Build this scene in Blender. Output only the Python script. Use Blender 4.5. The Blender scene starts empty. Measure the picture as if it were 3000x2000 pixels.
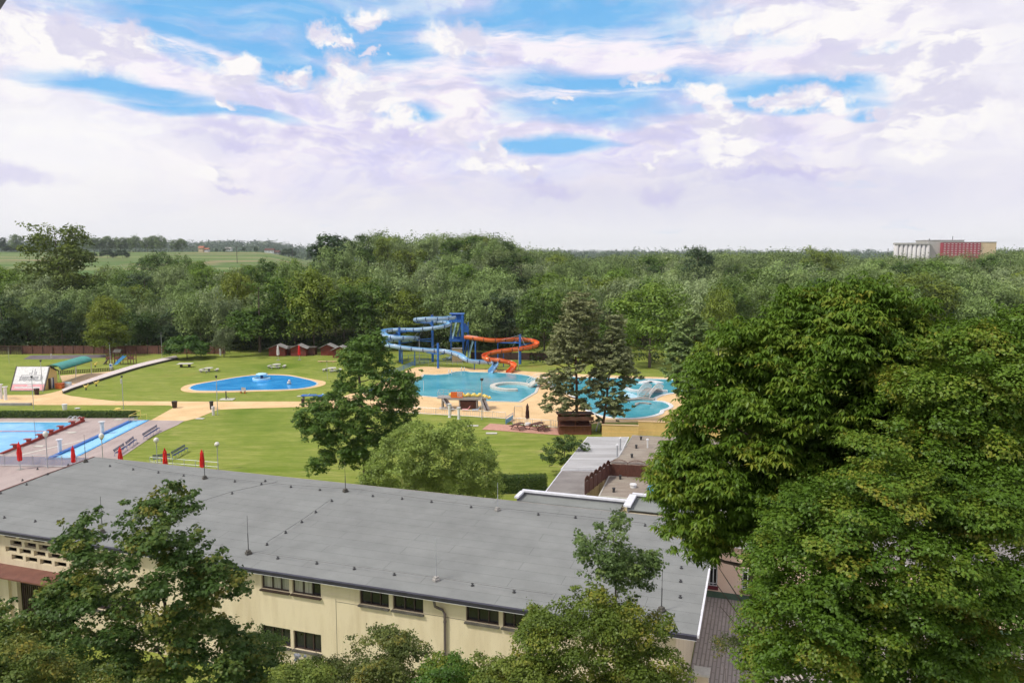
import bpy, math, random
import numpy as np
from math import sin, cos, tan, atan, atan2, pi, radians, hypot, sqrt
R = random.Random(7)
C = bpy.context.scene.collection
SUNE, SUNA, EXPO, SKYS, SKYM, HAZE = 3.1, 6, 0.0, .12, 1.0, .00006
# ---------------------------------------------------------------- camera model
H = 25.0; F = 2250.0; PT = atan(250 / 2250.0); cp, sp = cos(PT), sin(PT)
def ray(px, py):
    u = (px - 1500) / F; v = (1000 - py) / F
    return (u, cp + v * sp, -sp + v * cp)
def G(px, py, z=0.0):            # point of the horizontal plane z seen at a pixel of the photograph
    d = ray(px, py); t = (z - H) / d[2]
    return (d[0] * t, d[1] * t, z)
def D(px, py, y):                # point at distance y seen at a pixel
    d = ray(px, py); t = y / d[1]
    return (d[0] * t, y, H + t * d[2])
def proj(x, y, z):
    z -= H; f = y * cp - z * sp; up = y * sp + z * cp
    return (1500 + F * x / f, 1000 - F * up / f)
def hgt(px, pyb, pyt):           # height of an upright standing at the ground pixel, top at row pyt
    g = G(px, pyb); return D(px, pyt, g[1])[2]
def sstep(a, b, x):
    t = min(1, max(0, (x - a) / (b - a))); return t * t * (3 - 2 * t)
def interp(x, pts):
    if x <= pts[0][0]: return pts[0][1]
    for (a, b), (c, d) in zip(pts, pts[1:]):
        if x <= c: return b + (d - b) * (x - a) / (c - a)
    return pts[-1][1]
def terr(x, y):
    if y < 150: return 0.0
    px = 1500 + 2262 * x / y
    d = y
    wc = sstep(740, 960, px) * (1 - sstep(1480, 1760, px)); wl = 1 - sstep(760, 960, px)
    hl = interp(d, [(200, 0), (420, 2), (560, 5), (700, 10), (1000, 20), (1450, 33), (1700, 33), (2400, 22), (4200, 78), (6500, 78)])
    hc = interp(d, [(205, 0), (400, 18.5), (600, 19), (1000, 8), (2500, 10), (4200, 26), (6500, 26)])
    hr = interp(d, [(190, 0), (430, 6), (1000, 6), (1800, 5), (3200, 15), (4600, 26), (6500, 26)])
    if wl > 0: return hl * wl + hc * (1 - wl)
    return hc * wc + hr * (1 - wc)
# ---------------------------------------------------------------- materials
def new_mat(name):
    m = bpy.data.materials.new(name); m.use_nodes = True
    nt = m.node_tree; nt.nodes.clear(); o = nt.nodes.new('ShaderNodeOutputMaterial')
    return m, nt, o
def col4(c): return (c[0], c[1], c[2], 1)
def mat(name, c, rough=.7, c2=None, scale=1.0, metal=0.0, bump=0.0, bscale=20.0, coords='Position', detail=4, spec=.5, coat=0, stretch=None, lo=.35, hi=.65):
    m, nt, o = new_mat(name); N = nt.nodes.new; L = nt.links.new
    b = N('ShaderNodeBsdfPrincipled'); L(b.outputs[0], o.inputs[0])
    b.inputs['Roughness'].default_value = rough; b.inputs['Metallic'].default_value = metal
    b.inputs['Specular IOR Level'].default_value = spec; b.inputs['Coat Weight'].default_value = coat
    b.inputs['Base Color'].default_value = col4(c)
    if coords == 'Position': src = N('ShaderNodeNewGeometry').outputs['Position']
    else: src = N('ShaderNodeTexCoord').outputs['Object']
    if stretch:
        mp = N('ShaderNodeMapping'); mp.inputs['Scale'].default_value = stretch; L(src, mp.inputs[0]); src = mp.outputs[0]
    if c2 is not None:
        n = N('ShaderNodeTexNoise'); n.inputs['Scale'].default_value = scale; n.inputs['Detail'].default_value = detail
        n.inputs['Roughness'].default_value = .65
        L(src, n.inputs['Vector'])
        r = N('ShaderNodeMapRange'); r.inputs[1].default_value = lo; r.inputs[2].default_value = hi
        L(n.outputs[0], r.inputs[0])
        mx = N('ShaderNodeMix'); mx.data_type = 'RGBA'; mx.inputs[6].default_value = col4(c); mx.inputs[7].default_value = col4(c2)
        L(r.outputs[0], mx.inputs[0]); L(mx.outputs[2], b.inputs['Base Color'])
    if bump:
        n2 = N('ShaderNodeTexNoise'); n2.inputs['Scale'].default_value = bscale; n2.inputs['Detail'].default_value = 5
        L(src, n2.inputs['Vector'])
        bp = N('ShaderNodeBump'); bp.inputs['Strength'].default_value = bump; bp.inputs['Distance'].default_value = .05
        L(n2.outputs[0], bp.inputs['Height']); L(bp.outputs[0], b.inputs['Normal'])
    return m
M = {}
def leaf_mat(name, yellow=(.30, .26, .03), ymix=.3, gloss=.018, trans=.24):
    m, nt, o = new_mat(name); N = nt.nodes.new; L = nt.links.new
    oi = N('ShaderNodeObjectInfo'); at = N('ShaderNodeAttribute'); at.attribute_name = 'tint'
    h = N('ShaderNodeHueSaturation')
    r = N('ShaderNodeMapRange'); r.inputs[3].default_value = .62; r.inputs[4].default_value = 1.35; L(at.outputs['Fac'], r.inputs[0])
    L(r.outputs[0], h.inputs['Value']); L(oi.outputs['Color'], h.inputs['Color'])
    pw = N('ShaderNodeMath'); pw.operation = 'POWER'; pw.inputs[1].default_value = 5; L(at.outputs['Fac'], pw.inputs[0])
    ml = N('ShaderNodeMath'); ml.operation = 'MULTIPLY'; ml.inputs[1].default_value = ymix; L(pw.outputs[0], ml.inputs[0])
    mx = N('ShaderNodeMix'); mx.data_type = 'RGBA'; mx.inputs[7].default_value = col4(yellow)
    L(ml.outputs[0], mx.inputs[0]); L(h.outputs[0], mx.inputs[6])
    d = N('ShaderNodeBsdfDiffuse'); t = N('ShaderNodeBsdfTranslucent'); g = N('ShaderNodeBsdfGlossy'); g.inputs['Roughness'].default_value = .45
    g.inputs['Color'].default_value = (.9, .95, .9, 1)
    L(mx.outputs[2], d.inputs[0]); L(mx.outputs[2], t.inputs[0])
    m1 = N('ShaderNodeMixShader'); m1.inputs[0].default_value = trans; L(d.outputs[0], m1.inputs[1]); L(t.outputs[0], m1.inputs[2])
    m2 = N('ShaderNodeMixShader'); m2.inputs[0].default_value = gloss; L(m1.outputs[0], m2.inputs[1]); L(g.outputs[0], m2.inputs[2])
    L(m2.outputs[0], o.inputs[0]); return m
M['leaf'] = leaf_mat('leaf_green')
M['leafy'] = leaf_mat('leaf_yellow_tips', (.40, .27, .04), .7)
M['needle'] = leaf_mat('pine_needles', (.16, .13, .05), .5, .02, .15)
M['bark'] = mat('bark', (.075, .055, .04), .9, (.13, .10, .075), 3, bump=.4)
M['pinebark'] = mat('pine_bark', (.11, .05, .03), .9, (.2, .09, .05), 2)
M['palebark'] = mat('pale_bark', (.16, .14, .11), .9, (.25, .22, .18), 3)
M['white'] = mat('white_paint', (.78, .78, .78), .5, (.62, .62, .6), 3)
M['lilac'] = mat('pale_painted_sheet', (.78, .78, .8), .35, (.66, .66, .68), 2)
M['blue'] = mat('blue_paint', (.02, .11, .42), .4, (.03, .16, .5), 1.5)
M['navy'] = mat('navy_paint', (.012, .03, .12), .4, (.02, .045, .16), 2)
M['steel'] = mat('galvanised_steel', (.38, .4, .42), .45, (.5, .52, .54), 4, metal=.4)
M['dark'] = mat('dark_iron', (.03, .03, .032), .5, (.05, .05, .05), 3)
M['black'] = mat('black_plastic', (.02, .02, .02), .5, (.04, .04, .04), 3)
M['red'] = mat('red_fabric', (.75, .015, .012), .7, (.6, .01, .012), 4)
M['whitefab'] = mat('white_fabric', (.75, .7, .7), .8, (.6, .55, .55), 4)
M['brownfab'] = mat('dark_brown_fabric', (.045, .014, .01), .8, (.07, .025, .018), 4)
M['redwood'] = mat('red_stained_boards', (.20, .04, .025), .8, (.15, .035, .022), 5, stretch=(4, 4, .3))
M['brownwood'] = mat('brown_stained_wood', (.085, .03, .02), .7, (.14, .055, .035), 4, stretch=(3, 3, .5))
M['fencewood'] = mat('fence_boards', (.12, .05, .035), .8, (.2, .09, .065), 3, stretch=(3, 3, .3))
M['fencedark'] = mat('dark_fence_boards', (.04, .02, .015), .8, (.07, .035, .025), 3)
M['cream'] = mat('cream_render', (.58, .48, .31), .9, (.70, .60, .41), 1.1, bump=.15, bscale=40, stretch=(1, 1, .16), lo=.3, hi=.56, detail=8)
M['yellowwall'] = mat('yellow_render', (.62, .42, .15), .9, (.72, .50, .2), .7)
M['peach'] = mat('peach_render', (.84, .62, .46), .9, (.86, .67, .52), .7)
M['green'] = mat('dull_green_plinth', (.07, .12, .08), .8, (.09, .15, .1), 2)
M['glass'] = mat('dark_window_glass', (.012, .014, .014), .08, (.03, .03, .03), .8)
M['curtain'] = mat('net_curtain', (.5, .48, .36), .8, (.25, .25, .18), 9, stretch=(1, 1, .05))
M['brownframe'] = mat('dark_brown_frame', (.035, .02, .015), .5, (.05, .03, .025), 3)
M['canopy'] = mat('rust_brown_sheet', (.15, .06, .045), .6, (.2, .085, .06), 1.5)
M['concrete'] = mat('concrete', (.36, .34, .31), .9, (.28, .27, .25), 1.3, bump=.2)
M['darkconc'] = mat('weathered_concrete', (.06, .055, .045), .9, (.12, .11, .09), 2)
M['palestone'] = mat('pale_stone', (.62, .6, .52), .8, (.5, .48, .42), 3)
M['felt'] = mat('dark_roofing_felt', (.20, .18, .17), .9, (.27, .25, .23), .7, detail=8)
M['brownfelt'] = mat('brown_mossy_roofing', (.24, .19, .15), .95, (.33, .29, .23), 1.0, detail=8, stretch=(.5, 1.4, 1))
M['lightblue'] = mat('light_blue_gelcoat', (.22, .48, .72), .25, (.3, .56, .78), .8, coat=.3)
M['greyblue'] = mat('grey_blue_gelcoat', (.30, .42, .56), .35, (.4, .52, .66), .8)
M['orange'] = mat('orange_gelcoat', (.72, .12, .02), .25, (.8, .17, .03), .8, coat=.3)
M['orangeout'] = mat('dull_orange_gelcoat', (.62, .12, .025), .4, (.7, .18, .05), .8)
M['orangeband'] = mat('brown_flange', (.12, .03, .015), .5)
M['yellow'] = mat('yellow_plastic', (.75, .55, .08), .5, (.8, .65, .2), 2)
M['redpaint'] = mat('dark_red_paint', (.26, .03, .02), .6, (.33, .045, .03), 2)
M['teal'] = mat('teal_roof_sheet', (.03, .26, .2), .45, (.05, .33, .26), 1)
M['skyblue'] = mat('pool_blue_paint', (.05, .33, .7), .4, (.1, .42, .75), 1)
M['paleblue'] = mat('pale_blue_paint', (.4, .68, .82), .4, (.5, .75, .85), 1)
M['darkblue'] = mat('dark_blue_edge', (.01, .12, .42), .4)
M['pinkband'] = mat('pink_print', (.72, .3, .32), .6, (.8, .4, .42), 2)
M['greyprint'] = mat('grey_print', (.3, .3, .32), .6, (.42, .42, .44), 5)
M['lamp'] = mat('frosted_globe', (.78, .76, .7), .3, (.6, .58, .52), 3)
M['paleroof'] = mat('pale_weathered_sheet_roof', (.52, .52, .515), .6, (.34, .33, .32), .5, detail=8, stretch=(.25, 2.5, 1))
M['sand'] = mat('sandy_ground', (.62, .42, .22), .95, (.7, .5, .3), .8)
M['asphalt'] = mat('old_asphalt', (.13, .11, .12), .95, (.18, .15, .16), .5)
M['brickpave'] = mat('red_brick_paving', (.48, .24, .17), .9, (.56, .31, .23), 2)
M['pathtop'] = mat('pale_path_slabs', (.6, .52, .48), .9, (.68, .6, .56), 1)
M['redblock'] = mat('crimson_panel', (.33, .04, .06), .7, (.38, .06, .08), .1)
M['factorygrey'] = mat('grey_render', (.42, .4, .38), .9, (.48, .46, .43), .05)
M['factorycream'] = mat('cream_panel', (.62, .47, .3), .9, (.68, .53, .36), .05)
M['silo'] = mat('pale_silo_concrete', (.62, .6, .58), .9, (.5, .48, .46), .15, stretch=(1, 1, .1))
M['tile'] = mat('red_tile', (.35, .12, .07), .8, (.42, .17, .1), 1)
# deck / path
M['path'] = mat('sand_coloured_resin_paving', (.62, .41, .19), .9, (.78, .55, .29), .22, detail=10, lo=.3, hi=.62)
M['pave'] = mat('pinkish_grey_paving', (.34, .27, .245), .9, (.47, .385, .35), .5, detail=10, stretch=(1, .4, 1), lo=.3, hi=.66)
def ground_mat():
    m, nt, o = new_mat('grass_and_fields'); N = nt.nodes.new; L = nt.links.new
    b = N('ShaderNodeBsdfPrincipled'); b.inputs['Roughness'].default_value = .95; b.inputs['Specular IOR Level'].default_value = .1
    L(b.outputs[0], o.inputs[0]); p = N('ShaderNodeNewGeometry').outputs['Position']
    def noise(sc, st=(1, 1, 1), det=6, ro=.6):
        mp = N('ShaderNodeMapping'); mp.inputs['Scale'].default_value = st; L(p, mp.inputs[0])
        n = N('ShaderNodeTexNoise'); n.inputs['Scale'].default_value = sc; n.inputs['Detail'].default_value = det; n.inputs['Roughness'].default_value = ro
        L(mp.outputs[0], n.inputs['Vector']); return n.outputs[0]
    def rng(s, a, bb):
        r = N('ShaderNodeMapRange'); r.inputs[1].default_value = a; r.inputs[2].default_value = bb; L(s, r.inputs[0]); return r.outputs[0]
    def mix(f, a, bb):
        x = N('ShaderNodeMix'); x.data_type = 'RGBA'
        for i, v in ((6, a), (7, bb)):
            if isinstance(v, tuple): x.inputs[i].default_value = col4(v)
            else: L(v, x.inputs[i])
        if isinstance(f, float): x.inputs[0].default_value = f
        else: L(f, x.inputs[0])
        return x.outputs[2]
    g1 = mix(rng(noise(.09, (1, 1.6, 1), 8), .38, .62), (.165, .235, .03), (.27, .32, .06))
    g2 = mix(rng(noise(.35, (.35, 1.8, 1), 9, .75), .42, .66), g1, (.35, .35, .10))
    g2 = mix(rng(noise(.8, (.35, 1.5, 1), 9, .85), .44, .66), g2, (.145, .205, .025))
    # worn yellowish spots
    g3 = mix(rng(noise(.045, (1, 1, 1), 3), .6, .72), g2, (.26, .245, .06))
    g3 = mix(rng(noise(.16, (.6, 1.4, 1), 7, .7), .60, .70), g3, (.38, .34, .13))
    g3 = mix(rng(noise(.03, (1, .7, 1), 5, .6), .56, .66), g3, (.135, .205, .025))
    sx = N('ShaderNodeSeparateXYZ'); L(p, sx.inputs[0])
    # fields: strips across the slope
    wv = N('ShaderNodeTexNoise'); wv.inputs['Scale'].default_value = 1.0; wv.inputs['Detail'].default_value = 2
    mp = N('ShaderNodeMapping'); mp.inputs['Scale'].default_value = (.0016, .012, 0); L(p, mp.inputs[0]); L(mp.outputs[0], wv.inputs['Vector'])
    f1 = mix(rng(wv.outputs[0], .42, .58), (.10, .17, .045), (.19, .235, .085))
    f2 = mix(rng(noise(.02, (.3, 1, 1), 4), .55, .6), f1, (.27, .23, .12))
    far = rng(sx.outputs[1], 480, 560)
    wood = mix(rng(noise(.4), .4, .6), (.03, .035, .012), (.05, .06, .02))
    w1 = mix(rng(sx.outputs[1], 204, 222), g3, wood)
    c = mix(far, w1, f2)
    L(c, b.inputs['Base Color'])
    n2 = noise(9, (1, 1, 1), 6); bp = N('ShaderNodeBump'); bp.inputs['Strength'].default_value = .7; bp.inputs['Distance'].default_value = .12
    L(n2, bp.inputs['Height']); L(bp.outputs[0], b.inputs['Normal'])
    return m
M['ground'] = ground_mat()
def water_mat(name, c, c2, scale=.25, rough=.06, bs=1.2, st=.25):
    m = mat(name, c, rough, c2, scale, detail=5)
    nt = m.node_tree; b = [n for n in nt.nodes if n.type == 'BSDF_PRINCIPLED'][0]
    b.inputs['IOR'].default_value = 1.33; b.inputs['Specular IOR Level'].default_value = .5
    n = nt.nodes.new('ShaderNodeTexNoise'); n.inputs['Scale'].default_value = bs; n.inputs['Detail'].default_value = 4
    g = nt.nodes.new('ShaderNodeNewGeometry'); nt.links.new(g.outputs['Position'], n.inputs['Vector'])
    bp = nt.nodes.new('ShaderNodeBump'); bp.inputs['Strength'].default_value = st; bp.inputs['Distance'].default_value = .06
    nt.links.new(n.outputs[0], bp.inputs['Height']); nt.links.new(bp.outputs[0], b.inputs['Normal']); return m
M['water'] = water_mat('teal_pool_water', (.045, .32, .42), (.14, .47, .55), .14, .07, 1.6, .4)
M['waterblue'] = water_mat('bright_blue_pool_water', (.015, .26, .66), (.07, .42, .85), .22, .07, 1.4, .3)
M['watersport'] = water_mat('clear_blue_pool_water', (.06, .38, .72), (.18, .55, .82), .3, .04, 1.0, .06)
M['watertrough'] = water_mat('shallow_pale_blue_water', (.22, .58, .82), (.30, .66, .88), .6, .1, 1.0, .1)
def brick_mat(name, c1, c2, mc, bw, rh, ms, off=.5, rough=.85, var=None, bump=0):
    m, nt, o = new_mat(name); N = nt.nodes.new; L = nt.links.new
    b = N('ShaderNodeBsdfPrincipled'); b.inputs['Roughness'].default_value = rough; L(b.outputs[0], o.inputs[0])
    tc = N('ShaderNodeTexCoord'); br = N('ShaderNodeTexBrick'); L(tc.outputs['Object'], br.inputs['Vector'])
    br.inputs['Color1'].default_value = col4(c1); br.inputs['Color2'].default_value = col4(c2); br.inputs['Mortar'].default_value = col4(mc)
    br.inputs['Scale'].default_value = 1; br.inputs['Mortar Size'].default_value = ms; br.inputs['Brick Width'].default_value = bw
    br.inputs['Row Height'].default_value = rh; br.offset = off; br.inputs['Mortar Smooth'].default_value = .3
    n = N('ShaderNodeTexNoise'); n.inputs['Scale'].default_value = .35; n.inputs['Detail'].default_value = 9; n.inputs['Roughness'].default_value = .7
    L(tc.outputs['Object'], n.inputs['Vector'])
    r = N('ShaderNodeMapRange'); r.inputs[1].default_value = .3; r.inputs[2].default_value = .7; r.inputs[3].default_value = .80; r.inputs[4].default_value = 1.12
    L(n.outputs[0], r.inputs[0]); h = N('ShaderNodeHueSaturation'); L(r.outputs[0], h.inputs['Value']); L(br.outputs[0], h.inputs['Color'])
    L(h.outputs[0], b.inputs['Base Color'])
    n2 = N('ShaderNodeTexNoise'); n2.inputs['Scale'].default_value = 30; L(tc.outputs['Object'], n2.inputs['Vector'])
    bp = N('ShaderNodeBump'); bp.inputs['Strength'].default_value = .25; bp.inputs['Distance'].default_value = .02
    L(n2.outputs[0], bp.inputs['Height']); L(bp.outputs[0], b.inputs['Normal']); return m
M['roof'] = brick_mat('grey_bitumen_strips', (.218, .226, .213), (.227, .234, .220), (.125, .13, .122), 7.6, 1.04, .016, .37)
M['flatroof'] = brick_mat('grey_bitumen_sheet', (.215, .228, .21), (.224, .236, .216), (.15, .155, .145), 9, 1.04, .012, .4)
M['yard'] = brick_mat('brown_grey_block_paving', (.36, .32, .285), (.42, .375, .33), (.24, .205, .18), 1.4, .24, .05, .5)
# ---------------------------------------------------------------- mesh builder
ORG = {}
def vadd(a, b): return (a[0] + b[0], a[1] + b[1], a[2] + b[2])
def vsub(a, b): return (a[0] - b[0], a[1] - b[1], a[2] - b[2])
def vmul(a, s): return (a[0] * s, a[1] * s, a[2] * s)
def vlen(a): return sqrt(a[0] ** 2 + a[1] ** 2 + a[2] ** 2)
def vnorm(a):
    l = vlen(a) or 1; return (a[0] / l, a[1] / l, a[2] / l)
def cross(a, b): return (a[1] * b[2] - a[2] * b[1], a[2] * b[0] - a[0] * b[2], a[0] * b[1] - a[1] * b[0])
def lerp(a, b, t): return tuple(x + (y - x) * t for x, y in zip(a, b))
class MB:
    def __init__(s): s.v = []; s.f = []; s.m = []
    def add(s, vs, fs, m=0):
        k = len(s.v); s.v += [tuple(v) for v in vs]
        for f in fs: s.f.append([i + k for i in f]); s.m.append(m)
        return s
    def box(s, c, d, rz=0, m=0, rx=0):
        a, b, e = d[0] / 2, d[1] / 2, d[2] / 2; vs = []
        for z in (-e, e):
            for x, y in ((-a, -b), (a, -b), (a, b), (-a, b)):
                yy, zz = y * cos(rx) - z * sin(rx), y * sin(rx) + z * cos(rx)
                vs.append((c[0] + x * cos(rz) - yy * sin(rz), c[1] + x * sin(rz) + yy * cos(rz), c[2] + zz))
        return s.add(vs, [(3, 2, 1, 0), (4, 5, 6, 7), (0, 1, 5, 4), (1, 2, 6, 5), (2, 3, 7, 6), (3, 0, 4, 7)], m)
    def beam(s, p, q, w, h=None, m=0, up=(0, 0, 1)):
        h = h or w; d = vnorm(vsub(q, p)); x = cross(d, up)
        if vlen(x) < 1e-4: x = (1, 0, 0)
        x = vnorm(x); y = cross(x, d); vs = []
        for o in (p, q):
            for a, b in ((-1, -1), (1, -1), (1, 1), (-1, 1)):
                vs.append(tuple(o[i] + x[i] * a * w / 2 + y[i] * b * h / 2 for i in range(3)))
        return s.add(vs, [(3, 2, 1, 0), (4, 5, 6, 7), (0, 1, 5, 4), (1, 2, 6, 5), (2, 3, 7, 6), (3, 0, 4, 7)], m)
    def tube(s, pts, r, n=8, m=0, cap=True):
        k = len(pts); rs = r if isinstance(r, (list, tuple)) else [r] * k; vs = []
        for i, p in enumerate(pts):
            t = vnorm(vsub(pts[min(i + 1, k - 1)], pts[max(i - 1, 0)]))
            x = cross(t, (0, 0, 1)) if abs(t[2]) < .95 else cross(t, (0, 1, 0))
            x = vnorm(x); y = cross(x, t)
            for j in range(n):
                a = 2 * pi * j / n; vs.append(tuple(p[c] + rs[i] * (cos(a) * x[c] + sin(a) * y[c]) for c in range(3)))
        fs = [(i * n + j, i * n + (j + 1) % n, (i + 1) * n + (j + 1) % n, (i + 1) * n + j) for i in range(k - 1) for j in range(n)]
        if cap: fs += [tuple(range(n - 1, -1, -1)), tuple(range((k - 1) * n, k * n))]
        return s.add(vs, fs, m)
    def lathe(s, c, prof, n=16, m=0, sy=1):
        vs = [(c[0] + r * cos(2 * pi * j / n), c[1] + sy * r * sin(2 * pi * j / n), c[2] + z) for r, z in prof for j in range(n)]
        k = len(prof)
        fs = [(i * n + j, i * n + (j + 1) % n, (i + 1) * n + (j + 1) % n, (i + 1) * n + j) for i in range(k - 1) for j in range(n)]
        fs += [tuple(range(n - 1, -1, -1)), tuple(range((k - 1) * n, k * n))]
        return s.add(vs, fs, m)
    def prism(s, poly, z0, z1, m=0, mt=None):
        n = len(poly)
        if sum(poly[i][0] * poly[(i + 1) % n][1] - poly[(i + 1) % n][0] * poly[i][1] for i in range(n)) < 0: poly = poly[::-1]
        vs = [(p[0], p[1], z0) for p in poly] + [(p[0], p[1], z1) for p in poly]
        s.add(vs, [(i, (i + 1) % n, n + (i + 1) % n, n + i) for i in range(n)] + [tuple(range(n - 1, -1, -1))], m)
        return s.add([vs[n + i] for i in range(n)], [tuple(range(n))], m if mt is None else mt)
    def ring(s, inner, outer, z0, z1, m=0):
        n = len(inner)
        vs = [(p[0], p[1], z) for z in (z0, z1) for q in (inner, outer) for p in q]
        fs = []
        for i in range(n):
            j = (i + 1) % n
            fs += [(2 * n + i, 2 * n + j, 3 * n + j, 3 * n + i), (n + i, n + j, 3 * n + j, 3 * n + i), (j, i, 2 * n + i, 2 * n + j)]
        return s.add(vs, fs, m)
    def ball(s, c, r, n=12, m=0, sz=1):
        pr = [(max(.001, r * sin(pi * i / 8)), -r * cos(pi * i / 8) * sz) for i in range(9)]
        return s.lathe(c, pr, n, m)
    def build(s, name, mats, parent=None, smooth=False):
        me = bpy.data.meshes.new(name)
        o0 = ORG.get(parent.name, (0, 0, 0)) if parent else (0, 0, 0)
        me.from_pydata([vsub(v, o0) for v in s.v] if any(o0) else s.v, [], s.f)
        if not isinstance(mats, (list, tuple)): mats = [mats]
        for x in mats: me.materials.append(M[x] if isinstance(x, str) else x)
        if len(mats) > 1: me.polygons.foreach_set('material_index', s.m)
        if smooth: me.polygons.foreach_set('use_smooth', [True] * len(s.f))
        me.update(); o = bpy.data.objects.new(name, me); C.objects.link(o)
        if parent:
            o.parent = parent; ORG[o.name] = o0
        return o
def tag(o, label=None, cat=None, group=None, kind=None):
    if label: o['label'] = label
    if cat: o['category'] = cat
    if group: o['group'] = group
    if kind: o['kind'] = kind
    return o
def thing(name, label, cat, loc=(0, 0, 0), rz=0, group=None, world=False):
    o = bpy.data.objects.new(name, None); C.objects.link(o); o.empty_display_size = .3
    o.location = loc; o.rotation_euler = (0, 0, rz); tag(o, label, cat, group)
    if world: ORG[o.name] = tuple(loc)
    return o
def kids(o): return [c for c in KIDS.get(o.name, [])]
def copy_tree(o, loc, rz=0, label=None, sc=None, group=None):
    def rec(a, par):
        c = a.copy(); C.objects.link(c)
        if par is not None: c.parent = par
        for ch in CH[a.name]: rec(ch, c)
        return c
    CH = {}
    def walk(a):
        CH[a.name] = [x for x in a.children]
        for x in CH[a.name]: walk(x)
    walk(o)
    c = rec(o, None); c.location = loc; c.rotation_euler = (0, 0, rz)
    if sc: c.scale = sc if isinstance(sc, tuple) else (sc, sc, sc)
    if label: c['label'] = label
    if group: c['group'] = group
    return c
def struct(name, mb, m, label=None):
    o = mb.build(name, m); o['kind'] = 'structure'
    if label: o['label'] = label
    return o
def place(proto, used, loc, rz=0, label=None, sc=None, group=None):
    if not used[0]:
        used[0] = True; proto.location = loc; proto.rotation_euler = (0, 0, rz)
        if sc: proto.scale = sc if isinstance(sc, tuple) else (sc, sc, sc)
        if label: proto['label'] = label
        if group: proto['group'] = group
        return proto
    return copy_tree(proto, loc, rz, label, sc, group)
def catmull(pts, k=6, closed=False):
    n = len(pts); out = []
    rngi = range(n) if closed else range(n - 1)
    for i in rngi:
        if closed: a, b, c, d = pts[(i - 1) % n], pts[i], pts[(i + 1) % n], pts[(i + 2) % n]
        else: a, b, c, d = pts[max(i - 1, 0)], pts[i], pts[i + 1], pts[min(i + 2, n - 1)]
        for j in range(k):
            t = j / k
            out.append(tuple(.5 * (2 * b[q] + (c[q] - a[q]) * t + (2 * a[q] - 5 * b[q] + 4 * c[q] - d[q]) * t * t + (-a[q] + 3 * b[q] - 3 * c[q] + d[q]) * t ** 3) for q in range(len(b))))
    if not closed: out.append(tuple(pts[-1]))
    return out
def PG(l, z=0): return [G(a, b, z)[:2] for a, b in l]
def offset(poly, d):
    n = len(poly); out = []
    ar = sum(poly[i][0] * poly[(i + 1) % n][1] - poly[(i + 1) % n][0] * poly[i][1] for i in range(n))
    s = 1 if ar > 0 else -1
    for i in range(n):
        a, b, c = poly[i - 1], poly[i], poly[(i + 1) % n]
        t = (c[0] - a[0], c[1] - a[1]); l = hypot(*t) or 1
        out.append((b[0] + s * d * t[1] / l, b[1] - s * d * t[0] / l))
    return out
# ================================================================ camera, light, sky
sc = bpy.context.scene
cam = bpy.data.objects.new('camera', bpy.data.cameras.new('camera')); C.objects.link(cam); sc.camera = cam
cam.location = (0, 0, H); cam.rotation_euler = (pi / 2 - PT, 0, 0)
cam.data.sensor_width = 36; cam.data.lens = 36 * F / 3000; cam.data.clip_end = 20000; cam.data.clip_start = .1
SUN_EL, SUN_AZ = radians(52), radians(-118)     # azimuth from +Y, positive to the right: the sun stands to the left, a little behind
sd = (sin(SUN_AZ) * cos(SUN_EL), cos(SUN_AZ) * cos(SUN_EL), sin(SUN_EL))
sl = bpy.data.lights.new('sun', 'SUN'); so = bpy.data.objects.new('sun', sl); C.objects.link(so)
sl.energy = SUNE; sl.angle = radians(SUNA); sl.color = (1, .95, .86)
so.rotation_euler = (pi / 2 - SUN_EL, 0, pi - SUN_AZ); so.location = (-30, -30, 60)
sc.view_settings.view_transform = 'Standard'; sc.view_settings.look = 'None'; sc.view_settings.gamma = 1; sc.view_settings.exposure = EXPO
sc.cycles.max_bounces = 4; sc.cycles.diffuse_bounces = 2; sc.cycles.glossy_bounces = 2; sc.cycles.transmission_bounces = 4; sc.cycles.transparent_max_bounces = 8
sc.cycles.volume_bounces = 0; sc.cycles.caustics_reflective = False; sc.cycles.caustics_refractive = False
sc.cycles.use_denoising = True; sc.cycles.use_adaptive_sampling = True; sc.cycles.adaptive_threshold = .03; sc.cycles.adaptive_min_samples = 16
w = bpy.data.worlds.new('World'); sc.world = w; w.use_nodes = True; nt = w.node_tree; nt.nodes.clear(); N = nt.nodes.new; L = nt.links.new
def mth(op, a, b=None, c=None, clamp=False):
    n = N('ShaderNodeMath'); n.operation = op; n.use_clamp = clamp
    for i, x in enumerate((a, b, c)):
        if x is None: continue
        if isinstance(x, (int, float)): n.inputs[i].default_value = x
        else: L(x, n.inputs[i])
    return n.outputs[0]
def vmt(op, a, b=None):
    n = N('ShaderNodeVectorMath'); n.operation = op
    for i, x in enumerate((a, b)):
        if x is None: continue
        if isinstance(x, tuple): n.inputs[i].default_value = x
        else: L(x, n.inputs[i])
    return n.outputs[1] if op == 'LENGTH' else n.outputs[0]
def mrng(x, a, b, c=0, d=1, sm=True):
    n = N('ShaderNodeMapRange'); n.interpolation_type = 'SMOOTHSTEP' if sm else 'LINEAR'
    L(x, n.inputs[0])
    for i, q in enumerate((a, b, c, d)): n.inputs[i + 1].default_value = q
    return n.outputs[0]
def mixc(f, a, b):
    x = N('ShaderNodeMix'); x.data_type = 'RGBA'
    for i, v in ((6, a), (7, b)):
        if isinstance(v, tuple): x.inputs[i].default_value = col4(v)
        else: L(v, x.inputs[i])
    if isinstance(f, float): x.inputs[0].default_value = f
    else: L(f, x.inputs[0])
    return x.outputs[2]
tc = N('ShaderNodeTexCoord'); sx = N('ShaderNodeSeparateXYZ'); L(tc.outputs['Generated'], sx.inputs[0])
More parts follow.
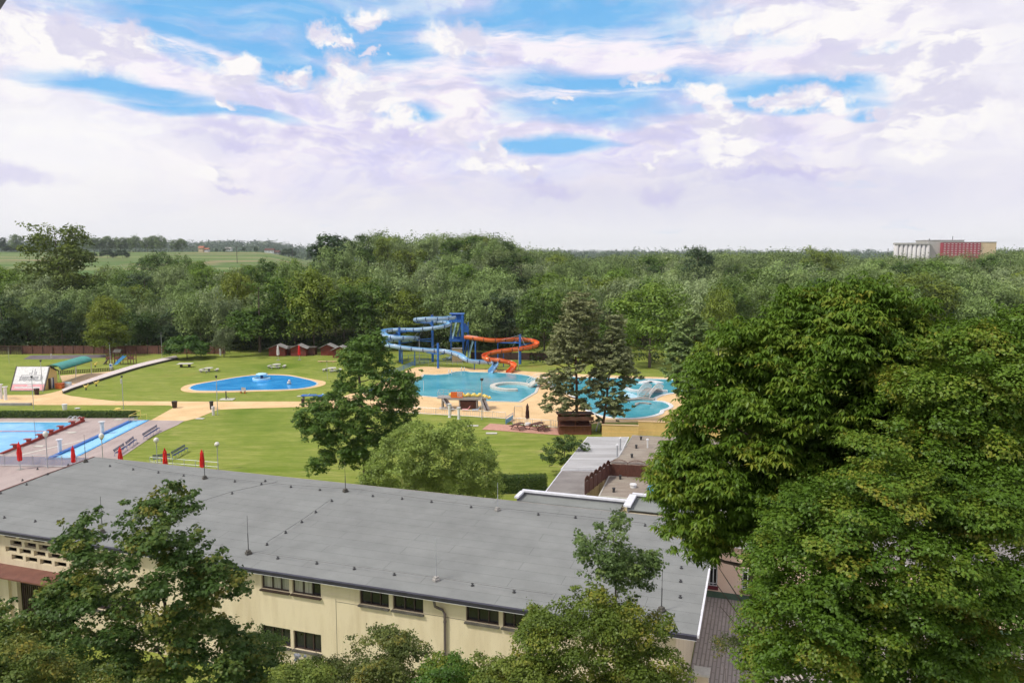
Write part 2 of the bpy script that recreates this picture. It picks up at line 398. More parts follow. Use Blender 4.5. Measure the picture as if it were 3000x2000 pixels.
az = mth('ARCTAN2', sx.outputs[0], sx.outputs[1]); el = mth('ARCSINE', sx.outputs[2])
K = 57.2958
cv = N('ShaderNodeCombineXYZ'); L(mth('MULTIPLY', az, K), cv.inputs[0]); L(mth('MULTIPLY', el, K), cv.inputs[1]); P2 = cv.outputs[0]   # degrees
def snoise(vec, scale, det, ro, st=(1, 1, 1), off=(0, 0, 0), rz=0, color=False, lac=2.0):
    mp = N('ShaderNodeMapping'); mp.inputs['Scale'].default_value = st; mp.inputs['Location'].default_value = off; mp.inputs['Rotation'].default_value = (0, 0, rz); L(vec, mp.inputs[0])
    n = N('ShaderNodeTexNoise'); n.noise_dimensions = '3D'; n.inputs['Scale'].default_value = scale; n.inputs['Detail'].default_value = det
    n.inputs['Roughness'].default_value = ro; n.inputs['Lacunarity'].default_value = lac; L(mp.outputs[0], n.inputs['Vector']); return n.outputs[1 if color else 0]
def warp(vec, scale, amp, det=6, ro=.6, st=(1, 1, 1)):
    c = snoise(vec, scale, det, ro, st, color=True)
    c = vmt('SUBTRACT', c, (.5, .5, .5)); c = vmt('MULTIPLY', c, (amp, amp * .7, 0)); return vmt('ADD', vec, c)
def azel(px, py):
    d = ray(px, py); return (math.degrees(atan2(d[0], d[1])), math.degrees(atan2(d[2], hypot(d[0], d[1]))))
def blob(vec, px, py, rx, ry, rot=0, i0=1.25, i1=.55):   # soft elliptical cloud field in azimuth and elevation
    a, e = azel(px, py); k = 1 / 41.5     # degrees per pixel of the photograph (mean)
    v = vmt('SUBTRACT', vec, (a, e, 0))
    if rot:
        mp = N('ShaderNodeMapping'); mp.vector_type = 'POINT'; mp.inputs['Rotation'].default_value = (0, 0, radians(rot)); L(v, mp.inputs[0]); v = mp.outputs[0]
    v = vmt('MULTIPLY', v, (1 / (rx * k), 1 / (ry * k), 0))
    return mrng(vmt('LENGTH', v), i0, i1)
def union(l):
    o = l[0]
    for x in l[1:]: o = mth('MAXIMUM', o, x)
    return o
Wc = warp(P2, .42, 5.4, 10, .62)            # ragged cumulus edges
Ws = warp(P2, .09, 9.0, 5, .55, (1, 2.4, 1))  # soft streaky edges
sky = N('ShaderNodeTexSky'); sky.sky_type = 'NISHITA'; sky.sun_disc = False; sky.sun_elevation = SUN_EL; sky.sun_rotation = SUN_AZ
sky.air_density = 1.0; sky.dust_density = .6; sky.ozone_density = 3
nsk = vmt('MULTIPLY', sky.outputs[0], (SKYS, SKYS * 1.0, SKYS * 1.0))
# azure of the gaps between the clouds, over the physical sky
blue = mixc(.75, nsk, (.125, .54, 1.0))
Wg = warp(P2, .07, 6.0, 6, .52, (1, 2.6, 1))
gaps = union([blob(Wg, *g, 1.35, .3) for g in [
    (760, 20, 720, 110, 0), (560, 120, 330, 60, 8), (800, 160, 330, 70, 10), (1060, 120, 380, 110, 6), (1620, 40, 560, 85, 0), (2080, 70, 300, 70, 0),
    (1840, 245, 500, 50, 0), (2330, 245, 330, 46, 0), (1720, 310, 330, 60, 0), (2300, 300, 330, 30, 0), (2560, 318, 80, 26, 0), (400, 268, 300, 42, 5), (540, 318, 220, 26, 0),
    (1590, 422, 250, 34, 0), (2600, 130, 80, 26, 0), (720, 335, 160, 24, 6), (1180, 330, 120, 24, 0)]])
# thin veil in long streaks
st1 = snoise(Wg, .10, 8, .55, (1, 6.5, 1), (3, 1, 0), radians(7)); st2 = snoise(Wg, .26, 8, .58, (1, 5.0, 1), (9, 4, 0), radians(-4))
veil = mth('ADD', mth('MULTIPLY', st1, 1.5), mth('MULTIPLY', st2, .9))           # about 1.2
v1 = mth('SUBTRACT', mth('ADD', veil, -.04), mth('MULTIPLY', gaps, 1.3))
vm = mrng(v1, -.18, .92, .08, 1, sm=False)
nv = snoise(Ws, .07, 5, .6, (1, 1.8, 1), (7, 2, 0)); nv2 = snoise(Ws, .22, 8, .58, (1, 2.6, 1), (2, 8, 0))
vc = mixc(mrng(nv, .40, .66), (.70, .68, .93), (.95, .875, .945)); vc = mixc(mrng(nv2, .45, .72), vc, (.97, .915, .955))
ra = snoise(Ws, .2, 7, .56, (1, 1.9, 1), (1, 1, 0)); rb = snoise(vmt('ADD', Ws, (-1.1, 1.0, 0)), .2, 7, .56, (1, 1.9, 1), (1, 1, 0)); rel = mth('SUBTRACT', ra, rb); relh = mrng(mth('MULTIPLY', el, K), 3, 11, .25, 1)
vc = mixc(mth('MULTIPLY', relh, mrng(rel, -.02, .11, 0, .8)), vc, (1.0, .975, .975)); vc = mixc(mth('MULTIPLY', relh, mrng(rel, .0, -.13, 0, .55)), vc, (.60, .585, .80))
vc = mixc(mth('MULTIPLY', blob(Ws, 100, 430, 620, 260, 0, 1.3, .2), .8), vc, (1.0, .99, .985)); vc = mixc(mth('MULTIPLY', blob(Ws, 2900, 300, 380, 460, 0, 1.3, .3), .75), vc, (.93, .91, .95))
vc = mixc(mth('MULTIPLY', blob(Ws, 1150, 680, 1800, 150, 0, 1.3, .2), .7), vc, (.87, .86, .885)); vc = mixc(mth('MULTIPLY', blob(Ws, 2100, 590, 900, 140, 0, 1.3, .2), .6), vc, (.73, .73, .86))
vc = mixc(mth('MULTIPLY', blob(Ws, 1500, 480, 330, 80, 0, 1.3, .2), .4), vc, (.62, .68, .95))
hz = mrng(mth('MULTIPLY', el, K), 4.6, .2)
vc = mixc(hz, vc, (.955, .95, .965)); vm = mth('MAXIMUM', vm, hz)
c = mixc(vm, blue, vc)
# brighter streaks of cirrus
stw = union([blob(Wg, *g, 1.35, .2) for g in [(1680, 130, 480, 52, 0), (1960, 165, 360, 40, 0), (1300, 225, 260, 30, 0), (1560, 278, 150, 14, 0), (1450, 95, 180, 26, 0), (560, 150, 420, 22, 14), (780, 200, 300, 18, 14), (450, 215, 220, 26, 8), (1750, 262, 260, 10, 0)]])
c = mixc(mth('MULTIPLY', stw, mrng(st2, .34, .62, .15, 1)), c, (.98, .92, .985))
# lilac shade
lil = union([blob(Wc, *g, 1.5, .2) for g in [(1935, 560, 70, 40, 0), (1620, 560, 90, 20, 0), (2300, 500, 200, 14, 0), (1140, 385, 120, 34, 0), (1085, 300, 50, 50, 0), (270, 92, 120, 34, 0), (690, 560, 40, 11, 0), (660, 370, 150, 26, 0), (900, 395, 110, 20, 0), (1590, 540, 80, 18, 0), (60, 520, 110, 30, 0), (2130, 482, 90, 12, 0), (700, 415, 80, 16, 0)]])
c = mixc(mth('MULTIPLY', lil, .48), c, (.56, .53, .84))
CB = [(60, 95, 180, 60), (150, 155, 170, 42), (300, 110, 110, 34), (390, 130, 60, 22), (1085, 52, 62, 26), (960, 105, 52, 28), (1000, 130, 36, 16), (1085, 156, 26, 12),
    (700, 200, 50, 32), (855, 240, 48, 24), (680, 292, 26, 16), (1010, 215, 66, 52), (1005, 275, 75, 56), (1085, 290, 80, 40), (1165, 335, 60, 34), (1225, 385, 26, 18),
    (1340, 125, 100, 42), (1885, 230, 72, 20), (1655, 288, 28, 11), (2060, 268, 66, 28), (2105, 315, 38, 46), (2340, 282, 100, 40), (2270, 290, 60, 28), (2440, 310, 60, 38), (2570, 335, 44, 24),
    (2540, 185, 130, 30), (2700, 160, 170, 60), (2700, 240, 110, 60), (2780, 320, 140, 70), (2620, 385, 70, 30), (2700, 430, 80, 26),
    (2130, 450, 80, 36), (1890, 486, 40, 18), (1950, 458, 30, 16), (1440, 425, 40, 50), (1440, 475, 90, 36), (1545, 490, 46, 26), (640, 520, 62, 20), (2120, 380, 110, 40), (2350, 60, 330, 60)]
cum = union([blob(Wc, *g, 0, 1.38, .5) for g in CB])
cn = snoise(Wc, .55, 6, .6, (1, 1.3, 1), (4, 4, 0))
cc = mixc(mrng(rel, .06, -.07, 0, .9), (1.0, .975, .97), (.72, .70, .86)); cc = mixc(mrng(cn, .5, .3, 0, .6), cc, (.86, .83, .95))
c = mixc(mth('MULTIPLY', cum, mrng(cn, .22, .42, .6, 1)), c, cc)
bg = N('ShaderNodeBackground'); L(c, bg.inputs[0]); bg.inputs[1].default_value = SKYM; ow = N('ShaderNodeOutputWorld')
# the rest of the dome (overhead, sides and behind): the same broken cloud in a plainer form
n0 = N('ShaderNodeTexNoise'); n0.inputs['Scale'].default_value = 2.2; n0.inputs['Detail'].default_value = 4; L(tc.outputs['Generated'], n0.inputs['Vector'])
c0_ = mixc(mrng(n0.outputs[0], .36, .56), nsk, (.88, .85, .94)); bg0 = N('ShaderNodeBackground'); L(c0_, bg0.inputs[0]); bg0.inputs[1].default_value = SKYM
wz = mth('MULTIPLY', mrng(mth('MULTIPLY', el, K), 36, 28), mrng(mth('ABSOLUTE', mth('MULTIPLY', az, K)), 56, 46))
ms = N('ShaderNodeMixShader'); L(wz, ms.inputs[0]); L(bg0.outputs[0], ms.inputs[1]); L(bg.outputs[0], ms.inputs[2]); L(ms.outputs[0], ow.inputs[0])
w.cycles.sampling_method = 'MANUAL'; w.cycles.sample_map_resolution = 512
if HAZE:
    hb = MB(); hb.box((0, 3240, 70), (25400, 6700, 160)); h = hb.build('haze', 'white'); h['kind'] = 'stuff'
    hm, hnt, ho = new_mat('air_haze'); pv = hnt.nodes.new('ShaderNodeVolumePrincipled'); pv.inputs['Density'].default_value = HAZE
    pv.inputs['Color'].default_value = (.86, .92, 1, 1); hnt.links.new(pv.outputs[0], ho.inputs['Volume']); h.data.materials.clear(); h.data.materials.append(hm)
# ================================================================ ground
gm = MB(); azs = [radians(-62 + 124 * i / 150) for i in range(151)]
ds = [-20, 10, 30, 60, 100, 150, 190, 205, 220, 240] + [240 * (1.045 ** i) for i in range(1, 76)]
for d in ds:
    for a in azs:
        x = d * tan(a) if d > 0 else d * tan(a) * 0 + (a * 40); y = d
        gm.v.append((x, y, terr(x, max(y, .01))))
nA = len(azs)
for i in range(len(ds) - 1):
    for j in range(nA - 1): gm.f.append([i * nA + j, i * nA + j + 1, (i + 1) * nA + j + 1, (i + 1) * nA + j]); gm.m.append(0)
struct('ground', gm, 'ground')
def sheet(name, pts, z, m, world=False, hh=None):
    b = MB(); b.prism(pts if world else PG(pts), z - (hh or .03), z); return struct(name, b, m)
# resin path and pool deck
sheet('path', [(-300, 1159), (118, 1157), (150, 1151), (186, 1141), (182, 1153), (204, 1159), (270, 1168), (340, 1175), (560, 1176), (905, 1176), (1000, 1163), (1080, 1135), (1165, 1095), (1218, 1076), (1243, 1074), (1350, 1077), (1457, 1083), (1565, 1089),
    (1700, 1096), (1943, 1105), (2120, 1110), (2200, 1180), (2200, 1232), (1964, 1234), (1764, 1238), (1640, 1254), (1505, 1240), (1480, 1226), (1368, 1219), (1233, 1212), (1100, 1200), (905, 1191), (704, 1197), (637, 1200), (618, 1208), (580, 1224), (538, 1234), (440, 1232),
    (507, 1195), (508, 1191), (497, 1187), (95, 1186), (-300, 1186)], .03, 'path')
sheet('pavement', [(-500, 1222), (393, 1222), (393, 1228), (440, 1231), (540, 1233), (520, 1245), (447, 1278), (400, 1310), (340, 1350), (260, 1400), (-100, 1480), (-900, 1560)], .05, 'pave')
sheet('patio', [(1412, 1258), (1435, 1241), (1640, 1255), (1640, 1275)], .06, 'brickpave')
sheet('playing_court', [(68, 1052), (90, 1041), (318, 1038.5), (306, 1047), (230, 1050), (150, 1052)], .03, 'asphalt')
sheet('sandpit_floor', [(176, 1100), (300, 1090), (336, 1086), (225, 1130), (186, 1130)], .03, 'sand')
YD = MB(); YD.prism([(y_, -x_) for x_, y_ in [(4, -40), (40, -40), (40, 21), (-1, 21), (-1, -1)]], -.03, .04)
yo = YD.build('courtyard', 'yard'); yo['kind'] = 'structure'; yo.location = (8.94, 35.33, 0); yo.rotation_euler = (0, 0, atan2(-.315, .949) + pi / 2)
# pools -----------------------------------------------------------------
def pool(name, pts, wm, coping, cw, closed_k=5, label='', z=.06, smooth=True, pz=.12):
    poly = PG(pts)
    if smooth: poly = catmull(poly, closed_k, True)
    b = MB(); b.prism(poly, z - .04, z); o = struct(name, b, wm)
    if coping:
        b = MB(); b.ring(poly, offset(poly, cw), 0.0, pz); cpg = struct(name + '_edge', b, coping)
    return poly
main_pts = [(1174, 1150), (1205, 1125), (1238, 1105), (1243, 1098), (1275, 1099), (1310, 1097), (1335, 1090), (1361, 1088), (1381, 1091), (1420, 1092), (1457, 1092), (1526, 1098), (1547, 1102), (1570, 1111), (1574, 1130), (1566, 1150), (1519, 1178), (1412, 1175), (1318, 1167), (1223, 1159), (1182, 1155)]
pool('swimming_pool_water', main_pts, 'water', 'palestone', .5, 3, smooth=False)
sec = [(1640, 1102), (1700, 1107), (1800, 1109), (1893, 1111), (1960, 1113), (2010, 1120), (2020, 1138), (1985, 1150), (1945, 1155), (1915, 1166), (1914, 1175), (1939, 1178), (1959, 1187), (1957, 1195), (1935, 1203), (1929, 1212), (1890, 1222), (1830, 1226), (1768, 1219), (1730, 1205), (1712, 1188), (1690, 1165), (1660, 1150), (1630, 1140), (1615, 1120)]
pool('adventure_pool_water', sec, 'water', 'white', .7, 4)
pad_in = [(180, 590), (215, 565), (300, 545), (420, 525), (560, 500), (700, 480), (800, 472), (900, 470), (1000, 472), (1100, 480), (1200, 500), (1290, 522), (1340, 545), (1320, 565), (1250, 582), (1150, 595), (1000, 602), (800, 606), (500, 612), (300, 612), (220, 606)]
pad_out = [(92, 597), (120, 570), (190, 550), (300, 532), (420, 514), (560, 490), (700, 470), (800, 462), (900, 459), (1000, 460), (1110, 468), (1250, 495), (1400, 522), (1425, 541), (1400, 562), (1300, 585), (1150, 604), (1000, 612), (800, 617), (500, 626), (250, 628), (130, 618)]
cv2 = lambda l: [(500 + a / 3.136, 950 + b / 3.136) for a, b in l]
pi_ = catmull(PG(cv2(pad_in)), 4, True); po_ = catmull(PG(cv2(pad_out)), 4, True)
b = MB(); b.prism(po_, 0, .06); struct('paddling_pool_surround', b, 'path')
b = MB(); b.prism(offset(pi_, .35), .0, .11); struct('paddling_pool_edge', b, 'palestone')
b = MB(); b.prism(pi_, .02, .125); struct('paddling_pool_water', b, 'waterblue')
sp_ = [G(-420, 1238.6)[:2], G(223, 1239)[:2], G(8, 1331)[:2], G(-620, 1331)[:2]]
b = MB(); b.prism(sp_, .02, .09); struct('lap_pool_water', b, 'watersport')
b = MB(); b.ring(sp_, offset(sp_, .8), 0, .14); struct('lap_pool_edge', b, 'palestone')
tr = PG([(383, 1235), (430, 1232), (205, 1346), (140, 1346)])
b = MB(); b.prism(tr, .02, .085); struct('foot_bath_water', b, 'watertrough')
b = MB(); b.ring(tr, offset(tr, .35), 0, .12); struct('foot_bath_edge', b, 'skyblue')
b = MB(); g0, g1 = G(381, 1236.5), G(141, 1347.5); b.beam((g0[0], g0[1], .1), (g1[0], g1[1], .1), .55, .32); struct('foot_bath_wall', b, 'darkblue')
b = MB(); g0, g1 = G(60, 1333), G(250, 1288); 
b.beam((g0[0], g0[1], .055), (g1[0], g1[1], .055), .4, .012); struct('drain_channel', b, 'palestone')
# ================================================================ foliage
rs = np.random.default_rng(11)
TEMPL = {
 'quad': (np.array([(0, -.5, 0), (.33, 0, .06), (0, .5, 0), (-.33, 0, .06)]), [4]),
 'long': (np.array([(0, 0, 0), (.17, .42, .03), (0, 1, -.12), (-.17, .42, .03)]), [4]),
 'needle': (np.array([(-.5, -.05, 0), (.5, -.05, 0), (.5, .05, 0), (-.5, .05, 0)]), [4]),
 'tuft': (np.array([(0, -.5, 0), (.5, -.12, 0), (.12, .5, 0), (-.5, .2, 0)]), [4]),
 'maple': (np.array([(0, -.42, 0), (.16, -.2, .02), (.46, -.12, -.03), (.22, .06, .02), (.3, .36, -.03), (.08, .24, .02), (0, .6, -.03), (-.08, .24, .02), (-.3, .36, -.03), (-.22, .06, .02), (-.46, -.12, -.03), (-.16, -.2, .02)]), [12]),
}
def unit(a): return a / np.maximum(np.linalg.norm(a, axis=1, keepdims=True), 1e-9)
def leaf_mesh(name, cen, nrm, size, shape, tint, m, tan_=None):
    T, cnt = TEMPL[shape]; n = len(cen); k = len(T)
    nrm = unit(nrm)
    if tan_ is None: tan_ = rs.normal(size=(n, 3))
    t = tan_ - nrm * np.sum(tan_ * nrm, axis=1, keepdims=True); t = unit(t); b = np.cross(t, nrm)
    s = size.reshape(-1, 1, 1) if isinstance(size, np.ndarray) else size
    V = cen[:, None, :] + s * (T[None, :, 0:1] * b[:, None, :] + T[None, :, 1:2] * t[:, None, :] + T[None, :, 2:3] * nrm[:, None, :])
    me = bpy.data.meshes.new(name); me.vertices.add(n * k); me.vertices.foreach_set('co', V.reshape(-1).astype(np.float32))
    me.loops.add(n * k); me.loops.foreach_set('vertex_index', np.arange(n * k, dtype=np.int32))
    me.polygons.add(n); me.polygons.foreach_set('loop_start', np.arange(0, n * k, k, dtype=np.int32))
    me.update(calc_edges=True)
    at = me.attributes.new('tint', 'FLOAT', 'FACE'); at.data.foreach_set('value', np.clip(tint, 0, 1).astype(np.float32))
    me.materials.append(M[m]); me.validate(); return me
def clump_leaves(cl, per, jit=.35, up=.45, shell=(.7, 1.05), lower=.25, flat=None):
    """cl: (n,6) centre + radii; leaves on the outside of every clump, more of them on its upper side"""
    cen = []; nrm = []; tin = []
    area = (cl[:, 3] * cl[:, 4] + cl[:, 4] * cl[:, 5] + cl[:, 3] * cl[:, 5])
    w_ = area / area.mean()
    for c, wk in zip(cl, w_):
        n = max(4, int(per * wk)); d = unit(rs.normal(size=(n, 3)))
        fl = (d[:, 2] < 0) & (rs.random(n) > lower); d[fl, 2] *= -1
        r = rs.uniform(shell[0], shell[1], size=(n, 1)); ph = rs.uniform(0, 6.28, 3); az_ = np.arctan2(d[:, 1], d[:, 0])
        r = r * (1 + .24 * np.sin(az_ * 3 + ph[0]) + .16 * np.sin(az_ * 5 + ph[1]) + .15 * np.sin(d[:, 2] * 6 + ph[2]))[:, None]
        off_ = d * r * c[3:6]; tl = rs.normal(size=2) * .28; off_[:, 2] += off_[:, 0] * tl[0] + off_[:, 1] * tl[1]
        cen.append(c[:3] + off_)
        nn = d / c[3:6]; nn = unit(nn) + np.array([0, 0, up]) + rs.normal(size=(n, 3)) * jit
        nrm.append(nn); base = rs.random(); tin.append(base * .72 + rs.random(n) * .28)
    return np.concatenate(cen), np.concatenate(nrm), np.concatenate(tin)
def limbs(H_, r0, cl, nmax=14, bend=.15, lean=(0, 0), base=(0, 0, 0), top=.8, fork=.25, nseg=4):
    """trunk, then boughs grown outwards: every clump is reached from the nearest wood already there"""
    b = MB(); h = H_ * top; K = 9
    ax = lambda t: (base[0] + lean[0] * t + .02 * H_ * sin(3 * t + 1), base[1] + lean[1] * t, base[2] - .3 * min(1, H_) + (h + .3 * min(1, H_)) * t)
    tr = [ax(i / K) for i in range(K + 1)]; rr = [r0 * (1.25 if i == 0 else 1) * (1 - .82 * i / K) for i in range(K + 1)]
    b.tube(tr, rr, 7)
    P = []; RR = []
    for i in range(K * 3 + 1):
        t = i / (K * 3.0)
        if t > fork * .8: P.append(ax(t)); RR.append(r0 * (1 - .82 * t))
    P = [np.array(p) for p in P]
    idx = list(range(len(cl))); R.shuffle(idx); idx = idx[:nmax]
    c_ = np.array(P); idx.sort(key=lambda i: float(np.min(np.linalg.norm(c_ - cl[i][:3], axis=1))))
    for i in idx:
        q = cl[i][:3]; A = np.array(P); d = A - q; dist = np.sqrt(d[:, 0] ** 2 + d[:, 1] ** 2 + d[:, 2] ** 2); pen = dist + np.maximum(0, d[:, 2] + .25 * dist) * 1.6
        k = int(np.argmin(pen)); p = A[k]; L_ = dist[k]
        if L_ < 1e-3: continue
        r1_ = min(RR[k] * .62, r0 * .4); r2_ = r1_ * .35; pts_ = []; rad_ = []
        jx = np.array([R.uniform(-1, 1), R.uniform(-1, 1), 0]) * .08 * L_
        for m_ in range(nseg + 1):
            t = m_ / nseg; w_ = p + (q - p) * t + jx * sin(pi * t) - np.array([0, 0, bend * .35 * L_ * sin(pi * t)])
            pts_.append(tuple(float(v) for v in w_)); rad_.append(r1_ + (r2_ - r1_) * t)
            if m_: P.append(w_); RR.append(rad_[-1])
        b.tube(pts_, rad_, 5, cap=False)
        for _ in range(2):
            e = (pts_[-1][0] + R.uniform(-1, 1) * float(cl[i][3]) * .8, pts_[-1][1] + R.uniform(-1, 1) * float(cl[i][4]) * .8, pts_[-1][2] + R.uniform(-.1, .9) * float(cl[i][5]))
            b.tube([pts_[-2], e], [r2_ * .9, r2_ * .25], 4, cap=False)
    return b
def crown_clumps(kind, n, seed):
    r = np.random.default_rng(seed); out = []
    for i in range(n):
        if kind == 'round':      # linden / oak: domed crown down to low
            u = r.uniform(-.75, 1); a = r.uniform(0, 2 * pi); rr = sqrt(max(0, 1 - u * u)) * r.uniform(.72, 1.0)
            c = (rr * cos(a) * .36, rr * sin(a) * .36, .53 + u * .39); s = r.uniform(.085, .14); out.append((*c, s, s, s * .8))
        elif kind == 'willow':   # several soft mounds
            if i % 9 == 0: mo = (r.uniform(-.22, .22), r.uniform(-.22, .22), r.uniform(.28, .76), r.uniform(.16, .25))
            u = r.uniform(-.5, 1); a = r.uniform(0, 2 * pi); rr = sqrt(1 - u * u)
            c = (mo[0] + rr * cos(a) * mo[3], mo[1] + rr * sin(a) * mo[3], mo[2] + u * mo[3]); s = r.uniform(.07, .115); out.append((*c, s, s, s * 1.25))
        elif kind == 'oak':
            if i % 6 == 0:
                a = r.uniform(0, 2 * pi); rr = r.uniform(.05, .33); mo = (rr * cos(a), rr * sin(a), r.uniform(.22, .86 - rr * .5), r.uniform(.1, .17))
            u = r.uniform(-.4, 1); a = r.uniform(0, 2 * pi); rr = sqrt(1 - u * u)
            c = (mo[0] + rr * cos(a) * mo[3], mo[1] + rr * sin(a) * mo[3], mo[2] + u * mo[3] * .7); s = r.uniform(.06, .095); out.append((*c, s * 1.1, s * 1.1, s * .75))
        elif kind == 'airy':
            a = r.uniform(0, 2 * pi); u = r.uniform(0, 1); rr = r.uniform(.1, .3) * (1 - .35 * u)
            c = (rr * cos(a), rr * sin(a), .38 + u * .55); s = r.uniform(.045, .085); out.append((*c, s, s, s * .7))
        elif kind == 'poplar':
            u = r.uniform(0, 1); a = r.uniform(0, 2 * pi); rr = .17 * sin(pi * (.12 + .8 * u)) * r.uniform(.6, 1)
            c = (rr * cos(a), rr * sin(a), .18 + u * .78); s = r.uniform(.05, .08); out.append((*c, s, s, s * 1.4))
        elif kind == 'bush':
            u = r.uniform(-.2, 1); a = r.uniform(0, 2 * pi); rr = sqrt(1 - min(1, u * u)) * r.uniform(.8, 1)
            c = (rr * cos(a) * .62, rr * sin(a) * .62, .36 + u * .46); s = r.uniform(.13, .2); out.append((*c, s, s, s * .85))
    return np.array(out)
VAR = {}
def variant(kind, key, n, per, leaf, shape='quad', m='leaf', up=.45, jit=.28, trunk=.02, drop=False, nl=30, top=.8, bark='bark', fork=.25, thr=.25):
    cl = crown_clumps(kind, n, hash(key) % 9999 if False else sum(map(ord, key)) * 7)
    c, nn, t = clump_leaves(cl, per, jit, up, lower=thr)
    if kind in ('round', 'oak', 'willow', 'bush'):     # inner foliage fills the crown; its darker tint paints in the shade inside
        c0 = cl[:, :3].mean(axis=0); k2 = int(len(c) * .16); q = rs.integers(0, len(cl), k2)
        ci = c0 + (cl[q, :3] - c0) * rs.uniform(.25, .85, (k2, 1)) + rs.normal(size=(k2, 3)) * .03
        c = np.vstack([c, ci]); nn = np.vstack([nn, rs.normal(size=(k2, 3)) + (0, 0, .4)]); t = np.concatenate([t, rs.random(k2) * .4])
    tn = None
    if drop: tn = rs.normal(size=c.shape) * .35 + np.array([0, 0, -1.0])
    sz = leaf * rs.uniform(.6, 1.3, len(c))
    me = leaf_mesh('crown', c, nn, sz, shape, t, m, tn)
    tb = limbs(1.0, trunk, cl, nl, top=top, fork=fork)
    tm = bpy.data.meshes.new('trunk'); tm.from_pydata(tb.v, [], tb.f); tm.materials.append(M[bark]); tm.update()
    VAR[key] = (me, tm)
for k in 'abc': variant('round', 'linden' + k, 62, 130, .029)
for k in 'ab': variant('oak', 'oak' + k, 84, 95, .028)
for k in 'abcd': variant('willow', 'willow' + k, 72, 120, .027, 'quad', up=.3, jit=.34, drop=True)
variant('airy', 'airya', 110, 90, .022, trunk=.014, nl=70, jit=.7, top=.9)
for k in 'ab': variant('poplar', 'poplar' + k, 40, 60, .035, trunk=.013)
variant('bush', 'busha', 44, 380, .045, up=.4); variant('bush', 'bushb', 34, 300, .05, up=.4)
def tree(key, loc, h, col, name, label, cat='tree', group=None, rz=None, wide=1.0):
    me, tm = VAR[key]
    o = thing(name, label, cat, loc, R.uniform(0, 6.28) if rz is None else rz, group)
    o.scale = (h * wide, h * wide, h)
    for nm, q in (('trunk', tm), ('crown', me)):
        p = bpy.data.objects.new(nm, q); C.objects.link(p); p.parent = o; p.color = (*col, 1)
    return o
WILL = [(.25, .33, .125), (.215, .30, .10), (.27, .34, .155), (.19, .27, .085)]
DARK = [(.075, .145, .026), (.09, .165, .03), (.065, .12, .03)]
MID = [(.15, .25, .036), (.165, .26, .04), (.12, .20, .036)]
LIGHT = [(.19, .255, .038), (.205, .255, .038)]
BLUISH = [(.075, .125, .055), (.07, .115, .052)]
LM = [(60, 'the fence start'), (210, 'the green roof'), (330, 'the play tower'), (440, 'the fence boards'), (545, 'the round bush'), (650, 'the fence end'), (780, 'the white parasol'), (870, 'the red parasol'), (985, 'the red cabins'), (1110, 'the lawn tree'), (1200, 'the blue slide bend'),
      (1290, 'the blue slide top'), (1360, 'the slide tower'), (1450, 'the orange slide start'), (1540, 'the orange slide bend'), (1650, 'the tall pine'), (1780, 'the leaning pine'), (1900, 'the far pool bank'), (2020, 'the right pine'), (2160, 'the big tree flank'), (2350, 'the big tree top'), (2520, 'the big tree shoulder'), (2650, 'the silos'), (2800, 'the red block'), (2960, 'the right edge')]
NROW = ['front', 'second', 'third', 'fourth', 'fifth', 'sixth', 'seventh', 'eighth', 'ninth', 'tenth', 'eleventh', 'twelfth', 'thirteenth', 'fourteenth']
SEEN = {}
def flabel(px, row, kindw):
    lm = min(LM, key=lambda q: abs(q[0] - px)); side = 'left of' if px < lm[0] - 14 else 'right of' if px > lm[0] + 14 else 'straight behind'
    key = '%s %s %s, %s row' % (kindw, side, lm[1], NROW[min(row, 13)])
    n = SEEN.get(key, 0); SEEN[key] = n + 1
    if n: key += [', deeper in', ', innermost', ', half hidden', ', nearly hidden'][min(n - 1, 3)]
    return key
SKYL = [(0, 772), (90, 778), (130, 776), (400, 780), (415, 742), (550, 740), (575, 775), (650, 785), (740, 774), (800, 778), (850, 775), (905, 740), (935, 698), (1020, 706), (1060, 692), (1110, 684), (1200, 692), (1290, 688), (1400, 684), (1450, 697), (1530, 722), (1640, 734), (1700, 748), (1740, 754), (1860, 752), (1910, 736), (2000, 742), (2035, 732), (2120, 742), (2200, 739), (2260, 744), (2330, 737), (2430, 733), (2480, 748), (2600, 758), (2700, 752), (2750, 744), (2850, 746), (2930, 731), (3000, 734)]
